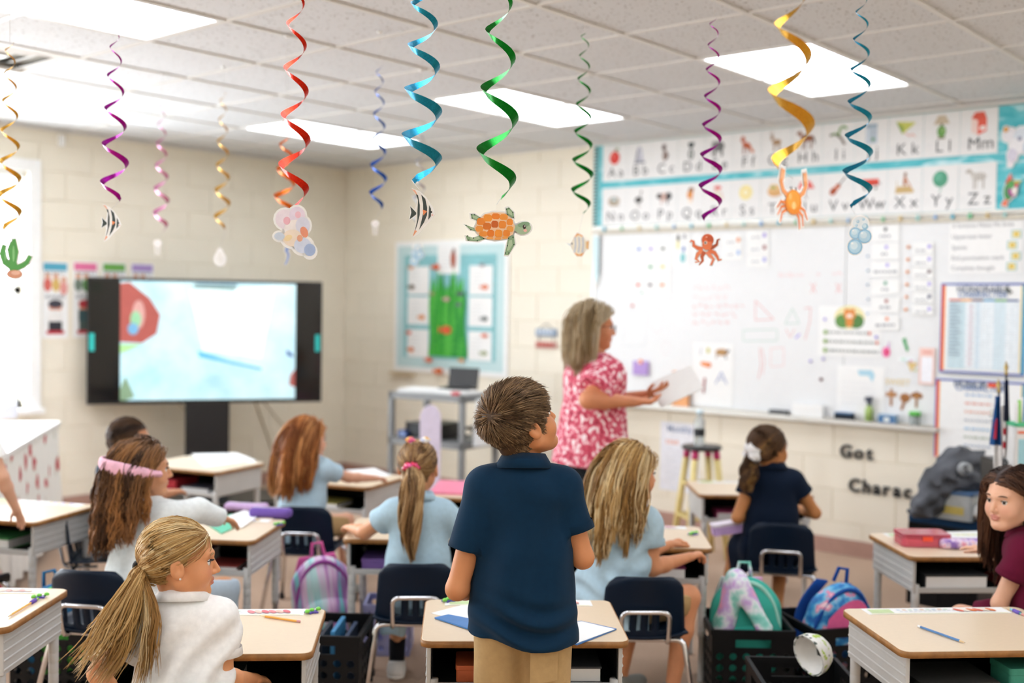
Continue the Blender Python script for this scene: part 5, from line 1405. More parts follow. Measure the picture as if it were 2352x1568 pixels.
# ---- garland of little felt shapes along the map rail
GC = ['#5fb7d0','#7fc69a','#d8c08a','#a7d3cf','#8fb5dd']
for k in range(24):
    px = 1388+k*40; c = WB(px, 527-(px-1388)*0.036, WALL_Y-0.034)
    col = GC[k % 5]; mb = MB(); s_ = 0.013 if k % 3 else 0.016
    mb.lathe([(0,-s_*0.5),(s_*0.8,-s_*0.35),(s_,0),(s_*0.8,s_*0.35),(0,s_*0.5)], 8, 0, Matrix.Rotation(R(90),4,'X'))
    mb.box((-0.003,-0.003,s_*0.6),(0.003,0.003,s_*1.6))
    o = mb.build('garland_clip', mat('clip_'+col.strip('#'), col, rough=0.5)); o.location = c
    tag(o, '%s small %s clip from the left on the rail over the whiteboard' % (['first','second','third','fourth','fifth'][k//5], ['blue','green','tan','pale aqua','sky blue'][k % 5]), 'clip', 'coloured clips along the rail')
# ---- papers, magnets, charts on the board
_sh = [0]
def sheet(px0, py0, px1, py1, label, m=m_paper, out=None, name='paper_sheet', cat='paper', group=None, tilt=0, thick=0.0012):
    if out is None: _sh[0] += 1; out = 0.0172+0.0003*_sh[0]
    a, b = WB(px0, py0, WALL_Y-out), WB(px1, py1, WALL_Y-out); w, h = abs(b.x-a.x), abs(b.z-a.z)
    o = empty(name, ((a.x+b.x)/2, WALL_Y-out, min(a.z,b.z))); o.rotation_euler = (0, R(tilt), 0); tag(o, label, cat, group)
    MB().box((-w/2,-thick,0),(w/2,0,h)).build('page', m, o)
    return o, w, h, Matrix(((1,0,0,0),(0,0,-1,-thick),(0,1,0,0),(0,0,0,1)))
def lines(p, x0, x1, ys, col, w, rnd=None):
    for y in ys:
        x = x0
        while x < x1-0.004:
            l = random.uniform(0.012,0.035); p.r(x, y, min(x+l, x1), y+w, col); x += l+0.008
o,w,h,M = sheet(2182,512,2345,626,'white chart of sentence rules with yellow smiley squares', cat='chart'); pc = Pic()
lt = [('A Sentence Makes Me Smile',0.90),('Uppercase letter',0.68),('Spaces',0.47),('End punctuation mark',0.26),('Complete thought',0.06)]
for t, v in lt:
    text_mesh(t, 0.036 if v < 0.9 else 0.033, M @ T3(-w/2+0.014, h*v, 0.0006), 'text_line', mat('chart_ink','#7d8084',var=0), o, bold=0.0, sx=0.92)
for k, v in enumerate((0.68,0.47,0.26,0.06)):
    cx, cy = w/2-0.03-(0.02 if k % 2 else 0), h*v+0.018; pc.r(cx-.028,cy-.024,cx+.028,cy+.024,'#9cc7c6').r(cx-.022,cy-.019,cx+.022,cy+.019,'#efe6c0').e(cx,cy,.017,.017,'#ecd06a').e(cx-.006,cy+.004,.002,.003,'#5a4a2a').e(cx+.006,cy+.004,.002,.003,'#5a4a2a').l([(cx-.007,cy-.004),(cx,cy-.008),(cx+.007,cy-.004)],.002,'#5a4a2a')
pc.mesh('smiley_squares', M, 1, 1, o)
o,w,h,M = sheet(1882,702,2022,822,'white poster with an orange fox in a green bush and three lines', cat='poster'); pc = Pic()
pc.e(0,h*.78,.10,.075,'#e9dfa8').e(-.045,h*.70,.05,.045,'#5f8f45').e(.045,h*.70,.05,.045,'#4f7f3c').e(0,h*.83,.04,.036,'#e08a3c').p([(-.035,h*.88),(-.03,h*.97),(-.008,h*.9)],'#d87a30').p([(.035,h*.88),(.03,h*.97),(.008,h*.9)],'#d87a30').e(0,h*.8,.02,.016,'#f3e4d2').e(0,h*.68,.026,.03,'#d98a3a')
lines(pc, -w*.34, w*.3, (h*.45,), '#b5b8b4', .016); lines(pc, -w*.34, w*.42, (h*.27,), '#b5b8b4', .016); lines(pc, -w*.34, w*.47, (h*.09,), '#b5b8b4', .016)
for y in (.45,.27,.09): pc.e(-w*.38, h*y+.008, .014, .014, '#8fb05a')
for x, y in ((.33,.45),(.45,.27)): pc.e(w*x, h*y+.008, .009, .012, '#e58a7a')
pc.mesh('print', M, 1, 1, o)
o,w,h,M = sheet(1593,786,1682,936,'white sheet with pictures of a shrimp, an antelope and a compass', cat='poster'); pc = Pic()
pc.e(w*.22,h*.86,.05,.024,'#b58a55').l([(w*.1,h*.84),(w*.08,h*.76)],.008,'#8a6640').l([(w*.32,h*.86),(w*.4,h*.9)],.014,'#4a4a55').l([(w*.3,h*.84),(w*.33,h*.75)],.008,'#4a4a55').e(-w*.12,h*.88,.012,.02,'#c9c45a').l([(-w*.3,h*.93),(-w*.32,h*.8)],.008,'#b5b8c0').e(-w*.2,h*.66,.035,.016,'#ec8a3a',-10).e(-w*.1,h*.65,.02,.018,'#e07a2c').l([(-w*.2,h*.44),(-w*.22,h*.2)],.012,'#b5443c').l([(-w*.17,h*.44),(-w*.2,h*.2)],.006,'#55555c').l([(w*.22,h*.55),(w*.08,h*.36)],.008,'#9aa5c9').l([(w*.22,h*.55),(w*.36,h*.36)],.008,'#9aa5c9').l([(w*.14,h*.44),(w*.3,h*.44)],.006,'#9aa5c9')
pc.mesh('print', M, 1, 1, o)
o,w,h,M = sheet(1924,838,2030,962,'white state outline worksheet with a pale blue map shape', cat='paper'); pc = Pic()
pc.p([(-.02,h*.92),(.07,h*.93),(.09,h*.84),(.075,h*.7),(.05,h*.82),(-.01,h*.82)],'#a9d3e2'); lines(pc,-w*.4,w*.3,[h*y for y in (.66,.56,.46,.36,.26)],'#e3e4e6',.006); pc.mesh('print', M, 1, 1, o)
o,w,h,M = sheet(1450,552,1540,680,'white sheet with three rows of coloured dots near the left of the board', cat='paper'); pc = Pic()
for i, c in enumerate(('#3f6fc0','#9a86c9','#3f4f46',None,'#3f9a64','#dccb74','#e2655a','#5a4a55','#e08a4a')):
    if c:
        cx, cy = (-.3+.3*(i % 3))*w, h*(.84-.32*(i//3)); pc.e(cx, cy, .02, .011, c).r(cx-.022, cy-.045, cx+.022, cy-.036, '#d5d6d8')
pc.mesh('print', M, 1, 1, o)
o,w,h,M = sheet(1545,532,1582,612,'strip of small penguin and fish stickers beside the octopus', cat='paper'); pc = Pic().e(-.02,h*.8,.014,.03,'#4b4a44').e(-.022,h*.62,.012,.035,'#e0d590').e(.025,h*.5,.012,.02,'#2f6ab0').e(.02,h*.25,.022,.035,'#7fc3c6').e(.03,h*.85,.01,.02,'#6a6a70'); pc.mesh('print', M, 1, 1, o)
for k, (a, b_, c, d, dot) in enumerate(((1660,540,1705,568,'#e08a4a'),(1660,570,1705,596,'#8fb0dd'),(1716,530,1766,556,'#9a86d0'),(1716,558,1766,584,'#8a3038'),(1716,586,1766,612,'#9a9ad8'))):
    o,w,h,M = sheet(a,b_,c,d,'white word card with a %s dot, upper middle of the board' % {'#e08a4a':'orange','#8fb0dd':'pale blue','#9a86d0':'purple','#8a3038':'dark red','#9a9ad8':'lilac'}[dot], cat='card', group='word cards'); pc = Pic(); lines(pc, -w*.3, w*.1, (h*.35,), '#c2c4c8', .014); pc.e(w*.3,h*.6,.013,.016,dot); pc.mesh('print', M, 1, 1, o)
wc1 = [('bro','#3a3f42','black'),('if','#a79be0','purple'),('inside','#a79be0','lavender'),('is','#3f9a74','green'),('jar','#a33b34','red'),('jeans','#e88a5a','orange')]
for k, (t, c, cn) in enumerate(wc1):
    y = 518+k*41; o,w,h,M = sheet(2002,y,2066,y+36,'white word card with a %s magnet, left word column' % cn, cat='card', group='word cards', tilt=-2 if k == 5 else 0)
    lines(pc := Pic(), -0.012*len(t), 0.012*len(t), (h*.25,), '#a9abae', .016); pc.mesh('word', M, 1, 1, o)
    Pic().e(-0.0+(k % 3)*0.006, h*.75, .011, .012, c).mesh('dot', M, 1, 1, o, z=0.001)
wc2 = [('quick','#a79be0','upper lavender'),('orange','#a79be0','second lavender'),('race','#5a3a40','dark brown'),('read','#b0a5e4','lower lavender'),('run','#2f3f66','navy'),('seven people','#b0a5e4','bottom lavender')]
for k, (t, c, cn) in enumerate(wc2):
    y = 556+k*28.5; o,w,h,M = sheet(2096,y,2144,y+26,'white word card with a %s magnet, right word column' % cn, cat='card', group='word cards')
    lines(pc := Pic(), -w*.35, w*.2, (h*.2,), '#bcbec1', .012); pc.mesh('word', M, 1, 1, o)
    Pic().e(w*.3, h*.6, .011, .012, c).mesh('dot', M, 1, 1, o, z=0.001)
def magnet(px, py, r, col, label, group='round board magnets'):
    c = WB(px, py, WALL_Y-0.0185); mb = MB(); mb.lathe([(0,0),(r,0),(r*1.05,0.004),(r*0.7,0.009),(0,0.010)], 12, 0, Matrix.Rotation(R(90),4,'X'))
    o = mb.build('board_magnet', mat('magnet_'+col.strip('#'), col, rough=0.35)); o.location = c; tag(o, label, 'magnet', group)
for k in range(6): magnet(2087-k*1.2, 567+k*28.7, .009, '#f0954a', '%s tiny orange magnet from the top between the word columns' % ['first','second','third','fourth','fifth','sixth'][k], 'orange magnets between the word columns')
for k in range(5): magnet(1993+(k % 2), 588+k*33, .007, '#a9c3dd', '%s tiny pale blue magnet from the top, left of the word cards' % ['first','second','third','fourth','fifth'][k], 'pale blue magnets by the word cards')
magnet(1886,871,.011,'#6a3238','dark red round magnet alone below the fox poster'); magnet(1862,829,.009,'#a79be0','purple magnet below the left corner of the fox poster'); magnet(1891,824,.009,'#b5abe6','pale purple magnet at the bottom edge of the fox poster')
magnet(1895,733,.010,'#aaa0e0','lilac magnet on the left of the fox poster'); magnet(2013,774,.010,'#9d92dc','violet magnet on the right of the fox poster'); magnet(1453,702,.010,'#d0483c','red magnet above the faint grey frame by the adult'); magnet(1475,672,.009,'#8fc5b5','green magnet under the sheet of coloured dots')
# small things stuck to the board
wall_cutout('board_sticker', 1832, 772, 0.05, 0.045, lambda p: p.p([(-.8,-.6),(-.4,-.8),(.8,.5),(.5,.9)],'#a79be0'), 'purple clip lying slanted on the board', 'clip', out=0.0185)
wall_cutout('board_sticker', 2036, 802, 0.065, 0.11, lambda p: p.e(0,-.3,.8,.6,'#e86aa8').e(.1,-.3,.4,.3,'#d83a5a').p([(.2,.2),(.5,.95),(.55,.2)],'#cf7fd0'), 'pink fish magnet on the board', 'magnet', out=0.0185)
wall_cutout('board_sticker', 2080, 791, 0.05, 0.09, lambda p: p.p([(-.9,.7),(0,.95),(.3,.1),(.9,-.7),(.3,-.95),(-.3,-.1)],'#1fa050'), 'green chip clip on the board', 'clip', out=0.0185)
wall_cutout('board_sticker', 2084, 826, 0.12, 0.05, lambda p: p.e(0,0,.9,.7,'#e6eef0').e(.4,-.2,.2,.3,'#e5b5c5').e(-.4,.1,.2,.3,'#bfe0cc'), 'pale oval doodle sticker below the green clip', 'sticker', out=0.0185)
wall_cutout('board_sticker', 2096, 842, 0.08, 0.07, lambda p: p.p([(-.9,.9),(.8,.6),(-.2,-.9)],'#dcbf7f').e(.5,-.6,.3,.2,'#cfd3a0'), 'tan triangular paper flag on the board', 'sticker', out=0.0185)
o,w,h,M = sheet(2112,798,2146,884,'small peach-edged notepad hanging on the board', m=mat('peach_paper','#f2cfc5'), cat='notepad'); Pic().r(-w*.36,h*.06,w*.36,h*.76,'#f1f1f6').r(-w*.3,h*.84,w*.3,h*.92,'#e7a79a').mesh('print', M, 1, 1, o)
Msw = WB(2033, 882, WALL_Y-0.0175)
sw = text_mesh('SWEET', 0.05, Matrix(((1,0,0,0),(0,0,-1,0),(0,1,0,0),(0,0,0,1))), 'gold_word', mat('gold_letters','#e3cf9f',rough=0.4), ext=0.001, bold=0.01); sw.location = Msw; tag(sw, 'gold letters spelling SWEET on the board', 'sign')
for k, (px, py, kind) in enumerate(((2047,912,0),(2077,922,1),(2105,916,2))):
    d = [lambda p: p.r(-.15,-.9,.15,.9,'#b5793f').r(-.8,.15,.8,.5,'#c08448'), lambda p: p.p([(-.6,-.9),(-.2,-.9),(.3,.2),(-.1,.3)],'#a86c38').e(.1,.45,.75,.45,'#b5793f').l([(-.5,.5),(.6,.35)],.25,'#8a5528').l([(0,.9),(.2,.0)],.2,'#8a5528'), lambda p: p.r(-.13,-.9,.13,.4,'#a86c38').e(0,.4,.85,.3,'#b98145').l([(-.8,.2),(0,.75),(.8,.2)],.22,'#8a5528')][kind]
    wall_cutout('wooden_ornament', px, py, 0.075, 0.105, d, ['plain brown wooden cross on the board','slanted brown woven ornament beside the cross','brown tree-shaped wooden ornament above the green lid'][kind], 'ornament', 'brown ornaments on the board', out=0.0185, back='#9a6535')
o,w,h,M = sheet(1456,828,1490,862,'purple cloth pocket with an orange badge stuck to the board', m=fabric('purple_felt','#b79bd6'), cat='pocket', thick=0.012); Pic().e(0,h*.95,.02,.018,'#e87a4a').e(-.01,h*.9,.012,.012,'#f2d0c2').mesh('badge', M, 1, 1, o)
# things standing in the tray
TZ = WZB-0.012
def tray_thing(name, px, w, d, h, m, label, cat, lean=0, extra=None, bevel=0.004):
    c = WB(px, 940, WALL_Y-0.045); o = empty(name, (c.x, WALL_Y-0.046, TZ)); tag(o, label, cat)
    MB().box((-w/2,-d/2,0),(w/2,d/2,h)).build('body', m, o, bevel=bevel)
    if extra: extra(o)
    return o
tray_thing('orange_book', 1563, 0.13, 0.02, 0.25, mat('orange_cover','#eaa66c',rough=0.5), 'orange picture book standing in the marker tray', 'book', extra=lambda o: Pic().r(-.06,.2,.06,.24,'#6a6fb5').e(-.03,.22,.02,.02,'#d84a3a').mesh('cover_print', Matrix(((1,0,0,0),(0,0,-1,-0.0104),(0,1,0,0),(0,0,0,1))), 1, 1, o))
tray_thing('board_eraser', 1789, 0.125, 0.045, 0.035, mat('eraser_grey','#5a5c5e',rough=0.9), 'dark grey felt eraser in the marker tray left of the white paper', 'eraser')
tray_thing('paper_stack', 1856, 0.21, 0.03, 0.085, m_paper, 'stack of white paper lying in the marker tray', 'paper', bevel=0.001)
tray_thing('board_eraser', 1940, 0.115, 0.045, 0.045, mat('eraser_black','#1c2530',rough=0.85), 'black eraser in the marker tray below the map worksheet', 'eraser', extra=lambda o: MB().box((-.055,-.022,.045),(.055,.022,.052)).build('blue_strip', mat('strip_blue','#3d6f9c'), o))
tray_thing('wipes_tub', 2040, 0.11, 0.04, 0.06, mat('tub_blue','#86a8c4',rough=0.4), 'low blue box in the marker tray', 'box', extra=lambda o: Pic().r(-.05,.01,.05,.05,'#3f6fa0').e(.0,.03,.02,.014,'#e8efe9').mesh('box_print', Matrix(((1,0,0,0),(0,0,-1,-0.0204),(0,1,0,0),(0,0,0,1))), 1, 1, o))
c = WB(1996, 940, WALL_Y-0.046); o = empty('spray_bottle', (c.x, c.y, TZ)); tag(o, 'green bottle with a navy sprayer in the marker tray', 'bottle')
MB().lathe([(0,0),(0.024,0),(0.025,0.08),(0.012,0.105),(0.012,0.115),(0,0.115)],14).build('body', mat('bottle_green','#9db765',rough=0.3), o); MB().lathe([(0.013,0.11),(0.014,0.14),(0.0,0.14)],10).box((-0.012,-0.04,0.135),(0.012,0.015,0.16)).build('sprayer', mat('sprayer_navy','#22304a',rough=0.4), o)
c = WB(2101, 950, WALL_Y-0.046); o = empty('clear_jar', (c.x, c.y, TZ)); tag(o, 'clear jar with a bright green lid in the marker tray', 'jar')
MB().lathe([(0,0),(0.03,0),(0.031,0.055),(0.024,0.066),(0,0.066)],16).build('glass', mat('clear_plastic','#e4ecea',rough=0.08,trans=0.8), o); MB().lathe([(0,0.066),(0.034,0.066),(0.034,0.088),(0,0.09)],16).build('lid', mat('lid_green','#58c046',rough=0.4), o)
# ---- honour chart posters
def honour(px0, py0, px1, py1, label, grid):
    a, b = WB(px0, py0, WALL_Y-0.03), WB(px1, py1, WALL_Y-0.03); w, h = b.x-a.x, a.z-b.z
    o = empty('character_poster', ((a.x+b.x)/2, WALL_Y-0.03, b.z)); tag(o, label, 'poster')
    MB().box((-w/2,-0.0015,0),(w/2,0,h)).build('page', m_paper, o)
    M = Matrix(((1,0,0,0),(0,0,-1,-0.0015),(0,1,0,0),(0,0,0,1))); pc = Pic(); t = 0.012
    pc.r(-w/2,0,-w/2+t*1.5,h,'#e8552c').r(-w/2+t*1.5,0,-w/2+t*2.1,h,'#f0a23c').r(w/2-t*1.6,0,w/2,h,'#2f9ac9').r(w/2-t*2.2,0,w/2-t*1.6,h,'#efd36a').r(-w/2,h-t,w/2,h,'#4a5fae').r(-w/2,0,-w/2+t*.5,h,'#6a58b0')
    if not grid: pc.r(-w/2,0,-w/2+t*.4,h,'#5a6ad0')
    if grid:
        pc.r(-w/2,0,w/2,t,'#4a5fae'); gx0, gx1, gz0, gz1 = -w*.40, w*.42, h*.05, h*.80
        pc.r(gx0,gz0,gx0+(gx1-gx0)*.24,gz1,'#cfe4ea').r(gx0+(gx1-gx0)*.24,gz0,gx1,gz1,'#eef4f7').r(gx0+(gx1-gx0)*.4,gz0,gx0+(gx1-gx0)*.46,gz1,'#dbe9f1').r(gx0+(gx1-gx0)*.66,gz0,gx0+(gx1-gx0)*.82,gz1,'#dcebf1')
        for k, c in enumerate(('#c9533a','#e8a24a','#6a3f55','#3f9ac0','#5aa65a','#2f4f86')): pc.r(gx0+(gx1-gx0)*k/6,gz1,gx0+(gx1-gx0)*(k+1)/6,gz1+.012,c)
        for k in range(24): pc.r(gx0, gz0+(gz1-gz0)*k/24, gx1, gz0+(gz1-gz0)*k/24+.0012, '#c3d2da')
        for k in range(13): pc.r(gx0+(gx1-gx0)*k/12, gz0, gx0+(gx1-gx0)*k/12+.0012, gz1, '#c3d2da')
        for k in range(15): pc.r(gx0+.006, gz1-.02-.021*k, gx0+.05+.012*(k*7 % 3), gz1-.014-.021*k, '#8fa0b0')
        for k in range(12): pc.l([(gx0+(gx1-gx0)*.3, gz1-.02-.03*k),(gx0+(gx1-gx0)*.36, gz1-.034-.03*k),(gx0+(gx1-gx0)*.31, gz1-.045-.03*k)], .003, '#d8a0a8')
    else:
        for k, c in enumerate(('#9cb8d6','#e5a79a','#e8b09a','#b5bcc4','#9cc0dd','#b5bfae','#aab6c6')): lines(pc, -w*.16, w*.14, (h*(.80-.105*k),), c, .011)
    pc.mesh('print', M, 1, 1, o)
    tm = mat('poster_blue_ink','#3b6fae',var=0)
    text_mesh('HONORABLE', 0.052, M @ T3(0, h*(.90 if grid else .915), 0.004), 'title', mat('poster_navy_ink','#39506f',var=0), o, align='CENTER', bold=0.006, sx=0.95)
    text_mesh('CHARACTER', 0.05, M @ T3(0, h*(.84 if grid else .865), 0.004), 'subtitle', tm, o, align='CENTER', bold=0.006, sx=0.95)
    return o
honour(2163,650,2352,864,'upper rainbow-edged character chart with a blue grid', True); honour(2150,868,2352,1068,'lower rainbow-edged character poster with coloured text lines', False)
wall_cutout('board_clip', 2282, 885, 0.07, 0.03, lambda p: p.r(-.9,-.8,.9,.8,'#e8552c'), 'orange magnet clip over the lower character poster', 'magnet', out=0.034)
wall_cutout('board_clip', 2316, 667, 0.055, 0.045, lambda p: p.p([(-.9,.5),(-.2,.9),(.9,-.4),(.2,-.9)],'#5a5f5a'), 'dark grey clip on the top right of the upper chart', 'clip', out=0.034)
magnet(2337,667,.016,'#a8382c','brick red button magnet at the top right of the upper chart'); magnet(2176,667,.015,'#a8382c','brick red arrow magnet at the top left of the upper chart')
# ---- cut-out letters
for word, px, py in (('Got', 1930, 1048), ('Charac', 1950, 1126)):
    c = WB(px, py, WALL_Y-0.004); x = c.x
    for ci, ch in enumerate(word):
        o = text_mesh(ch, 0.112, Matrix(((1,0,0,0),(0,0,-1,0),(0,1,0,0),(0,0,0,1))), 'wall_letter', mat('black_card','#1d1e20',rough=0.6), ext=0.004, bold=0.03)
        vs = [v.co.x for v in o.data.vertices]; w = max(vs)-min(vs)
        o.location = (x-min(vs), WALL_Y-0.012, c.z); tag(o, 'black cut-out %sletter %s in the word %s on the wall' % ({(2,'Charac'):'first ',(4,'Charac'):'second ',(0,'Charac'):'capital ',(5,'Charac'):'last '}.get((ci,word),''), ch, word), 'letter', 'black cut-out letters on the wall'); x += w+0.016
# ---- poster low on the wall, left of the stool
o,w,h,M = sheet(1518,966,1604,1135,'white poster low on the wall behind the yellow stool', m=mat('poster_bluish','#e9eaf0'), out=0.004, cat='poster')
text_mesh('Monthly', 0.062, M @ T3(0, h*.86, 0.0006), 'heading', mat('poster_slate_ink','#7f93b5',var=0), o, align='CENTER', bold=0.02)
pc = Pic(); lines(pc,-w*.35,-w*.02,(h*.68,h*.71),'#edb5a5',.012); lines(pc,-w*.3,w*.3,[h*y for y in (.58,.5,.42,.34,.26,.18)],'#dfe1ea',.008); pc.mesh('print', M, 1, 1, o)
# ---- pale pennant at the left end of the board
wall_cutout('wall_pennant', 1369, 596, 0.07, 0.36, lambda p: p.p([(-.9,.8),(-.5,1),(.9,.9),(.9,-.6),(.3,-1),(-.6,-.8)],'#cfe6ea').r(.75,-.6,.95,.9,'#5a6a6c'), 'pale blue paper surfboard shape at the left edge of the whiteboard', 'decoration', out=0.03)
# ---- plaque on the wall
o,w,h,M = sheet(1230,750,1282,805,'small wall plaque of blue and red hanging word strips', m=None, out=0.004, cat='sign'); bpy.data.objects.remove(o.children[0])
for n_, z0, z1, c in (('upper_board', .60, .92, '#8799ae'), ('lower_board', .08, .36, '#c9958a')):
    MB().box((-w*.45,-0.014,h*z0),(w*.45,-0.002,h*z1)).build(n_, paint(c), o)
lines(pc := Pic(), -w*.38, w*.38, (h*.7,), '#c3cedb', .035); lines(pc, -w*.38, w*.38, (h*.15,), '#b5483c', .03); pc.mesh('blurred_words', M, 1, 1, o, z=0.0145)
MB().tube([(-w*.3,-0.008,h*.60),(-w*.3,-0.008,h*.36)],0.003,6).tube([(w*.3,-0.008,h*.60),(w*.3,-0.008,h*.36)],0.003,6).tube([(-w*.3,-0.008,h*.92),(0,-0.008,h*1.15),(w*.3,-0.008,h*.92)],0.003,6).build('cord', paint('#8a8072'), o)

# ================================================================== bulletin board with the seaweed, on the back wall left of the board
a, b_ = WB(912,556), WB(1168,868); bx0, bx1, bz0, bz1 = a.x, b_.x, b_.z, a.z
o = empty('ocean_board', ((bx0+bx1)/2, WALL_Y, bz0)); tag(o, 'ocean bulletin board with green seaweed and eight white cards', 'bulletin board')
W_, H_ = bx1-bx0, bz1-bz0
MB().box((-W_/2,-0.02,0),(W_/2,0,H_)).build('frame', m_white, o, bevel=0.004)
m_border = bpy.data.materials.new('striped_border'); m_border.use_nodes = True
_n = m_border.node_tree.nodes; _l = m_border.node_tree.links; _w = _n.new('ShaderNodeTexWave'); _w.inputs['Scale'].default_value = 18; _t = _n.new('ShaderNodeTexCoord'); _l.new(_t.outputs['Object'], _w.inputs['Vector'])
_r = _n.new('ShaderNodeValToRGB'); _r.color_ramp.elements[0].color = (*lin('#9fccd0'),1); _r.color_ramp.elements[1].color = (*lin('#dbe9e7'),1); _l.new(_w.outputs['Fac'], _r.inputs['Fac']); _l.new(_r.outputs['Color'], _n['Principled BSDF'].inputs['Base Color'])
MB().box((-W_/2+.04,-0.024,.04),(W_/2-.04,-0.02,H_-.04)).build('border_paper', m_border, o)
MB().box((-W_/2+.12,-0.027,.12),(W_/2-.12,-0.024,H_-.12)).build('backing_paper', mat('teal_stripes','#84bfc4',rough=0.7,var=0.12,vscale=8,stretch=(1,1,9)), o)
M = Matrix(((1,0,0,0),(0,0,-1,-0.027),(0,1,0,0),(0,0,0,1)))
def fish(p, cx, cy, s, col): p.e(cx, cy, .045*s, .028*s, col).p([(cx-.04*s,cy),(cx-.07*s,cy+.025*s),(cx-.07*s,cy-.025*s)], col).e(cx+.02*s, cy+.006*s, .006*s, .006*s, '#3a2a22')
cards_ = [(.0,.855,'#a5533a'),(-.27,.70,'#6a5a48'),(.28,.70,'#e0703a'),(-.27,.47,'#df8d3c'),(.28,.47,'#6a6f6c'),(-.27,.22,'#d97a3a'),(.28,.22,'#a9b08a')]
for i, (cx, cz, col) in enumerate(cards_):
    q = MB().box((cx*W_-.125,-0.0295,cz*H_-.118),(cx*W_+.125,-0.027,cz*H_+.118)).build('lesson_card', m_paper, o); pc = Pic()
    lines(pc, cx*W_-.09, cx*W_+.02, [cz*H_-.08+.03*k for k in range(6)], '#d5d7d8', .005)
    if i == 0: pc.e(cx*W_+.055, cz*H_, .03, .075, col).e(cx*W_+.06, cz*H_+.07, .018, .02, '#6b3a2a')
    else: fish(pc, cx*W_+(.05 if i in (2,3,4,6) else -.075), cz*H_-.055, .75, col)
    pc.mesh('print', M @ T3(0,0,0.0027), 1, 1, q, z=0.0003)
mb = MB()
rng_ = random.Random(5)
for k in range(15):                                             # seaweed fronds
    x = (-.14+.02*k)*W_*1.0; hh = (.62+.22*math.sin(1+k*1.3)**2)*H_*.78; pts = []
    n = 12
    for s_ in (-1,1):
        rr = range(n+1) if s_ < 0 else range(n,-1,-1)
        for j in rr:
            t = j/n; pts.append((x+math.sin(t*7+k)*.012+s_*.04*(1-t)**.5, .13*H_+t*hh))
    for j in range(n):
        a0, a1, c0, c1 = pts[j], pts[j+1], pts[2*n+1-j], pts[2*n-j]; z = -0.030-0.002*(k % 4)
        mb.add([(a0[0],z,a0[1]),(c0[0],z,c0[1]),(c1[0],z-0.004,c1[1]),(a1[0],z-0.004,a1[1])], [(0,1,2,3)], k % 3, True)
mb.build('seaweed', [mat('weed_a','#3fae3a',rough=0.7),mat('weed_b','#57c04a',rough=0.7),mat('weed_c','#2f9a3c',rough=0.7)], o)
pc = Pic()
for cx, cz, s_, col in ((-.10,.80,.9,'#d8643c'),(-.33,.80,.6,'#d99a7a'),(.30,.81,.5,'#8a7a84'),(-.13,.6,.6,'#9a9a6a'),(.0,.56,.7,'#c9a5a0'),(.0,.33,1.3,'#e0663c'),(-.34,.30,.6,'#d85a34'),(.33,.30,.6,'#e06a44'),(-.15,.10,.8,'#dd6a40'),(-.06,.02,1.0,'#d9703c'),(.14,.11,.6,'#d99a5c'),(.12,.6,.7,'#5a6a70'),(.11,.52,.6,'#6a7a7c')): fish(pc, cx*W_, cz*H_, s_, col)
pc.mesh('paper_fish', M, 1, 1, o, z=0.016)
wpart_o = MB().box((bx0-0.03, WALL_Y-0.05, bz0-0.035), (bx0+0.25, WALL_Y, bz0-0.012)).build('board_ledge', mat('tan_ledge','#c9b595')); recenter(wpart_o); tag(wpart_o, 'short tan ledge under the left of the ocean board', 'shelf')

# ================================================================== left wall: screen on a stand, posters, cables
TVD = 8.4
tc_ = P(478, 784, TVD); TW, TH = 1.70, 0.925; szB = tc_.z-TH/2; szT = szB+TH
tv = empty('display_screen', (tc_.x, tc_.y, 0), R(-31)); tag(tv, 'large black interactive screen on a black stand showing a bright picture', 'screen')
tv.location = Matrix.Translation(tc_) @ Rz(R(-31)) @ Vector((0.18,0,0)); tv.location.z = 0
mk = Matrix(((0,0,1,-0.18),(1,0,0,0),(0,1,0,szB),(0,0,0,1)))
m_blk = mat('black_plastic','#17181a',rough=0.35,var=0.03); 
MB().box((-0.25,-TW/2,szB),(-0.185,TW/2,szT)).build('housing', m_blk, tv, bevel=0.006)
MB().box((-0.185,-TW/2+.015,szB+.02),(-0.181,TW/2-.015,szT-.015)).build('glass_panel', mat('black_glass','#0b0d10',rough=0.08,var=0), tv)
def screen_mat(): return mat('lit_screen_image','#cfe9f0',rough=0.2,emit=0.30,var=0.0,ramp=[(0.3,'#9fd0de'),(0.5,'#bfe3ec'),(0.7,'#d3eef2')],vscale=3)
IW = TW*0.745; ix0 = -TW/2+TW*0.135; iz0, iz1 = .028, TH-.022
MB().add([mk @ Vector((ix0,iz0,.0016)), mk @ Vector((ix0+IW,iz0,.0016)), mk @ Vector((ix0+IW,iz1,.0016)), mk @ Vector((ix0,iz1,.0016))], [(0,1,2,3)]).build('image', screen_mat(), tv)
def emis(col, s=0.75): return mat('screen_'+col.strip('#'), col, rough=0.3, emit=s*0.4, var=0.05)
def spoly(name, pts, col, lay, s=0.75):
    q = [(ix0+IW*x, iz0+(iz1-iz0)*y) for x, y in pts]; ar = sum(q[k][0]*q[(k+1)%len(q)][1]-q[(k+1)%len(q)][0]*q[k][1] for k in range(len(q)))
    if ar < 0: q = q[::-1]
    MB().add([mk @ Vector((x,y,.0016+.0004*lay)) for x, y in q], [tuple(range(len(q)))]).build(name, emis(col, s), tv)
def el(cx, cy, rx, ry, n=18): return [(cx+rx*math.cos(6.283*k/n), cy+ry*math.sin(6.283*k/n)) for k in range(n)]
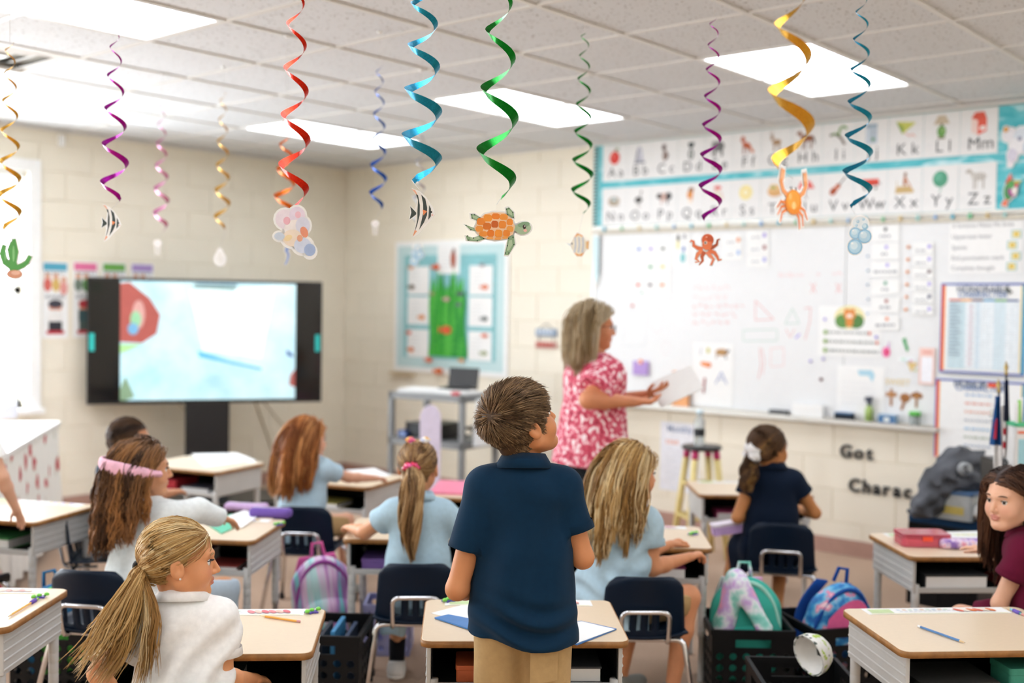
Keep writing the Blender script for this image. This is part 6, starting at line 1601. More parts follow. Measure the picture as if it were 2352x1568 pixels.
spoly('image_red_plate', [(0,.98),(.05,.99),(.16,.86),(.22,.72),(.2,.56),(.12,.48),(0,.49)], '#a8564f', 1, 0.5); spoly('image_plate_light', el(.10,.72,.035,.12), '#c99a94', 2, .5); spoly('image_green_leaf', el(.085,.68,.03,.07), '#8fc49a', 3, .6); spoly('image_blue_leaf', el(.07,.6,.03,.05), '#6fa5c9', 4, .6)
spoly('image_green_edge', [(0,.47),(.12,.47),(.02,.4),(0,.4)], '#9fd08a', 1, .7); spoly('image_top_bar', [(.40,.985),(.66,.985),(.64,.93),(.41,.95)], '#8aa7a4', 1, .5); spoly('image_top_bar_dark', [(.42,.99),(.65,.99),(.65,.975),(.42,.978)], '#4a6a86', 2, .4)
spoly('image_blue_fold', [(.43,.42),(.60,.34),(.80,.27),(.80,.24),(.60,.29),(.44,.36)], '#5fb5dc', 1, .8); spoly('image_blue_wash', [(.45,.36),(.80,.25),(.72,.18),(.5,.22)], '#b5dcea', 2, .8); spoly('image_page', [(.38,.93),(.88,.98),(.80,.35),(.46,.42)], '#e6f6f8', 1, .78)
spoly('image_blue_mark', [(.945,.43),(.985,.39),(.99,.36),(.95,.38)], '#3a5fa0', 1, .5); spoly('image_dark_corner', [(0,.1),(.03,.2),(.08,.03),(.03,.0),(0,.0)], '#7d9a7c', 1, .5); spoly('image_red_mark', [(.97,.2),(1,.26),(1,.1),(.965,.12)], '#a55a55', 1, .5)
for sx in (-1,1):
    MB().add([mk @ Vector((sx*(TW/2-.035)+x,TH*.42+y,.002)) for x,y in ((-.018,0),(.018,0),(.018,.13),(-.018,.13))],[(0,1,2,3)]).build('side_button', emis('#1fa5a0',.6), tv)
cy_ = 0.0
MB().box((-0.255,cy_-.16,0.1),(-0.19,cy_+.16,szB+.3)).build('column', m_blk, tv, bevel=0.004)
MB().box((-0.25,cy_-.45,0.02),(0.30,cy_+.45,0.10)).build('base', m_blk, tv, bevel=0.01)
def lposter(px0, py0, px1, py1, hc, label, fig):
    a, b = WL(px0,py0,WALL_X+.004), WL(px1,py1,WALL_X+.004); w, h = b.y-a.y, a.z-b.z
    o = empty('grammar_poster', (WALL_X+.002,(a.y+b.y)/2,b.z)); tag(o, label, 'poster', 'grammar posters by the screen')
    MB().box((0,-w/2,0),(.0015,w/2,h)).build('page', m_paper, o); M = Matrix(((0,0,1,.0015),(1,0,0,0),(0,1,0,0),(0,0,0,1))); pc = Pic()
    pc.r(-w*.46,h*.885,w*.46,h*.985,hc); lines(pc,-w*.4,w*.4,(h*.845,),'#8a8c90',.012); lines(pc,-w*.38,w*.38,(h*.52,h*.545),'#9a9ca0',.010)
    cl = fig
    for k, (cx, cz) in enumerate(((-.3,.7),(.02,.7),(.32,.66))): pc.e(cx*w,cz*h,.03,.05,cl[k]).e(cx*w,cz*h+.06,.022,.022,'#d9a58a')
    pc.e(.0,.42*h,.05,.045,'#d08a70').e(0,.45*h,.055,.03,cl[3]).r(-.055,h*.22,.055,h*.37,cl[4]).r(-.05,h*.1,.05,h*.22,cl[5]).r(-.065,h*.055,.065,h*.1,'#c0303c')
    pc.mesh('print', M, 1, 1, o)
lposter(97,600,156,776,'#4fa3bd','first grammar poster by the window, teal heading',['#d0655a','#d6b56a','#e09a92','#3a3a46','#e9e6e2','#2b2c33'])
lposter(168,600,224,775,'#e0709a','second grammar poster from the window, pink heading',['#7a8a7c','#5a8a4a','#d8a59a','#b5303a','#3f5a5c','#4a5a55'])
lposter(235,602,289,770,'#6aa84a','third grammar poster, green heading above the screen edge',['#7a8a7c','#5a8a4a','#d8a59a','#b5303a','#3f5a5c','#4a5a55'])
lposter(301,604,352,768,'#a78cc4','fourth grammar poster, purple heading above the screen',['#7a8a7c','#5a8a4a','#d8a59a','#b5303a','#3f5a5c','#4a5a55'])
for k, pts in enumerate((((585,915),(600,960),(628,1040),(640,1078)), ((600,915),(640,965),(690,1010)), ((410,925),(432,950)))):
    q = [WL(x,y,WALL_X+.012) for x,y in pts]; mb = MB(); base = q[-1].copy()
    mb.tube([p-base for p in q], .006 if k == 0 else .004, 6); o = mb.build('wall_cable', mat('beige_cable','#b7a98d',rough=0.6)); o.location = base
    tag(o, ['thick beige cable hanging from the screen to the floor','thin beige cable slanting right below the screen','short beige cable left of the screen stand'][k], 'cable')
o = MB().box((-.02,-.018,-.02),(.02,.018,.06)).build('wall_sensor', m_white); c = WL(137,330); 
o.location = (WALL_X+.022, c.y, c.z); tag(o, 'small white wall raceway block above the posters', 'fixture')
# ================================================================== chairs under the seated children
def chair_for(root, phi, label, df=0.02, dr=0.0):
    f, r = dirv(phi), dirv(phi-90); l = Vector(root.location)+f*df+r*dr
    return chair(l, phi, label)
ppl = [o for o in bpy.data.objects if o.name.startswith('person') and o.parent is None]
def who(s): return next(o for o in ppl if s in o['label'])
chair_for(who('white polo'), CAMAZ+8, 'navy chair under the girl in the white polo')
chair_for(who('pink headband'), CAMAZ-8, 'navy chair under the girl with the pink headband', dr=-0.10, df=-0.03)
chair_for(who('navy shirt'), CAMAZ-78, 'navy chair seen edge-on at the far left', dr=-0.02, df=-0.05)
chair_for(who('red hair'), CAMAZ-4, 'navy chair of the red-haired girl, above the striped backpack', dr=0.06, df=-0.02)
chair_for(who('braid'), CAMAZ+3, 'navy chair under the girl with the ponytail')
chair_for(who('loose wavy'), CAMAZ+2, 'navy chair under the girl with loose blonde hair', dr=0.11)
chair_for(who('navy dress'), CAMAZ-12, 'navy chair under the girl in the navy dress', dr=0.045)
chair_for(who('maroon'), CAMAZ+8, 'navy chair under the girl in maroon at the right edge', dr=0.02)
l = G(-95, 1330, 0.33); chair((l.x, l.y), CAMAZ-5, 'navy chair cut off by the left edge')

# ================================================================== milk crates
m_crate = mat('black_crate_plastic', '#0d0e10', rough=0.5, var=0.08, spec=0.25)
CW, CH = 0.325, 0.275
def perf(mb, w, h, nx, nz, r, M, skip=()):
    """a plate with round holes, in its own x-z plane, 6 mm thick"""
    n = 8; t = 0.003
    for i in range(nx):
        for j in range(nz):
            x0, x1, z0, z1 = -w/2+w*i/nx, -w/2+w*(i+1)/nx, h*j/nz, h*(j+1)/nz; cx, cz = (x0+x1)/2, (z0+z1)/2
            sqr = [(x1,cz),(x1,z1),(cx,z1),(x0,z1),(x0,cz),(x0,z0),(cx,z0),(x1,z0)]
            if (i,j) in skip:
                mb.add([M @ Vector((x,y,z)) for y in (-t,t) for x,z in ((x0,z0),(x1,z0),(x1,z1),(x0,z1))], [(0,1,2,3),(7,6,5,4)]); continue
            cir = [(cx+r*math.cos(6.283*k/n), cz+r*math.sin(6.283*k/n)) for k in range(n)]
            vs = [M @ Vector((x,-t,z)) for x,z in sqr]+[M @ Vector((x,-t,z)) for x,z in cir]+[M @ Vector((x,t,z)) for x,z in sqr]+[M @ Vector((x,t,z)) for x,z in cir]
            fs = []
            for k in range(n):
                q = (k+1) % n; fs += [(k,q,8+q,8+k),(16+q,16+k,24+k,24+q),(8+k,8+q,24+q,24+k)]
            mb.add(vs, fs)
def make_crate():
    c = empty('milk_crate')
    for a in range(4):
        mb = MB(); M = Rz(a*math.pi/2) @ T3(0, -CW/2+0.004, 0.012)
        # lower wall with holes, solid band, handle opening, rim
        perf(mb, CW-0.012, 0.18, 6, 4, 0.0155, M, skip=[(0,k) for k in range(4)] if a % 2 else [])
        w = CW-0.012
        mb.box((-w/2,-.003,.18),(-.07,.003,.245),0,M).box((.07,-.003,.18),(w/2,.003,.245),0,M).box((-.07,-.003,.18),(.07,.003,.193),0,M).box((-.07,-.003,.225),(.07,.003,.245),0,M)
        mb.box((-w/2-.004,-.008,.243),(w/2+.004,.006,.263),0,M)
        mb.build('wall', m_crate, c)
    for sx in (-1,1):
        for sy in (-1,1): MB().box((sx*(CW/2-.006)-.006, sy*(CW/2-.006)-.006, 0),(sx*(CW/2-.006)+.006, sy*(CW/2-.006)+.006, CH-.012)).build('corner_post', m_crate, c)
    MB().box((-CW/2+.008,-CW/2+.008,.008),(CW/2-.008,CW/2-.008,.014)).build('bottom', m_crate, c)
    return c
proto_crate = make_crate(); _kr = [0]
def crate(loc, phi, label):
    o = proto_crate if not _kr[0] else copy_tree(proto_crate); _kr[0] = 1
    o.location = (loc[0], loc[1], 0); o.rotation_euler = (0,0,R(phi-90)); tag(o, label, 'crate', 'black milk crates on the floor'); return o
def crate_px(px, py, phi, label):            # front-left rim corner at a pixel
    g = G(px, py, CH); return crate(g+dirv(phi-90)*CW/2+dirv(phi)*CW/2, phi, label)
K1 = crate_px(1636,1446,130,'black milk crate holding the teal backpack'); K2 = crate_px(1873,1447,146,'black milk crate holding the blue flowered backpack')
g = G(748,1432,CH); K3 = crate(g, 128, 'black milk crate under the ponytail girl\'s desk by the striped backpack')
g = G(158,1402,CH); K4 = crate(g, 128, 'black milk crate at the left with the bright green bag')
g = G(1850,1552,CH); K5 = crate(g+dirv(130)*0.05, 130, 'black milk crate at the bottom edge under the white cap')

# ================================================================== bags
def loc_frame(o): return o.location.copy(), dirv(math.degrees(o.rotation_euler.z)+90), dirv(math.degrees(o.rotation_euler.z))
tie = [(0.30,'#3fae9c'),(0.43,'#8fd6c8'),(0.50,'#e9eef2'),(0.57,'#c9a6dd'),(0.68,'#f0a3c0')]
def backpack(name, loc, rz, label, m_main, m_front, m_edge, m_strap, tilt=(0,0,0), h=0.38, w=0.29, d=0.15, open_=False):
    o = empty(name, loc, rz); o.rotation_euler = (R(tilt[0]), R(tilt[1]), rz); tag(o, label, 'backpack')
    F = Field((-w,-d*1.6,-0.05),(w,d*1.6,h+0.08),0.007)
    F.cap((0,0,0.07),(0,0,h-w*0.46),0.075,0.075,k=0.02,wide=v3(1,0,0),ws=w/0.15)
    F.rbox((0,0,h*0.30),(w,d,h*0.6),0.045,k=0.03); F.ell((0,0,h*0.66),(w*0.5,d*0.52,h*0.34),k=0.03); F.plane((0,0,0.0),(0,0,-1),k=0.01)
    F.wobble(0.004, CLOTH_W); solid(F, 'bag_body', m_main, o)
    F = Field((-w,-d*1.8,-0.05),(w,0,h),0.007); F.rbox((0,-d*0.5,h*0.27),(w*0.82,0.07,h*0.46),0.03,k=0.02); F.ell((0,-d*0.5,h*0.44),(w*0.38,0.035,h*0.14),k=0.03); F.wobble(0.003, CLOTH_W); solid(F, 'front_pocket', m_front, o)
    pts = []
    for k in range(25):
        a = math.pi*(k/24); pts.append((math.cos(a)*w*0.475, -d*0.30, h*0.42+math.sin(a)*h*0.545))
    MB().tube([(pts[0][0],pts[0][1],0.05)]+pts+[(pts[-1][0],pts[-1][1],0.05)], 0.009, 7).build('zip_edge', m_edge, o)
    MB().tube([(-.03,d*.35,h*.97),(-.02,d*.35,h+.045),(.02,d*.35,h+.045),(.03,d*.35,h*.97)],0.008,7).build('handle', m_strap, o)
    for s in (-1,1):
        mb = MB(); n = 12
        def st(u, v): 
            t = u; return (s*w*(.22+.12*math.sin(t*3.1)) + (v-.5)*0.05, d*.52+.045*math.sin(t*3.14)+.01, h*(.93-.85*t))
        mb.grid(st, n, 3); ob = mb.build('strap', m_strap, o); md = ob.modifiers.new('t','SOLIDIFY'); md.thickness = 0.012
    return o
m_teal = fabric('teal_nylon','#3fae9b',var=0.12,vscale=6); m_mint = fabric('mint_piping','#a5dccb'); m_tied = mat('tie_dye_nylon','#cccccc',rough=0.7,ramp=tie,vscale=9)
l, f, r = loc_frame(K1); backpack('backpack', l+Vector((0,0,.03))-r*0.0, K1.rotation_euler.z, 'teal and tie-dye backpack standing in a black crate', m_teal, m_teal, m_mint, m_tied, h=0.42, w=0.27, d=0.15, tilt=(0,0,0))
# tie-dye straps and flap across its left half
o = bpy.data.objects[[x.name for x in bpy.data.objects if x.name.startswith('backpack')][0]]
F = Field((-0.16,-0.17,0.05),(0.1,0.12,0.5),0.007); F.cap((-0.10,-0.03,0.20),(-0.045,-0.02,0.41),0.05,0.045,k=0.02,wide=v3(0,1,0),ws=1.5); F.cap((-0.035,-0.075,0.40),(0.05,-0.135,0.24),0.022,0.022,k=0.02,wide=unit((1,0.2,0.6)),ws=1.6); F.wobble(0.004,CLOTH_W); solid(F,'tie_dye_flap',m_tied,o)
m_flor2 = mat('blue_flower_nylon','#2f7fc0',rough=0.6,ramp=[(0.36,'#1d5fae'),(0.47,'#2f92cf'),(0.56,'#7fc3e0'),(0.61,'#e87aa8'),(0.70,'#f4d5dd')],vscale=18)
m_pinkn = fabric('hot_pink_lining','#f06fa6'); m_blue = fabric('royal_piping','#1f4f9c')
l, f, r = loc_frame(K2); ob = backpack('backpack', l+Vector((0,0,.03))-r*0.02, K2.rotation_euler.z, 'open blue flowered backpack with pink lining in a black crate', m_flor2, m_flor2, m_blue, m_blue, h=0.40, w=0.26, d=0.14, tilt=(6,10,0))
MB().grid(lambda u,v: ((u-.5)*.20, -.087-.012*math.sin(3.14*u), .20+.165*v*(1-.6*(2*u-1)**2)), 10, 6).build('lining', m_pinkn, ob)
m_str = mat('pastel_stripe_nylon','#ccaadd',rough=0.6,stretch=(9,0.6,0.6),ramp=[(0.32,'#49b5c4'),(0.42,'#bfe6e6'),(0.5,'#e8c7e6'),(0.58,'#b36fc0'),(0.68,'#7fd0d6')],vscale=2.6)
g = G(668,1540,0); ob = backpack('backpack', P(672,1410,4.45)*1.0, 0, 'pastel striped backpack with pink and aqua straps on the floor', m_str, m_str, fabric('plum_piping','#9c4f9e'), fabric('pink_strap','#d9619f'), h=0.40, w=0.26, d=0.15, tilt=(0,-4,0))
c = G(668,1520,0); ob.location = (c.x-0.12, c.y+0.30, 0.0); ob.rotation_euler = (R(4),R(-6),R(CAMAZ-90+18))
m_lime = fabric('lime_nylon','#6ad05a'); m_bluen = fabric('blue_nylon','#2f6f9c')
l, f, r = loc_frame(K4); ob = backpack('backpack', l+Vector((0,0,.03)), K4.rotation_euler.z+0.5, 'bright green and blue backpack in the crate at the left', m_bluen, m_lime, m_lime, m_bluen, h=0.36, w=0.26, d=0.14, tilt=(-4,-10,0))
# things in the crate by the ponytail girl
for k in range(5):
    l, f, r = loc_frame(K3); q = l+r*(-.10+.05*k)+Vector((0,0,.016)); o = MB().box((-.008,-.11,0),(.008,.11,.24+.02*(k % 2))).build('folder', paint(['#2f62a8','#4a3a7a','#222a36','#3d86b5','#30405a'][k])); o.location = q; o.rotation_euler = (0,0,K3.rotation_euler.z); tag(o, ['bright blue','purple','near-black','sky blue','slate'][k]+' folder standing in the crate under the ponytail girl\'s desk', 'folder', 'folders in the crate')
# white cap with green print
l = P(1856,1545,3.86); o = empty('cap', (l.x, l.y, CH+0.012), R(CAMAZ-90)); o.rotation_euler = (dirv(CAMAZ-62)+Vector((0,0,.25))).to_track_quat('Z','Y').to_euler(); o.location.z += .06; tag(o, 'white cap with green leafy print at the bottom edge', 'cap')
MB().lathe([(0,.085),(.03,.08),(.055,.06),(.07,.03),(.073,0),(.070,0),(.067,.028),(.052,.056),(.028,.076),(0,.08)],22).build('crown', mat('leaf_print','#eef0e4',rough=0.7,ramp=[(0.40,'#4d5a50'),(0.44,'#f1f2ec'),(0.56,'#f1f2ec'),(0.62,'#b5cf5a')],vscale=28), o)
MB().lathe([(.066,.001),(.06,.02),(.045,.05),(0,.072)],22).build('lining', mat('cap_white','#ecebe6',rough=0.8), o)
MB().box((-.016,-.022,.052),(.016,.022,.054)).build('inner_label', mat('cap_ink','#2b2c2c'), o)

# ================================================================== things on and in the desks
def on_desk(px, py, z=DH): return G(px, py, z)
def pencil(px0, py0, px1, py1, col, label, tip='#e3c79a', end='#d99a9a', grip=None):
    a, b = on_desk(px0,py0,DH+.0045), on_desk(px1,py1,DH+.0045); L_ = (b-a).length; o = empty('pencil', a); o.rotation_euler = (0,0,math.atan2(b.y-a.y,b.x-a.x)); tag(o, label, 'pencil', 'pencils on the desks')
    M = Matrix.Rotation(R(90),4,'Y'); r = 0.0037
    MB().lathe([(0,.012),(r,.012),(r,L_-.022),(0,L_-.022)],6,0,M,False).build('barrel', mat('pencil_'+col.strip('#'),col,rough=0.35), o); MB().lathe([(r,L_-.022),(.001,L_-.003),(0,L_-.003)],8,0,M).build('point', mat('pencil_wood',tip,rough=0.6), o); MB().lathe([(.0012,L_-.004),(0,L_)],6,0,M).build('lead', mat('graphite','#3a3a3c'), o)
    MB().lathe([(0,0),(r,0.001),(r,.012)],8,0,M).build('eraser', mat('eraser_'+end.strip('#'),end), o)
    if grip: MB().lathe([(r*1.7,.02),(r*1.9,.03),(r*1.7,.055),(0,.055)],8,0,M).build('grip', paint(grip), o)
pencil(690,1427,596,1413,'#eda63c','orange pencil on the desk of the girl in white'); pencil(2108,1437,2218,1476,'#4f7fb5','blue pencil with a white end on the lower right desk',end='#f2f2f0'); pencil(88,1374,18,1416,'#e9b455','yellow pencil with a purple grip and green end at the lower left',end='#7ac94a',grip='#6a4fb0')
pencil(2352,1412,2312,1394,'#7fc0c9','teal pen with a purple clip on the lower right desk',grip='#6a55b5')
def strip(corner, key, label, blocks):
    c, f, r = DK[key]; o = empty('name_strip', c+f*(DD/2-.045)+Vector((0,0,DH+.0002)), math.atan2(r.y,r.x)); tag(o, label, 'name strip', 'printed strips along the desk backs')
    MB().box((-.24,-.035,0),(.24,.035,.0008)).build('strip', m_paper, o); pc = Pic(); M = T3(0,0,.0008)
    pc.r(-.23,-.033,.23,-.029,'#efe6a6').r(-.225,-.022,-.15,.022,'#c3d6a0')
    for k in range(9): pc.r(-.13+.02*k,.004,-.118+.02*k,.018,['#c9d6df','#e5c9b5','#cfe0d0'][k % 3])
    for k in range(6): pc.e(.075+.022*k, 0, .010, .02, blocks[k % len(blocks)], 30)
    for k in range(12): pc.r(-.13+.016*k,-.02,-.12+.016*k,-.012,'#d6d8dc')
    pc.mesh('print', M, 1, 1, o)
for k, lb, bl_ in (('boy','printed name strip on the boy\'s desk',['#d8d4b0','#e3a59a']),('white','printed name strip on the desk of the girl in white',['#e58a90','#f0c4b5','#d9707a']),('leftfront','printed name strip on the lower left desk',['#e0b0a8','#f0d0c0']),('leftmid','printed name strip on the desk under the bare arm',['#e2c9a0','#c9c0dd']),('pink','printed name strip on the headband girl\'s desk',['#c9b5dd','#e5c9a0']),('navyleft','printed name strip on the desk under the screen',['#bcd8a5','#e5e0c0']),('blonde','printed name strip on the blonde girl\'s desk',['#f0b5c0','#f0d0d5']),('navyright','printed name strip on the desk by the stool',['#e8e4e0','#e0d0c0']),('maroon','printed name strip on the maroon girl\'s desk',['#d5e0b5','#f0e6b0']),('rightfront','printed name strip on the lower right desk, orange shapes at its end',['#e0705a','#f0e0d0','#e8824a'])): strip('', k, lb, bl_)
def clip(px, py, label):
    c = on_desk(px, py, DH+.0012); o = empty('star_clip', c, R(20)); tag(o, label, 'clip', 'purple and green star clips')
    st = []
    for k in range(10): a = R(36*k); q = .024 if k % 2 == 0 else .011; st.append((q*math.cos(a), q*math.sin(a)))
    MB().prism(st, 0, .005).build('star', mat('clip_purple','#5f4fb0',rough=0.4), o)
    for x, y in ((.0,.0),(.012,.02),(-.004,-.02)): MB().lathe([(0,.005),(.008,.005),(.008,.011),(.004,.014),(0,.014)],10,0,T3(x,y,-.0005)).build('bead', mat('clip_green','#7ad04a',rough=0.35), o)
clip(1030,1380,'purple and green star clip on the boy\'s desk'); clip(716,1406,'purple and green star clip on the desk of the girl in white'); clip(1591,1227,'purple and green star clip on the blonde girl\'s desk'); clip(640,1205,'purple and green star clip on the headband girl\'s desk'); clip(90,1372,'purple and green star clip on the lower left desk')
def flat(name, pts, z, t, m, label, cat, group=None):
    q = [G(x,y,z) for x,y in pts]; c = sum(q, Vector())/len(q); o = MB(); 
    l = [(p.x-c.x,p.y-c.y) for p in q]; ar = sum(l[k][0]*l[(k+1)%len(l)][1]-l[(k+1)%len(l)][0]*l[k][1] for k in range(len(l)))
    if ar < 0: l = l[::-1]
    ob = o.prism(l, 0, t).build(name, m); ob.location = (c.x,c.y,z); tag(ob, label, cat, group); return ob
flat('paper_sheet',[(990,1408),(1075,1386),(1150,1392),(1075,1430)],DH+.0005,.001,m_paper,'white paper on the left of the boy\'s desk','paper')
flat('blue_folder',[(998,1420),(1030,1413),(1130,1432),(1095,1452)],DH+.002,.004,mat('folder_blue','#2f74b8',rough=0.4),'blue folder under the boy\'s left side','folder')
ob = flat('booklet',[(1300,1432),(1335,1428),(1416,1446),(1325,1482),(1290,1470)],DH+.0005,.004,mat('booklet_blue','#3f74b5',rough=0.4),'white booklet with a blue back on the right of the boy\'s desk','booklet')
q = [G(x,y,DH+.0048) for x,y in ((1302,1431),(1336,1427),(1412,1445),(1325,1477),(1292,1467))]; MB().prism([(p.x-ob.location.x,p.y-ob.location.y) for p in q],.0042,.0055).build('page', m_paper, ob)
flat('paper_sheet',[(440,1042),(545,1040),(590,1058),(470,1072)],DH+.0012,.001,m_paper,'white paper on the desk under the screen','paper')
flat('paper_sheet',[(512,1190),(560,1172),(600,1180),(555,1212)],DH+.0055,.001,m_paper,'white paper on the headband girl\'s desk','paper')
flat('green_folder',[(478,1206),(530,1182),(585,1192),(508,1226)],DH+.001,.004,mat('folder_green','#4fc09a',rough=0.4),'mint green folder on the headband girl\'s desk','folder')
flat('paper_sheet',[(770,1082),(860,1075),(900,1092),(800,1104)],DH+.0005,.001,m_paper,'white paper on the red-haired girl\'s desk','paper')
flat('paper_sheet',[(2150,1222),(2260,1219),(2270,1238),(2160,1242)],DH+.0015,.001,m_paper,'white paper on the maroon girl\'s desk','paper')
flat('pink_folder',[(985,1134),(1010,1106),(1100,1110),(1090,1138)],DH+.0005,.010,mat('folder_pink','#ec7f9f',rough=0.4),'bright pink folder between the ponytail girl and the boy','folder')
def pouch(name, px, py, z, w, d, h, m, label, rz, cat='pouch', k=0.02):
    c = G(px, py, z); o = empty(name, c, R(rz)); tag(o, label, cat); F = Field((-w,-d,-.02),(w,d,h+.04),0.006)
    F.rbox((0,0,h/2),(w,d,h),min(h,d)*0.42,k=0); F.wobble(0.003,CLOTH_W); F.plane((0,0,0.0005),(0,0,-1),k=0.003); solid(F,'pouch_body',m,o); MB().tube([(-w*.42,0,h*.985),(0,0,h*1.01),(w*.42,0,h*.985)],.003,6).build('zip', mat('zip_pale','#cfc6d8'), o); return o
m_plum = fabric('purple_pouch_cloth','#7358a8'); m_lil = fabric('lilac_pouch_cloth','#c7a8cf')
pouch('pencil_pouch',622,1188,DH,.19,.07,.045,m_plum,'purple zipped pencil pouch on the headband girl\'s desk',35)
pouch('pencil_pouch',566,1172,DH,.20,.07,.035,m_lil,'pale pink pouch behind the purple one',35)
pouch('pencil_pouch',2222,1258,DH,.24,.08,.04,mat('lilac_pattern','#d9c5e6',rough=0.7,ramp=[(0.38,'#8f6fc0'),(0.46,'#d8b5dd'),(0.55,'#f0e6f4'),(0.64,'#e59ab5')],vscale=40),'lilac patterned pouch under the maroon girl\'s hand',44)
# pink see-through pencil box
c = G(2117,1250,DH); o = empty('pencil_box', c, R(40)); tag(o,'pink see-through pencil box on the maroon girl\'s desk','box'); m_pinkt = mat('pink_clear_plastic','#ff6f86',rough=0.15,trans=0.55,var=0.02)
MB().prism(rrect(.20,.13,.02),.001,.038).build('base', m_pinkt, o, bevel=.003); MB().prism(rrect(.205,.135,.02),.038,.055).build('lid', m_pinkt, o, bevel=.005); MB().box((-.02,-.072,.028),(.02,-.066,.046)).build('latch', mat('orange_latch','#ff5a3a',rough=0.3), o)
# lilac pencil box on the lap of the girl in the navy dress
c = P(1682,1208,5.42); o = empty('pencil_box', c-Vector((0,0,.03)), R(CAMAZ-90+6)); o.rotation_euler = (0,R(-8),R(CAMAZ-90+6)); tag(o,'lilac pencil box sticking out beside the girl in the navy dress','box'); m_lb = mat('lilac_plastic','#c9a8dd',rough=0.35)
MB().prism(rrect(.195,.07,.012),0,.04).build('base', m_lb, o, bevel=.003); MB().prism(rrect(.2,.075,.012),.04,.055).build('lid', mat('pale_lilac_plastic','#e9e0ee',rough=0.3), o, bevel=.004)
# things inside the book boxes
ZB = DH-0.15+0.009
def inside(key, u, v, w, d, h, col, label, cat='book', name='book', rough=.5):
    c, f, r = DK[key]; o = empty(name, c+r*u+f*v+Vector((0,0,ZB)), math.atan2(r.y,r.x)); tag(o, label, cat)
    if name == 'book':
        MB().box((-w/2,-d/2,0),(w/2,d/2,h*.12)).box((-w/2,-d/2,h*.88),(w/2,d/2,h)).box((-w/2,-d/2,h*.12),(-w/2+.004,d/2,h*.88)).build('cover', paint(col), o); MB().box((-w/2+.004,-d/2+.003,h*.12),(w/2-.004,d/2-.003,h*.88)).build('pages', m_paper, o)
    else:
        MB().prism(rrect(w,d,.01),0,h*.7).build('base', paint(col), o, bevel=.003); MB().prism(rrect(w+.004,d+.004,.01),h*.7,h).build('lid', paint(col), o, bevel=.003)
    return o
inside('navyleft',-.12,-.08,.16,.2,.06,'#c22f3a','red box inside the desk under the screen','box','storage_box'); inside('navyleft',.10,-.08,.2,.2,.03,'#4a4652','dark book inside the desk under the screen')
inside('pink',-.05,-.06,.24,.2,.07,'#5a1f3a','thick maroon book inside the headband girl\'s desk'); inside('pink',.15,-.1,.14,.16,.02,'#a8443c','red notebook inside the headband girl\'s desk')
inside('pony',-.12,-.1,.22,.18,.05,'#7a5aa0','purple box inside the ponytail girl\'s desk','box','storage_box'); inside('pony',.13,-.08,.2,.2,.04,'#3a3f52','slate book inside the ponytail girl\'s desk')
inside('boy',-.14,-.1,.12,.14,.05,'#c9653a','orange box inside the boy\'s desk','box','storage_box'); inside('boy',.12,-.08,.22,.2,.05,'#33363a','dark book inside the boy\'s desk')
inside('navyright',-.1,-.1,.2,.16,.04,'#b5487a','pink book inside the desk by the stool'); inside('red',-.02,-.1,.22,.18,.03,'#a59a4a','olive book inside the red-haired girl\'s desk')
inside('maroon',-.1,-.1,.26,.2,.06,'#34363a','dark binder inside the maroon girl\'s desk'); inside('maroon',.17,-.1,.12,.18,.03,'#a03a44','red notebook inside the maroon girl\'s desk'); inside('rightfront',.12,-.12,.14,.12,.07,'#3f9a84','green box inside the lower right desk','box','storage_box'); inside('rightfront',-.1,-.08,.24,.2,.03,'#4a4a48','grey book inside the lower right desk')
inside('blonde',.1,-.1,.2,.18,.05,'#7a2a55','plum book inside the blonde girl\'s desk'); inside('leftmid',.05,-.1,.18,.18,.05,'#3f8a4a','green book inside the desk under the bare arm'); inside('white',-.02,-.06,.22,.2,.04,'#3c3f40','charcoal book inside the white polo girl\'s desk'); inside('folder',0,-.06,.22,.2,.04,'#474a50','grey book inside the desk with the pink folder')
# lilac basket under the ponytail girl's desk
c, f, r = DK['pony']; o = empty('basket', c-r*.14+f*.10, math.atan2(r.y,r.x)); tag(o,'pale blue plastic basket on the floor under the ponytail girl\'s desk','basket'); m_bask = mat('pale_blue_plastic','#a9aede',rough=0.4)
for a in range(4):
    mb = MB(); M = Rz(a*math.pi/2) @ T3(0,-.1,.01); perf(mb,.2,.2,4,4,.014,M); mb.box((-.104,-.006,.2),(.104,.006,.215),0,M); mb.build('side', m_bask, o)
MB().box((-.1,-.1,0),(.1,.1,.008)).build('bottom', m_bask, o)

# papers in the adult's hands
hr = TEACH.root; c = P(1513,905,5.36); o = empty('paper_stack', c); o.matrix_world = Matrix.Translation(c) @ Matrix(((RT.x,UP.x,-FW.x,0),(RT.y,UP.y,-FW.y,0),(RT.z,UP.z,-FW.z,0),(0,0,0,1))) @ Matrix.Rotation(R(24),4,'Z') @ Matrix.Rotation(R(-38),4,'X'); tag(o,'white papers held out by the adult at the board','paper')
for k in range(4): MB().box((-.02+.004*k,-.075,.0015*k),(.19+.004*k,.075,.0015*k+.001)).build('sheet', m_paper, o)

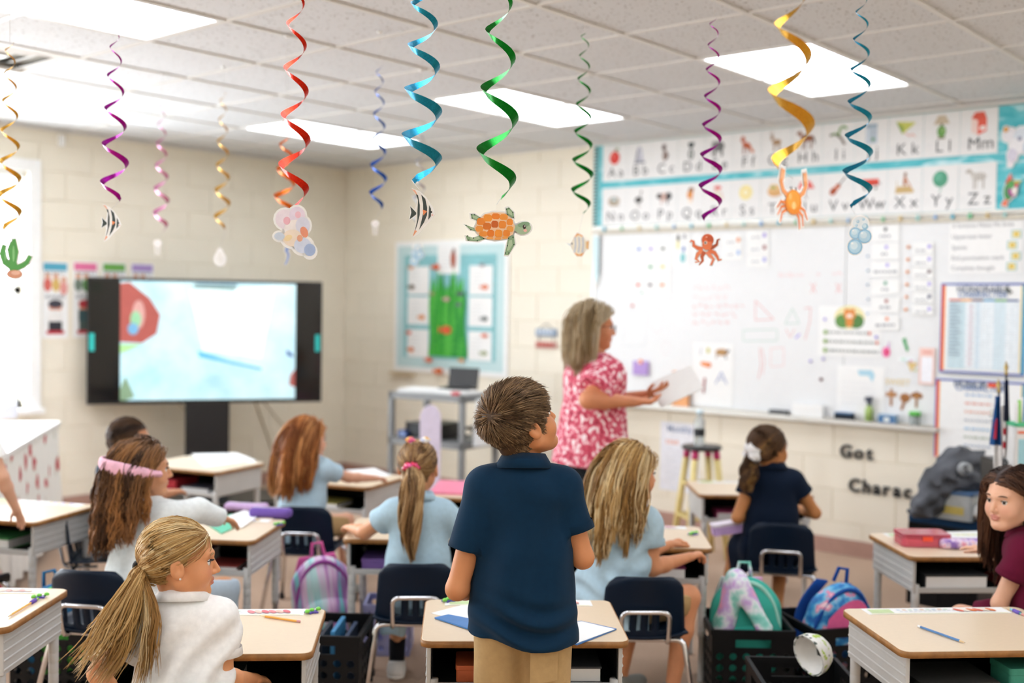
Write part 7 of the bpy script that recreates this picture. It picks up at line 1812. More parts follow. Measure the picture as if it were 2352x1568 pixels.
# ================================================================== back of the room: cart, stool, table, bench, flags
m_cart = mat('grey_cart_metal','#7d7f80',rough=0.45,var=0.05)
c0 = P(1020,900,8.15); o = empty('av_cart',(c0.x,c0.y,0)); o.rotation_euler = (0,0,R(8)); tag(o,'grey metal cart with shelves below the ocean board','cart'); cw_, cd_ = .66,.46
for z, nm in ((.90,'top_shelf'),(.57,'middle_shelf'),(.16,'bottom_shelf')):
    mb = MB().box((-cw_/2,-cd_/2,z-.006),(cw_/2,cd_/2,z)); 
    for s in (-1,1): mb.box((-cw_/2,s*(cd_/2-.006)-.006,z-.045),(cw_/2,s*(cd_/2-.006)+.006,z-.006)).box((s*(cw_/2-.006)-.006,-cd_/2,z-.045),(s*(cw_/2-.006)+.006,cd_/2,z-.006))
    mb.build(nm, m_cart, o)
for sx in (-1,1):
    for sy in (-1,1):
        MB().box((sx*(cw_/2-.018)-.018,sy*(cd_/2-.018)-.018,.07),(sx*(cw_/2-.018)+.018,sy*(cd_/2-.018)+.018,.9)).build('post', m_cart, o); MB().lathe([(0,-.012),(.035,-.012),(.035,.012),(0,.012)],14,0,T3(sx*(cw_/2-.02),sy*(cd_/2-.02),.035) @ Matrix.Rotation(R(90),4,'Y')).build('caster', m_foot, o)
CT = o
def cart_xy(u, v): return CT.matrix_basis @ Vector((u,v,0))
def on_cart(name, u, v, z, build, label, cat, rz=0):
    l = Matrix.Translation(CT.location) @ Rz(R(8)) @ Vector((u,v,z)); q = empty(name, l, R(8+rz)); tag(q, label, cat); build(q); return q
on_cart('paper_pile',-.14,-.04,.9005,lambda q: [MB().box((-.16,-.13,.006*k),(.16,.13,.006*k+.005)).build('ream', m_paper, q) for k in range(4)],'pile of white paper on the left of the grey cart','paper',12)
on_cart('paper_pile',.12,-.02,.9005,lambda q: [MB().box((-.15,-.13,.006*k),(.15,.13,.006*k+.005)).build('ream', m_paper, q) for k in range(3)],'low pile of white paper on the right of the grey cart','paper',-9)
on_cart('laptop',.05,.1,.92,lambda q: (MB().box((-.12,-.08,0),(.12,.08,.014)).build('keyboard_base', m_blk, q, bevel=.003), MB().box((-.12,.075,.01),(.12,.085,.17),0,Matrix.Rotation(R(-12),4,'X')).build('screen', m_blk, q, bevel=.003)),'small black laptop standing open on the cart','laptop',10)
on_cart('red_clip',.22,-.16,.9005,lambda q: (MB().box((-.03,-.02,0),(.03,.02,.022)).build('body', paint('#c9404a'), q, bevel=.003), MB().box((-.02,-.018,.022),(.0,.018,.03)).build('key', paint('#e8e2de'), q)),'small red gadget at the front of the cart','gadget')
on_cart('black_box',-.08,.0,.571,lambda q: (MB().box((-.16,-.14,0),(.16,.14,.11)).build('case', m_blk, q, bevel=.005), MB().box((-.13,-.143,.03),(.13,-.14,.08)).build('face', paint('#33373b'), q)),'black audio box on the middle shelf of the cart','box')
on_cart('blue_box',-.245,-.08,.571,lambda q: (MB().box((-.04,-.1,0),(.04,.1,.05)).build('case', paint('#3a4f8a'), q, bevel=.004), MB().box((-.03,-.102,.01),(.03,-.1,.04)).build('face', paint('#8fa5d0'), q)),'small blue box on the middle shelf of the cart','box')
def coil(q):
    mb = MB(); mb.tube([(.07*math.cos(a)*(1+.15*math.sin(3*a)),.06*math.sin(a),.01+.09*abs(math.sin(a*.37))) for a in np.linspace(0,18,70)],.006,6); mb.build('cable', m_blk, q)
on_cart('cable_coil',.2,.0,.571,coil,'tangle of black cable on the middle shelf of the cart','cable')
# white bin liner hanging at the right of the cart
on_cart('white_bag',.375,-.05,.55,lambda q: MB().grid(lambda u,v: ((.03*math.sin(6.28*u)*(0.6+0.5*v)), (.11*math.cos(6.28*u))*(0.75+.3*v), .33*(1-v)), 16, 8).build('bag_film', mat('white_film','#e6ebee',rough=0.4), q),'white plastic bag hanging at the right side of the cart','bag')
# lilac rounded panel
c = P(988,1020,7.55); o = empty('lilac_panel',(c.x,c.y,0),R(CAMAZ-90)); tag(o,'tall pale lilac rounded panel standing before the grey cart','panel')
pts = [(-.07,.05),(.07,.05)]+[(.07*math.cos(a),.77+.09*math.sin(a)) for a in np.linspace(0,math.pi,14)]
MB().prism(pts,-.012,.012,0,Matrix(((1,0,0,0),(0,0,-1,0),(0,1,0,0),(0,0,0,1)))).build('board', mat('lilac_board','#ddd4e8',rough=0.6), o, bevel=.004); MB().box((-.09,-.09,0),(.09,.09,.05)).build('foot', mat('lilac_foot','#cfc5dd'), o, bevel=.006)
# yellow stool
c = P(1612,1022,6.95); o = empty('bar_stool',(c.x,c.y,0),R(CAMAZ-90+12)); tag(o,'tall stool with yellow legs, pink bands and a black seat','stool'); sz = c.z
MB().lathe([(0,sz-.028),(.11,sz-.028),(.125,sz-.018),(.125,sz-.006),(.115,sz),(0,sz)],28).build('seat', mat('black_seat','#2a2b2b',rough=0.35), o)
m_yel = mat('yellow_paint','#e3cf8a',rough=0.4)
for k in range(4):
    a = R(45+90*k); t0 = Vector((.095*math.cos(a),.095*math.sin(a),sz-.03)); b0 = Vector((.185*math.cos(a),.185*math.sin(a),0))
    q = t0.lerp(b0,.075); MB().tube([q,t0.lerp(b0,.5),b0],[.021,.021,.018],10).build('leg', m_yel, o); MB().tube([t0,q],.0215,10).build('pink_band', mat('band_pink','#c2306a',rough=0.4), o)
for z_ in (.25,.45):
    for k in range(4):
        a, b2 = R(45+90*k), R(135+90*k); s_ = .185-(.09*z_/sz); MB().tube([(s_*math.cos(a),s_*math.sin(a),z_),(s_*math.cos(b2),s_*math.sin(b2),z_)],.012,8).build('rung', m_yel, o)
c = P(1606,1010,6.92); o = empty('water_bottle',(c.x,c.y,sz)); tag(o,'clear water bottle with a black label on the stool','bottle')
MB().lathe([(0,0),(.032,0),(.034,.02),(.031,.09),(.034,.15),(.018,.18),(.018,.195),(0,.195)],16).build('bottle', mat('bottle_clear','#dfe8ea',rough=0.06,trans=0.75), o); MB().lathe([(.0345,.06),(.0345,.105)],16).build('label_band', paint('#22262a'), o); MB().lathe([(0,.193),(.022,.193),(.022,.222),(0,.222)],14).build('cap', mat('bottle_cap','#cfe2ea',rough=0.4), o)
# table with the rose-print cloth under the window
def rose_mat():
    m = bpy.data.materials.new('rose_print_cloth'); m.use_nodes = True; N = m.node_tree.nodes; L = m.node_tree.links; b = N['Principled BSDF']; b.inputs['Roughness'].default_value = 0.85
    tc = N.new('ShaderNodeTexCoord'); vo = N.new('ShaderNodeTexVoronoi'); vo.inputs['Scale'].default_value = 7.0; L.new(tc.outputs['Object'], vo.inputs['Vector'])
    nz = N.new('ShaderNodeTexNoise'); nz.inputs['Scale'].default_value = 30; L.new(tc.outputs['Object'], nz.inputs['Vector'])
    ad = N.new('ShaderNodeMath'); ad.operation = 'MULTIPLY_ADD'; L.new(nz.outputs['Fac'], ad.inputs[0]); ad.inputs[1].default_value = 0.35; L.new(vo.outputs['Distance'], ad.inputs[2])
    rp = N.new('ShaderNodeValToRGB'); L.new(ad.outputs[0], rp.inputs['Fac']); e = rp.color_ramp.elements
    e[0].position = 0.42; e[0].color = (*lin('#b8303f'),1); e[1].position = 0.62; e[1].color = (*lin('#f0efea'),1)
    for p_, c_ in ((0.48,'#cf4a58'),(0.505,'#f0e8e2'),(0.54,'#c9cfbf'),(0.57,'#f0efea')): q = e.new(p_); q.color = (*lin(c_),1)
    L.new(rp.outputs['Color'], b.inputs['Base Color']); return m
a, b2 = G(141,966,.75), G(16,1040,.75)
o = empty('cloth_table',(0,0,0)); tag(o,'table with a white top and a rose-print cloth by the window','table')
rt_ = (a-b2); ln = rt_.length; rt_.normalize(); fr = Vector((rt_.y,-rt_.x,0)); 
if fr.y > 0: fr = -fr
ctr = (a+b2)/2 + fr*.55; o.location = (ctr.x,ctr.y,0); o.rotation_euler = (0,0,math.atan2(fr.y,fr.x))
lx, ly = .55, ln/2
MB().prism(rrect(2*lx,2*ly,.03),.72,.75).build('tabletop', mat('white_laminate','#f3f3f2',rough=0.3), o, bevel=.003); m_rose = rose_mat()
per = rrect(2*lx-.02,2*ly-.02,.04,3); per = per+[per[0]]; mb = MB(); n = 160
acc = [0]
for p, q in zip(per[:-1],per[1:]): acc.append(acc[-1]+math.hypot(q[0]-p[0],q[1]-p[1]))
def skirt_pt(u, v):
    s_ = u*acc[-1]; k = max(i for i in range(len(acc)-1) if acc[i] <= s_+1e-9); t = (s_-acc[k])/max(acc[k+1]-acc[k],1e-9); x = per[k][0]*(1-t)+per[k+1][0]*t; y = per[k][1]*(1-t)+per[k+1][1]*t
    m = 1+(.05+.03*math.sin(s_*38))*v; return (x*m, y*(1+(.09+.05*math.sin(s_*38))*v), .72-.66*v)
mb.grid(skirt_pt, n, 6); mb.build('table_skirt', m_rose, o)
for sx in (-1,1):
    for sy in (-1,1): MB().tube([(sx*(lx-.08),sy*(ly-.08),0),(sx*(lx-.08),sy*(ly-.08),.72)],.02,8).build('leg', m_cart, o)
q = G(14,958,.75); o2 = empty('grey_device',(q.x,q.y,.75),R(-20)); tag(o2,'small grey device with a dark dial on the table by the window','device'); MB().box((-.10,-.06,0),(.10,.06,.10)).build('case', mat('device_grey','#c9cbd2',rough=0.4), o2, bevel=.008); MB().lathe([(0,0),(.022,0),(.02,.008),(0,.008)],14,0,T3(.04,-.06,.055) @ Matrix.Rotation(R(90),4,'X')).build('dial', m_blk, o2)
# low black bench with navy cushion, jacket, bin and cloth on it
a, b2 = G(2085,1180,.47), G(2262,1205,.47)
rt_ = (b2-a); rt_.z = 0; ln = max(rt_.length,.5)+.15; rt_.normalize(); fw_ = Vector((-rt_.y,rt_.x,0)); ctr = a+rt_*ln/2+fw_*.19
BN = empty('storage_bench',(ctr.x,ctr.y,0),math.atan2(rt_.y,rt_.x)); tag(BN,'low black storage bench with a navy cushion by the wall','bench')
mb = MB(); w2 = ln/2
mb.box((-w2,-.18,.0),(-w2+.02,.18,.43)).box((w2-.02,-.18,0),(w2,.18,.43)).box((-w2,.16,0),(w2,.18,.43)).box((-w2,-.18,.0),(w2,.18,.02)).box((-w2,-.18,.40),(w2,.18,.43)); mb.build('carcass', m_crate, BN)
for k in range(4):
    x0 = -w2+.02+(2*w2-.04)*k/4; x1 = -w2+.02+(2*w2-.04)*(k+1)/4; mb = MB(); mb.box((x0,-.185,.02),(x1-.004,-.175,.27)).box((x0,-.185,.27),(x0+.03,-.175,.36)).box((x1-.034,-.185,.27),(x1-.004,-.175,.36)).box((x0,-.185,.36),(x1-.004,-.175,.40)); mb.build('front_panel', m_crate, BN)
MB().prism(rrect(2*w2+.01,.37,.02),.43,.475).build('cushion', fabric('navy_cushion','#1d3d5e'), BN, bevel=.012)
def benchP(u, v, z): return Matrix.Translation(BN.location) @ Rz(BN.rotation_euler.z) @ Vector((u,v,z))
dB = (P(2180,1100,1)-CAM).dot(FW)
Djk = (benchP(0,0,.5)-CAM).dot(FW)
def bl_(px,py,dd): w = Matrix.Translation(BN.location).inverted() @ P(px,py,Djk+dd); return v3(w.x,w.y,w.z)
o = empty('bin',benchP(-.0,-.06,.476),BN.rotation_euler.z); tag(o,'clear plastic bin with a yellow label on the bench','bin'); o.location = (lambda q: (q.x,q.y,.476))(P(2200,1160,Djk-.05))
MB().prism(rrect(.20,.15,.02),0,.13).build('tub', mat('frosted_bin','#dfe4e4',rough=0.25,trans=0.35), o, bevel=.004); MB().box((-.06,-.0775,.03),(.06,-.0755,.07)).build('label_strip', paint('#d6c26a'), o); MB().prism(rrect(.21,.16,.02),.13,.145).build('lid', mat('bin_lid','#4f6f96',rough=0.4), o)
o = empty('jacket',(BN.location.x,BN.location.y,.476)); tag(o,'grey hooded jacket with a round logo heaped on the bench','jacket'); m_jk = fabric('grey_fleece','#5c5e63',var=0.22,vscale=10)
J = lambda px,py,dd: bl_(px,py,dd)-v3(0,0,.476)
F = Field((-.6,-.6,-.02),(.6,.6,.5),.009)
for A, B, ra, rb in ((J(2120,1168,-.10),J(2150,1100,-.04),.05,.06),(J(2150,1100,-.04),J(2205,1065,0),.065,.07),(J(2205,1065,0),J(2255,1080,.02),.075,.065),(J(2255,1080,.02),J(2262,1130,.02),.06,.05),(J(2140,1140,-.06),J(2180,1095,-.02),.05,.05),(J(2105,1175,-.08),J(2150,1170,-.06),.03,.035),(J(2180,1100,-.06),J(2245,1105,-.06),.05,.045),(J(2190,1055,.03),J(2250,1060,.05),.05,.05)): F.cap(A,B,ra,rb,k=.04)
F.wobble(.026,[(58,20,65,.3),(-75,43,38,1.2),(42,-80,92,2.1),(30,30,-40,0)]); F.plane((0,0,.004),(0,0,-1),k=.004); solid(F,'cloth',m_jk,o,it=2)
q = J(2216,1078,-.098); M = Matrix.Translation(q) @ Matrix(((RT.x,UP.x,-FW.x,0),(RT.y,UP.y,-FW.y,0),(RT.z,UP.z,-FW.z,0),(0,0,0,1)))
MB().lathe([(0,.012),(.036,.012),(.036,-.03),(0,-.03)],24,0,M).build('logo_patch', mat('logo_grey','#a9acae',rough=0.6), o); text_mesh('S', .062, M @ T3(0,-.02,.0125), 'logo_letter', paint('#4a4c50'), o, bold=.02, align='CENTER', ext=.001)
o = empty('white_cloth',(0,0,0)); c = P(2240,1180,Djk-.08); o.location = (c.x,c.y,.476); tag(o,'crumpled white cloth on the right of the bench','cloth'); F = Field((-.2,-.2,-.02),(.25,.25,.2),.009)
for k in range(7): a_ = k*1.3; F.ell((.06*math.cos(a_),.05*math.sin(a_),.03+.012*(k % 3)),(.06,.045,.035),k=.02)
F.wobble(.014,[(60,30,40,0),(-50,60,20,1),(30,-70,50,2)]); F.plane((0,0,.003),(0,0,-1)); solid(F,'cloth',fabric('white_cotton','#e9e8e4'),o)
# black shelf unit with tub, notebook and flags
Dsh = 5.05; a = P(2300,1070,Dsh); SZ = a.z
o = empty('shelf_unit',(0,0,0),R(CAMAZ-90)); l = P(2420,1070,Dsh+.18); o.location = (l.x,l.y,0); tag(o,'black shelf unit at the right edge behind the girl in maroon','shelf')
for z in (.1,.48,SZ): MB().box((-.26,-.19,z-.025),(.26,.19,z)).build('shelf', m_blk, o, bevel=.003)
for s in (-1,1): MB().box((s*.25-.012,-.18,0),(s*.25+.012,.18,SZ-.02)).build('side', m_blk, o)
MB().box((-.25,.17,.0),(.25,.18,SZ-.02)).build('back', m_blk, o)
c = P(2352,1068,Dsh-.02); o = empty('marker_tub',(c.x,c.y,SZ),R(CAMAZ-90)); tag(o,'white tub with an orange band and blue label full of markers','tub')
MB().prism(rrect(.13,.1,.012),0,.185).build('tub', m_white, o, bevel=.003); MB().box((-.05,-.0535,.015),(.05,-.05,.13)).build('label_print', paint('#a5d8e2'), o); MB().box((-.055,-.0535,.155),(.055,-.05,.165)).build('orange_band', paint('#ec6a3a'), o); MB().prism(rrect(.136,.106,.012),.185,.2).build('rim', paint('#4fc08a'), o)
for k in range(7):
    c2 = ['#e9e6e2','#8fd05a','#e9e6e2','#f0a0b5','#e2e6e8','#d9d5cf','#f6c0a0'][k]; q = MB().tube([(-.045+.015*k,-.02+.012*(k % 3),.10),(-.05+.017*k,-.02+.012*(k % 3),.29+.01*(k % 3))],.0075,8).build('marker', paint(c2), None); mm = q; q.location = o.location; q.rotation_euler = o.rotation_euler; tag(q, ['left white marker','lime green marker','second white marker','pink marker','pale grey marker','grey marker','peach marker'][k]+' standing in the white tub', 'marker', 'markers in the white tub')
c = P(2322,1000,Dsh+.03); o = empty('spiral_notebook',(c.x,c.y,SZ),R(CAMAZ-90)); o.rotation_euler = (0,R(-18),R(CAMAZ-90)); tag(o,'white spiral notebook leaning behind the tub','notebook'); MB().box((-.02,-.004,.02),(.06,.004,.27)).build('pages', m_paper, o); mb = MB()
for k in range(11): mb.tube([(-.022+.006*math.cos(t_),.006*math.sin(t_),.04+.02*k) for t_ in np.linspace(0,6.28,9)[:-1]],.0012,5,closed=True)
mb.build('spiral', mat('wire','#8a8c90',metal=0.8,rough=0.3), o)
def flag(px0, py0, px1, py1, Dp, label, mk_cloth):
    top, bot = P(px0,py0,Dp), P(px1,py1,Dp); o = empty('desk_flag',(bot.x,bot.y,SZ)); tag(o, label, 'flag', 'small flags on the shelf'); t = top-o.location; b_ = Vector((0,0,0))
    d = (t-b_).normalized(); L_ = (t-b_).length
    MB().tube([b_, b_+d*(L_-.06)],.005,8).build('pole', mat('dark_pole','#2a2422',rough=0.4), o); q = d.to_track_quat('Z','Y').to_matrix().to_4x4(); MB().lathe([(.006,L_-.065),(.010,L_-.055),(.005,L_-.05),(.011,L_-.03),(0,L_)],10,0,q).build('spear_tip', mat('gold_tip','#a8925f',metal=0.8,rough=0.3), o); MB().lathe([(0,0),(.03,0),(.03,.02),(.008,.03),(0,.03)],14).build('stand', m_blk, o); mk_cloth(o, b_, d, L_)
RTV = Vector((RT.x,RT.y,0)).normalized(); FV = Vector((FW.x,FW.y,0)).normalized()
def cloth_a(o, b_, d, L_):
    def pt(u, v): return b_+d*(L_*.80-.0)+Vector((0,0,-.37*v)) - RTV*(.005+.055*u*(.35+.65*v)) - FV*(.02*math.sin(u*9+v*2)+.015+.03*v)
    w = 14
    for nm, v0, v1, u0, u1, m in (('blue_canton',0,.58,0,1,fabric('flag_blue','#1d4f86')),('white_field',.58,1.0,0,.6,fabric('flag_white','#eceae8'))):
        MB().grid(lambda u,v: pt(u0+(u1-u0)*u, v0+(v1-v0)*v), w, 10).build(nm, m, o)
    MB().add([pt(.62,.32)-FV*.012,pt(1.0,.30)-FV*.012,pt(.98,.38)-FV*.012,pt(.66,.38)-FV*.012],[(0,1,2,3)]).add([pt(.74,.26)-FV*.012,pt(.92,.26)-FV*.012,pt(.92,.5)-FV*.012,pt(.76,.5)-FV*.012],[(0,1,2,3)]).build('red_cross', fabric('flag_red','#b0283c'), o)
def cloth_b(o, b_, d, L_):
    def pt(u, v): return b_+d*(L_*.82)+Vector((0,0,-.34*v)) + RTV*(-.012+.03*u*(.4+.6*v)) - FV*(.012*math.sin(u*8)+.012)
    MB().grid(lambda u,v: pt(u,v*.55),10,8).build('star_canton', fabric('flag_navy','#1a2440'), o)
    for k in range(5): MB().grid(lambda u,v: pt(u*.7,.55+.09*(k+v)),8,2).build('stripe', fabric('flag_red2','#b52a38') if k % 2 else fabric('flag_white2','#ece9e6'), o)
flag(2293,868,2300,1068,Dsh-.06,'blue, white and red cross flag hanging from a short pole',cloth_a); flag(2311,828,2312,1068,Dsh+.02,'folded stars and stripes flag on a short dark pole',cloth_b)
# ================================================================== foil streamers hanging from the ceiling
def foil(name, col):
    if name in _mats: return _mats[name]
    m = mat(name, col, rough=0.16, metal=0.92, var=0.22, vscale=6, stretch=(60,60,20), bump=0.25, bscale=30); return m
def card(o, Mx, name, sil, draw, s, thick=0.0015, border=0.05):
    """flat card cut to shape: sil = list of outlines (unit), print on both faces"""
    mb = MB()
    for pts in sil:
        cx = sum(p[0] for p in pts)/len(pts); cy = sum(p[1] for p in pts)/len(pts); q = []
        for x, y in pts:
            d = math.hypot(x-cx, y-cy) or 1; q.append((x+(x-cx)/d*border, y+(y-cy)/d*border))
        ar = sum(q[k][0]*q[(k+1)%len(q)][1]-q[(k+1)%len(q)][0]*q[k][1] for k in range(len(q)))
        if ar < 0: q = q[::-1]
        mb.prism([(x*s,y*s) for x,y in q], -thick/2, thick/2, 0, Mx)
    c = mb.build(name, mat('card_white_gloss','#f6f5f2',rough=0.35,var=0.01), o)
    pc = Pic(); draw(pc); pc.mesh('picture', Mx, s, s, c, z=thick/2+0.0002, dz=0.00006)
    pc.mesh('picture', Mx @ Matrix.Rotation(R(180),4,'Y') @ Matrix.Diagonal((-1,1,1,1)), s, s, c, z=thick/2+0.0002, dz=0.00006)
    return c
def ell_(cx, cy, rx, ry, rot=0, n=16):
    c, q = math.cos(R(rot)), math.sin(R(rot)); return [(cx+rx*math.cos(6.2832*k/n)*c-ry*math.sin(6.2832*k/n)*q, cy+rx*math.cos(6.2832*k/n)*q+ry*math.sin(6.2832*k/n)*c) for k in range(n)]
def streamer(d, px, pend, ptop, col, label, turns, r1, w1, cut=None, cpx=None, csize=0.1, cyaw=0, ph=0.0, r0=0.012, pxtop=None):
    """d depth, px/pend: pixel of the ribbon's lower end, ptop: pixel row where the ribbon starts (may be above the frame)"""
    end = P(px, pend, d); x, y = end.x, end.y
    ztop = P(px if pxtop is None else pxtop, ptop, d).z; ztop = min(ztop, CEIL-0.03); zend = end.z
    o = empty('foil_streamer', (x, y, CEIL-0.0035)); tag(o, label, 'streamer', 'foil streamers with paper sea animals')
    oz = CEIL-0.0035
    MB().tube([(0,0,0),(0,0,ztop-oz)], 0.0009, 5).build('string', mat('clear_thread','#d5d3cf',rough=0.4), o); MB().lathe([(0,0),(.012,0),(.012,-.006),(.004,-.012),(0,-.012)],10).build('ceiling_clip', m_white, o)
    n = int(turns*22); vs = []; fs = []
    Lz = ztop-zend; view = Vector((math.cos(YAW),math.sin(YAW),0))
    for i in range(n+1):
        t = i/n; th = ph+2*math.pi*turns*t**0.82; rr = r0+(r1-r0)*min(1,t*1.25)**0.8
        if t > .93: rr *= 1-(t-.93)/.07*.45
        c = Vector((math.cos(th)*rr, math.sin(th)*rr, ztop-oz-Lz*t))
        rad = Vector((math.cos(th),math.sin(th),0)); w = (0.004+(w1*1.45-0.004)*min(1,t*1.3))*(1 if t < .985 else .6)
        W = (rad*0.62+Vector((0,0,0.78))).normalized()*w/2
        vs += [c-W, c+W]
    fs = [(2*i,2*i+1,2*i+3,2*i+2) for i in range(n)]
    MB().add(vs, fs, 0, True).build('ribbon', foil('foil_'+col.strip('#'), col), o)
    if cut:
        c = P(cpx[0], cpx[1], d); Mx = Matrix.Translation((c.x-x, c.y-y, c.z-oz)) @ Rz(YAW+R(cyaw)) @ Matrix(((1,0,0,0),(0,0,-1,0),(0,1,0,0),(0,0,0,1)))
        sil, draw = cut; card(o, Mx, 'paper_animal', sil, draw, csize)
        top = Vector((c.x-x, c.y-y, c.z-oz+csize*0.75)); MB().tube([vs[-1], top], 0.0006, 4).build('lower_thread', mat('clear_thread','#d5d3cf'), o)
    return o
# --- animal cut-outs in unit coordinates
shell = [(-.72,-.05),(-.6,.22),(-.4,.42),(-.1,.5),(.25,.48),(.5,.3),(.62,.02),(.55,-.22),(.3,-.38),(-.05,-.42),(-.4,-.36),(-.62,-.2)]
flippers = [[(-.62,.2),(-.82,.28),(-.85,.42),(-.72,.42),(-.5,.3)], [(-.6,-.08),(-1.05,.08),(-.85,-.1),(-.55,-.16)], [(-.5,-.25),(-.75,-.36),(-1.0,-.28),(-.95,-.45),(-.6,-.47),(-.35,-.38)], [(.35,.4),(.3,.62),(.4,.66),(.56,.5),(.58,.3)], [(.4,-.3),(.35,-.6),(.28,-.9),(.42,-.9),(.62,-.55),(.58,-.25)]]
headt = ell_(.88,-.02,.26,.2,10)
def d_turtle(p):
    for f in flippers: p.p(f,'#8fae86')
    for f in flippers:
        cx = sum(q[0] for q in f)/len(f); cy = sum(q[1] for q in f)/len(f); p.p([(cx+(x-cx)*.55,cy+(y-cy)*.55) for x,y in f],'#b5cba5')
        for k,(x,y) in enumerate(f): p.e(cx+(x-cx)*.8,cy+(y-cy)*.8,.022,.022,'#2f4a3a',n=8)
    p.p(headt,'#a9c09c').e(.9,.1,.2,.09,'#86a683',10).e(.92,.03,.055,.075,'#3a2a22').e(.935,.055,.02,.025,'#f4f2ee',n=8).e(.95,-.09,.06,.05,'#f0b8ac').p([(.55,.05),(.7,.08),(.7,-.1),(.55,-.12)],'#a3bb96')
    p.p(shell,'#f3c9a0')
    cells = [(-.5,.18,.15,.12,'#ec8a2f'),(-.28,.3,.15,.12,'#f0942f'),(-.02,.36,.14,.1,'#ec8326'),(.24,.34,.14,.1,'#f39a38'),(.44,.18,.11,.11,'#ee8f30'),(-.55,-.06,.13,.1,'#f09a3e'),(-.3,.03,.14,.12,'#d9741f'),(-.05,.1,.12,.12,'#c9601a'),(.2,.09,.13,.13,'#ee8d2e'),(.45,-.05,.12,.1,'#f2a246'),(-.42,-.22,.14,.09,'#ef9436'),(-.18,-.2,.12,.12,'#e27a1e'),(.08,-.2,.13,.13,'#f2962f'),(.34,-.19,.12,.11,'#ee8c2c'),(-.2,-.36,.11,.04,'#f2a550'),(.06,-.37,.11,.04,'#f0a048'),(.3,-.33,.1,.04,'#f2a550')]
    for cx,cy,rx,ry,c in cells: p.p([(cx-rx*.95,cy-ry*.6),(cx-rx*.5,cy-ry*.95),(cx+rx*.6,cy-ry*.95),(cx+rx*.95,cy-ry*.4),(cx+rx*.9,cy+ry*.6),(cx+rx*.4,cy+ry*.95),(cx-rx*.6,cy+ry*.95),(cx-rx*.95,cy+ry*.4)], c)
TURTLE = ([shell, headt, [(.5,.1),(.72,.12),(.72,-.14),(.5,-.16)]]+flippers, d_turtle)
angel = [(-.45,.95),(-.1,.8),(.15,.55),(.38,.2),(.48,-.05),(.35,-.25),(.1,-.5),(-.12,-.8),(-.38,-.98),(-.3,-.6),(-.25,-.3),(-.3,0),(-.22,.3),(-.2,.6)]
atail = [(-.25,.0),(-.5,.25),(-.45,.0),(-.52,-.28),(-.25,-.08)]
def d_angel(p):
    p.p(angel,'#f2efe8').p(atail,'#3a4440')
    p.p([(-.05,.72),(.12,.55),(.2,.2),(.2,-.1),(.08,-.4),(-.12,-.7),(-.02,-.3),(.04,0),(.03,.35)],'#3c4643').p([(-.3,.8),(-.18,.7),(-.1,.3),(-.1,-.1),(-.2,-.5),(-.32,-.85),(-.2,-.3),(-.2,.1),(-.18,.5)],'#414b48').p([(.28,.3),(.36,.15),(.36,-.15),(.25,-.3),(.27,0)],'#48524e')
    p.p([(.2,.05),(.02,.12),(.05,-.12)],'#ee8f5a').e(.37,.02,.035,.045,'#2a2a2a').p([(-.45,.95),(-.3,.9),(-.2,.7),(-.28,.75)],'#f0b89a').p([(-.38,-.98),(-.3,-.7),(-.2,-.75)],'#f0a880').e(.42,-.1,.04,.03,'#f3c0b5')
ANGEL = ([angel, atail], d_angel)
bubs = [(.05,.62,.42,.36),(-.2,.1,.3,.3),(.28,-.05,.36,.36),(-.2,-.6,.38,.4)]
def d_bub(p):
    p.e(.05,.62,.4,.34,'#e6f0f4')
    for cx,cy,r in ((.3,.45,.16),(-.08,.7,.08),(.2,.82,.07),(-.15,.5,.07)): p.e(cx,cy,r,r,'#9cc9e0').e(cx-r*.2,cy+r*.2,r*.65,r*.65,'#cfe6f0')
    for cx,cy,rx,ry in bubs[1:]: p.e(cx,cy,rx,ry,'#8fc3e2').e(cx,cy,rx*.82,ry*.82,'#b9dcee').e(cx-.05,cy+.06,rx*.5,ry*.5,'#d6ebf5').e(cx-rx*.4,cy+ry*.45,rx*.18,ry*.14,'#f6fbfd')
BUB = ([ell_(*b) for b in bubs], d_bub)
def limb(pts, w0, w1):
    L_, R_ = [], []
    for i,(x,y) in enumerate(pts):
        a = pts[max(i-1,0)]; b = pts[min(i+1,len(pts)-1)]; dx, dy = b[0]-a[0], b[1]-a[1]; n = math.hypot(dx,dy) or 1; w = w0+(w1-w0)*i/(len(pts)-1); L_.append((x-dy/n*w,y+dx/n*w)); R_.append((x+dy/n*w,y-dx/n*w))
    return L_, R_
def limb_quads(pts, w0, w1):
    L_, R_ = limb(pts, w0, w1); return [[L_[i],R_[i],R_[i+1],L_[i+1]] for i in range(len(pts)-1)]
arms = [[(-.15,.0),(-.45,.05),(-.7,.2),(-.72,.45),(-.85,.5),(-.92,.4)],[(.2,.05),(.45,.12),(.68,.28),(.72,.55),(.85,.62)],[(-.2,-.1),(-.45,-.3),(-.55,-.6),(-.35,-.75),(-.6,-.8)],[(-.05,-.15),(-.2,-.45),(-.15,-.7),(-.35,-.95)],[(.1,-.15),(.3,-.4),(.5,-.6),(.35,-.95),(.45,-.8)],[(.2,-.08),(.55,-.2),(.72,-.45),(.8,-.65),(.98,-.6)]]
def d_oct(p):
    for k,a in enumerate(arms):
        for q in limb_quads(a,.13,.03): p.p(q, ['#e8764a','#b5532f','#ef8a5c','#c9623a','#f0906a','#e8794c'][k])
    p.e(.12,.55,.36,.36,'#dd6538').e(.1,.25,.3,.3,'#ea7e50').e(.25,.62,.2,.18,'#c9562e').e(.0,.38,.1,.1,'#e9ddd2').e(-.01,.38,.06,.07,'#2a2624').e(.02,.4,.02,.025,'#fff7f2',n=8).e(.05,.72,.06,.04,'#f6b59a')
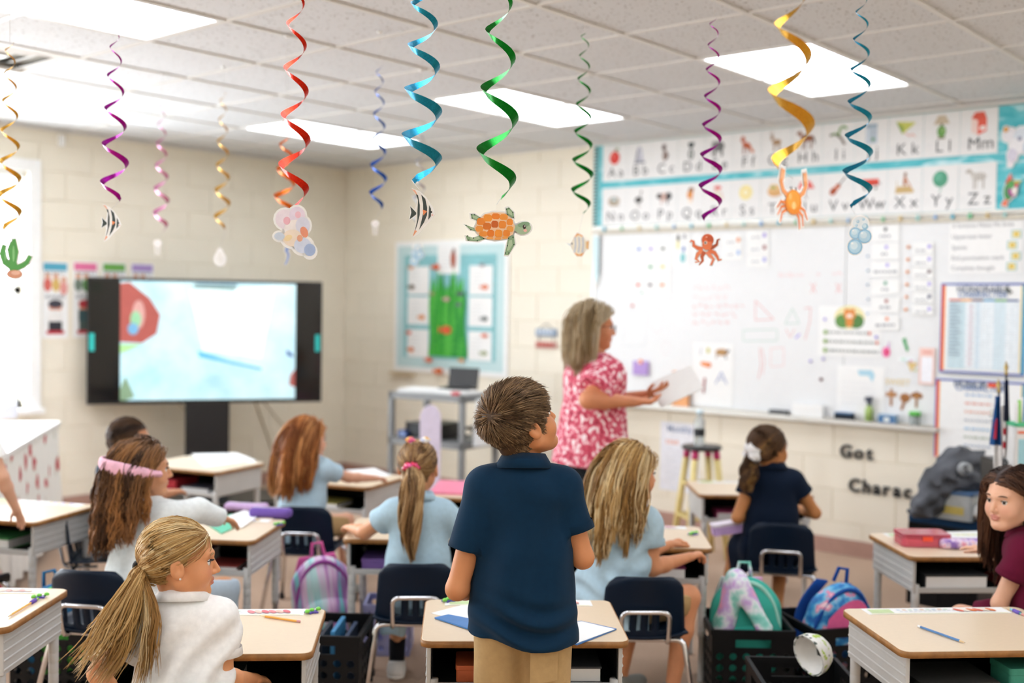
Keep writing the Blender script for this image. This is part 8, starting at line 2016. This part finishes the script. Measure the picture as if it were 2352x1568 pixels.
OCT = ([q for a in arms for q in limb_quads(a,.15,.05)]+[ell_(.12,.55,.36,.36), ell_(.1,.25,.32,.3), ell_(.05,-.05,.25,.2)], d_oct)
claws = [[(-.3,.1),(-.6,.3),(-.72,.6),(-.62,1.05)],[(.3,.1),(.58,.3),(.7,.55),(.62,1.0)]]
legs_ = [[(-.35,-.25),(-.65,-.3),(-.85,-.6)],[(-.3,-.35),(-.6,-.5),(-.7,-.85)],[(.35,-.25),(.65,-.35),(.85,-.7)],[(.3,-.4),(.55,-.55),(.6,-.95)],[(.2,-.45),(.35,-.65),(.4,-1.05)],[(-.35,-.15),(-.7,-.12),(-.9,-.35)]]
def d_crab(p):
    for a in legs_:
        for q in limb_quads(a,.07,.03): p.p(q,'#f08a4c')
    for a in claws:
        for q in limb_quads(a,.08,.11): p.p(q,'#f4a468')
    for s in (-1,1): p.p([(s*.56,.7),(s*.78,.7),(s*.68,1.12),(s*.6,.85),(s*.5,1.05)],'#f5b98a').e(s*.12,.35,.03,.12,'#4a3a34')
    p.e(0,-.1,.46,.46,'#f09028').e(0,-.02,.36,.34,'#f6a63c').e(.02,-.22,.12,.14,'#fbd38a').e(-.2,.1,.09,.12,'#f9c070')
CRAB = ([q for a in legs_ for q in limb_quads(a,.09,.05)]+[q for a in claws for q in limb_quads(a,.10,.14)]+[ell_(0,-.1,.48,.48)]+[[(s*.52,.65),(s*.84,.68),(s*.72,1.15),(s*.48,1.08)] for s in (-1,1)], d_crab)
def d_coral(p):
    for a,w in (([(0,-.6),(-.1,-.2),(.05,.3),(-.05,.9)],.22),([(0,-.5),(-.45,-.2),(-.6,.2),(-.5,.6)],.17),([(.05,-.5),(.4,-.35),(.6,-.2),(.75,.1)],.13),([(-.05,-.1),(-.2,.4),(-.1,.75)],.18)):
        for q in limb_quads(a,w,.09): p.p(q,'#5fae5c')
    p.e(-.05,.2,.06,.4,'#8fd08a').e(-.45,.1,.05,.25,'#7fc47c').e(0,-.78,.36,.2,'#e0a184').e(.05,-.72,.22,.1,'#f0c4ae')
CORAL = ([q for a,w in (([(0,-.6),(-.1,-.2),(.05,.3),(-.05,.9)],.22),([(0,-.5),(-.45,-.2),(-.6,.2),(-.5,.6)],.17),([(.05,-.5),(.4,-.35),(.6,-.2),(.75,.1)],.13),([(-.05,-.1),(-.2,.4),(-.1,.75)],.18)) for q in limb_quads(a,w+.02,.11)]+[ell_(0,-.78,.36,.2)], d_coral)
def d_reef(p):
    p.e(-.25,.55,.35,.35,'#efe3ea').e(.15,.7,.28,.3,'#e9dcea').e(.1,.2,.4,.35,'#f4ece8').e(.35,.35,.25,.3,'#dfe0ee').e(.0,-.1,.35,.3,'#f3e2cf').e(.35,-.35,.3,.28,'#d5def0').e(-.2,.5,.12,.14,'#f0b9c4').e(.18,.72,.1,.12,'#f2c3cf').e(.4,.12,.13,.2,'#ec9a7a',20).e(-.15,-.1,.15,.1,'#f0d9a8',30).e(.6,-.5,.2,.22,'#a9bde0').e(-.45,-.05,.18,.14,'#cfdbe8').e(.25,-.1,.1,.12,'#f0b090')
REEF = ([ell_(-.25,.55,.37,.37),ell_(.15,.7,.3,.32),ell_(.1,.2,.42,.37),ell_(.35,.35,.27,.32),ell_(.0,-.1,.4,.34),ell_(.35,-.35,.36,.32),ell_(.6,-.55,.22,.25),ell_(-.45,-.05,.2,.16)], d_reef)
bf = [(-.6,.1),(-.4,.5),(0,.75),(.4,.6),(.65,.25),(.7,-.1),(.5,-.5),(.1,-.7),(-.3,-.55),(-.55,-.2)]
def d_bfish(p):
    p.p(bf,'#f2ead6').p([(-.6,.05),(-.95,.15),(-.6,-.1)],'#dce6ea').p([(-.4,.5),(0,.75),(.4,.6),(.3,.75),(-.1,.9)],'#edb06a').p([(-.3,-.55),(.1,-.7),(.5,-.5),(.3,-.8),(-.1,-.8)],'#edaa60')
    for x in (-.25,.05,.35): p.p([(x-.07,.6),(x+.05,.6),(x+.1,0),(x+.02,-.55),(x-.1,-.55),(x-.02,0)],'#c9cfd6')
    p.e(-.5,.1,.06,.07,'#4a4a50').p([(.6,.3),(.85,.35),(.8,-.3),(.62,-.2)],'#f0c48a')
BFISH = ([bf,[(-.6,.05),(-.95,.15),(-.6,-.1)],[(-.4,.5),(0,.75),(.4,.6),(.3,.78),(-.1,.92)],[(-.3,-.55),(.1,-.7),(.5,-.5),(.3,-.83),(-.1,-.83)],[(.6,.3),(.87,.37),(.82,-.32),(.62,-.2)]], d_bfish)
SHELL = ([ell_(0,-.1,.5,.6), ell_(0,.4,.25,.4)], lambda p: p.e(0,-.1,.46,.56,'#efede8').e(0,.4,.2,.34,'#f3f1ec').l([(0,.5),(-.2,-.5)],.04,'#dcd8d0').l([(0,.5),(.2,-.5)],.04,'#dcd8d0').l([(0,.5),(0,-.55)],.04,'#dcd8d0'))
SEAH = ([q for q in limb_quads([(.1,.8),(-.1,.4),(.1,0),(0,-.5),(-.2,-.9)],.22,.08)], lambda p: [p.p(q,'#8fa5d6') for q in limb_quads([(.1,.8),(-.1,.4),(.1,0),(0,-.5),(-.2,-.9)],.18,.05)])
JEL = ([ell_(0,.3,.4,.35)]+[q for s in (-.2,0,.2) for q in limb_quads([(s,.2),(s*1.3,-.3),(s,-.9)],.06,.04)], lambda p: p.e(0,.3,.36,.31,'#efe9e6').l([(-.2,.2),(-.26,-.3),(-.2,-.85)],.05,'#e9e2e0').l([(.2,.2),(.26,-.3),(.2,-.85)],.05,'#e9e2e0'))
GOLD, PUR, RED_, TEAL, GRN_, BLU, PINK, ORA, SIL = '#d9a63a','#a8149e','#d8321c','#1f93b8','#0f8a2c','#3a6fd0','#d982b5','#ee7a2a','#c9ced8'
streamer(3.9, 22, 528, 100, GOLD, 'gold streamer with a green coral cutout, far left', 6.5, .034, .013, CORAL, (34,592), .072, 0, 1.0)
streamer(3.75, 263, 460, 84, PUR, 'purple streamer with a black and white fish, at the left', 5, .040, .014, ANGEL, (256,512), .062, 35, 0.5)
streamer(6.0, 370, 530, 240, PINK, 'pale pink streamer far back at the left', 6, .036, .016, JEL, (362,565), .05, 0, 2.0)
streamer(5.8, 510, 525, 215, GOLD, 'faint gold streamer with a white shell, over the screen', 6, .036, .015, SHELL, (505,592), .06, 10, 0.3)
streamer(3.35, 676, 472, -120, RED_, 'red streamer with a coral and shell cutout', 6, .040, .017, REEF, (672,540), .085, 10, 2.4, pxtop=676)
streamer(5.1, 655, 490, 270, ORA, 'orange streamer with a blue seahorse behind the red one', 4, .045, .018, SEAH, (660,585), .05, 20, 1.2)
streamer(5.0, 868, 478, 152, BLU, 'dark blue streamer far back in the middle', 6, .034, .014, JEL, (862,520), .04, 0, 0.8)
streamer(3.0, 968, 418, -220, TEAL, 'teal blue streamer with a large striped angelfish', 7, .046, .019, ANGEL, (970,488), .066, -8, 3.4, pxtop=985)
streamer(5.8, 962, 520, 290, SIL, 'thin silver streamer with blue bubbles behind the angelfish', 6, .03, .012, BUB, (957,584), .06, 0, 0.2)
streamer(3.1, 1142, 452, -190, GRN_, 'green streamer with the large orange turtle', 5.2, .050, .021, TURTLE, (1140,522), .084, 0, 0.6, pxtop=1142)
streamer(4.2, 1336, 488, 78, GRN_, 'thin green streamer with a white and yellow fish', 7, .036, .013, BFISH, (1328,563), .05, 15, 1.9)
streamer(3.9, 1630, 508, 44, PUR, 'plum streamer with an orange octopus', 7.5, .036, .013, OCT, (1620,572), .058, 0, 0.9)
streamer(2.45, 1812, 388, -200, GOLD, 'broad gold streamer with an orange crab, close to the viewer', 4.2, .044, .020, CRAB, (1821,458), .060, 38, 2.6, pxtop=1850)
streamer(3.7, 1968, 474, -20, TEAL, 'teal streamer with pale blue bubbles, at the right', 7, .042, .015, BUB, (1973,540), .064, 0, 3.0, pxtop=1976)
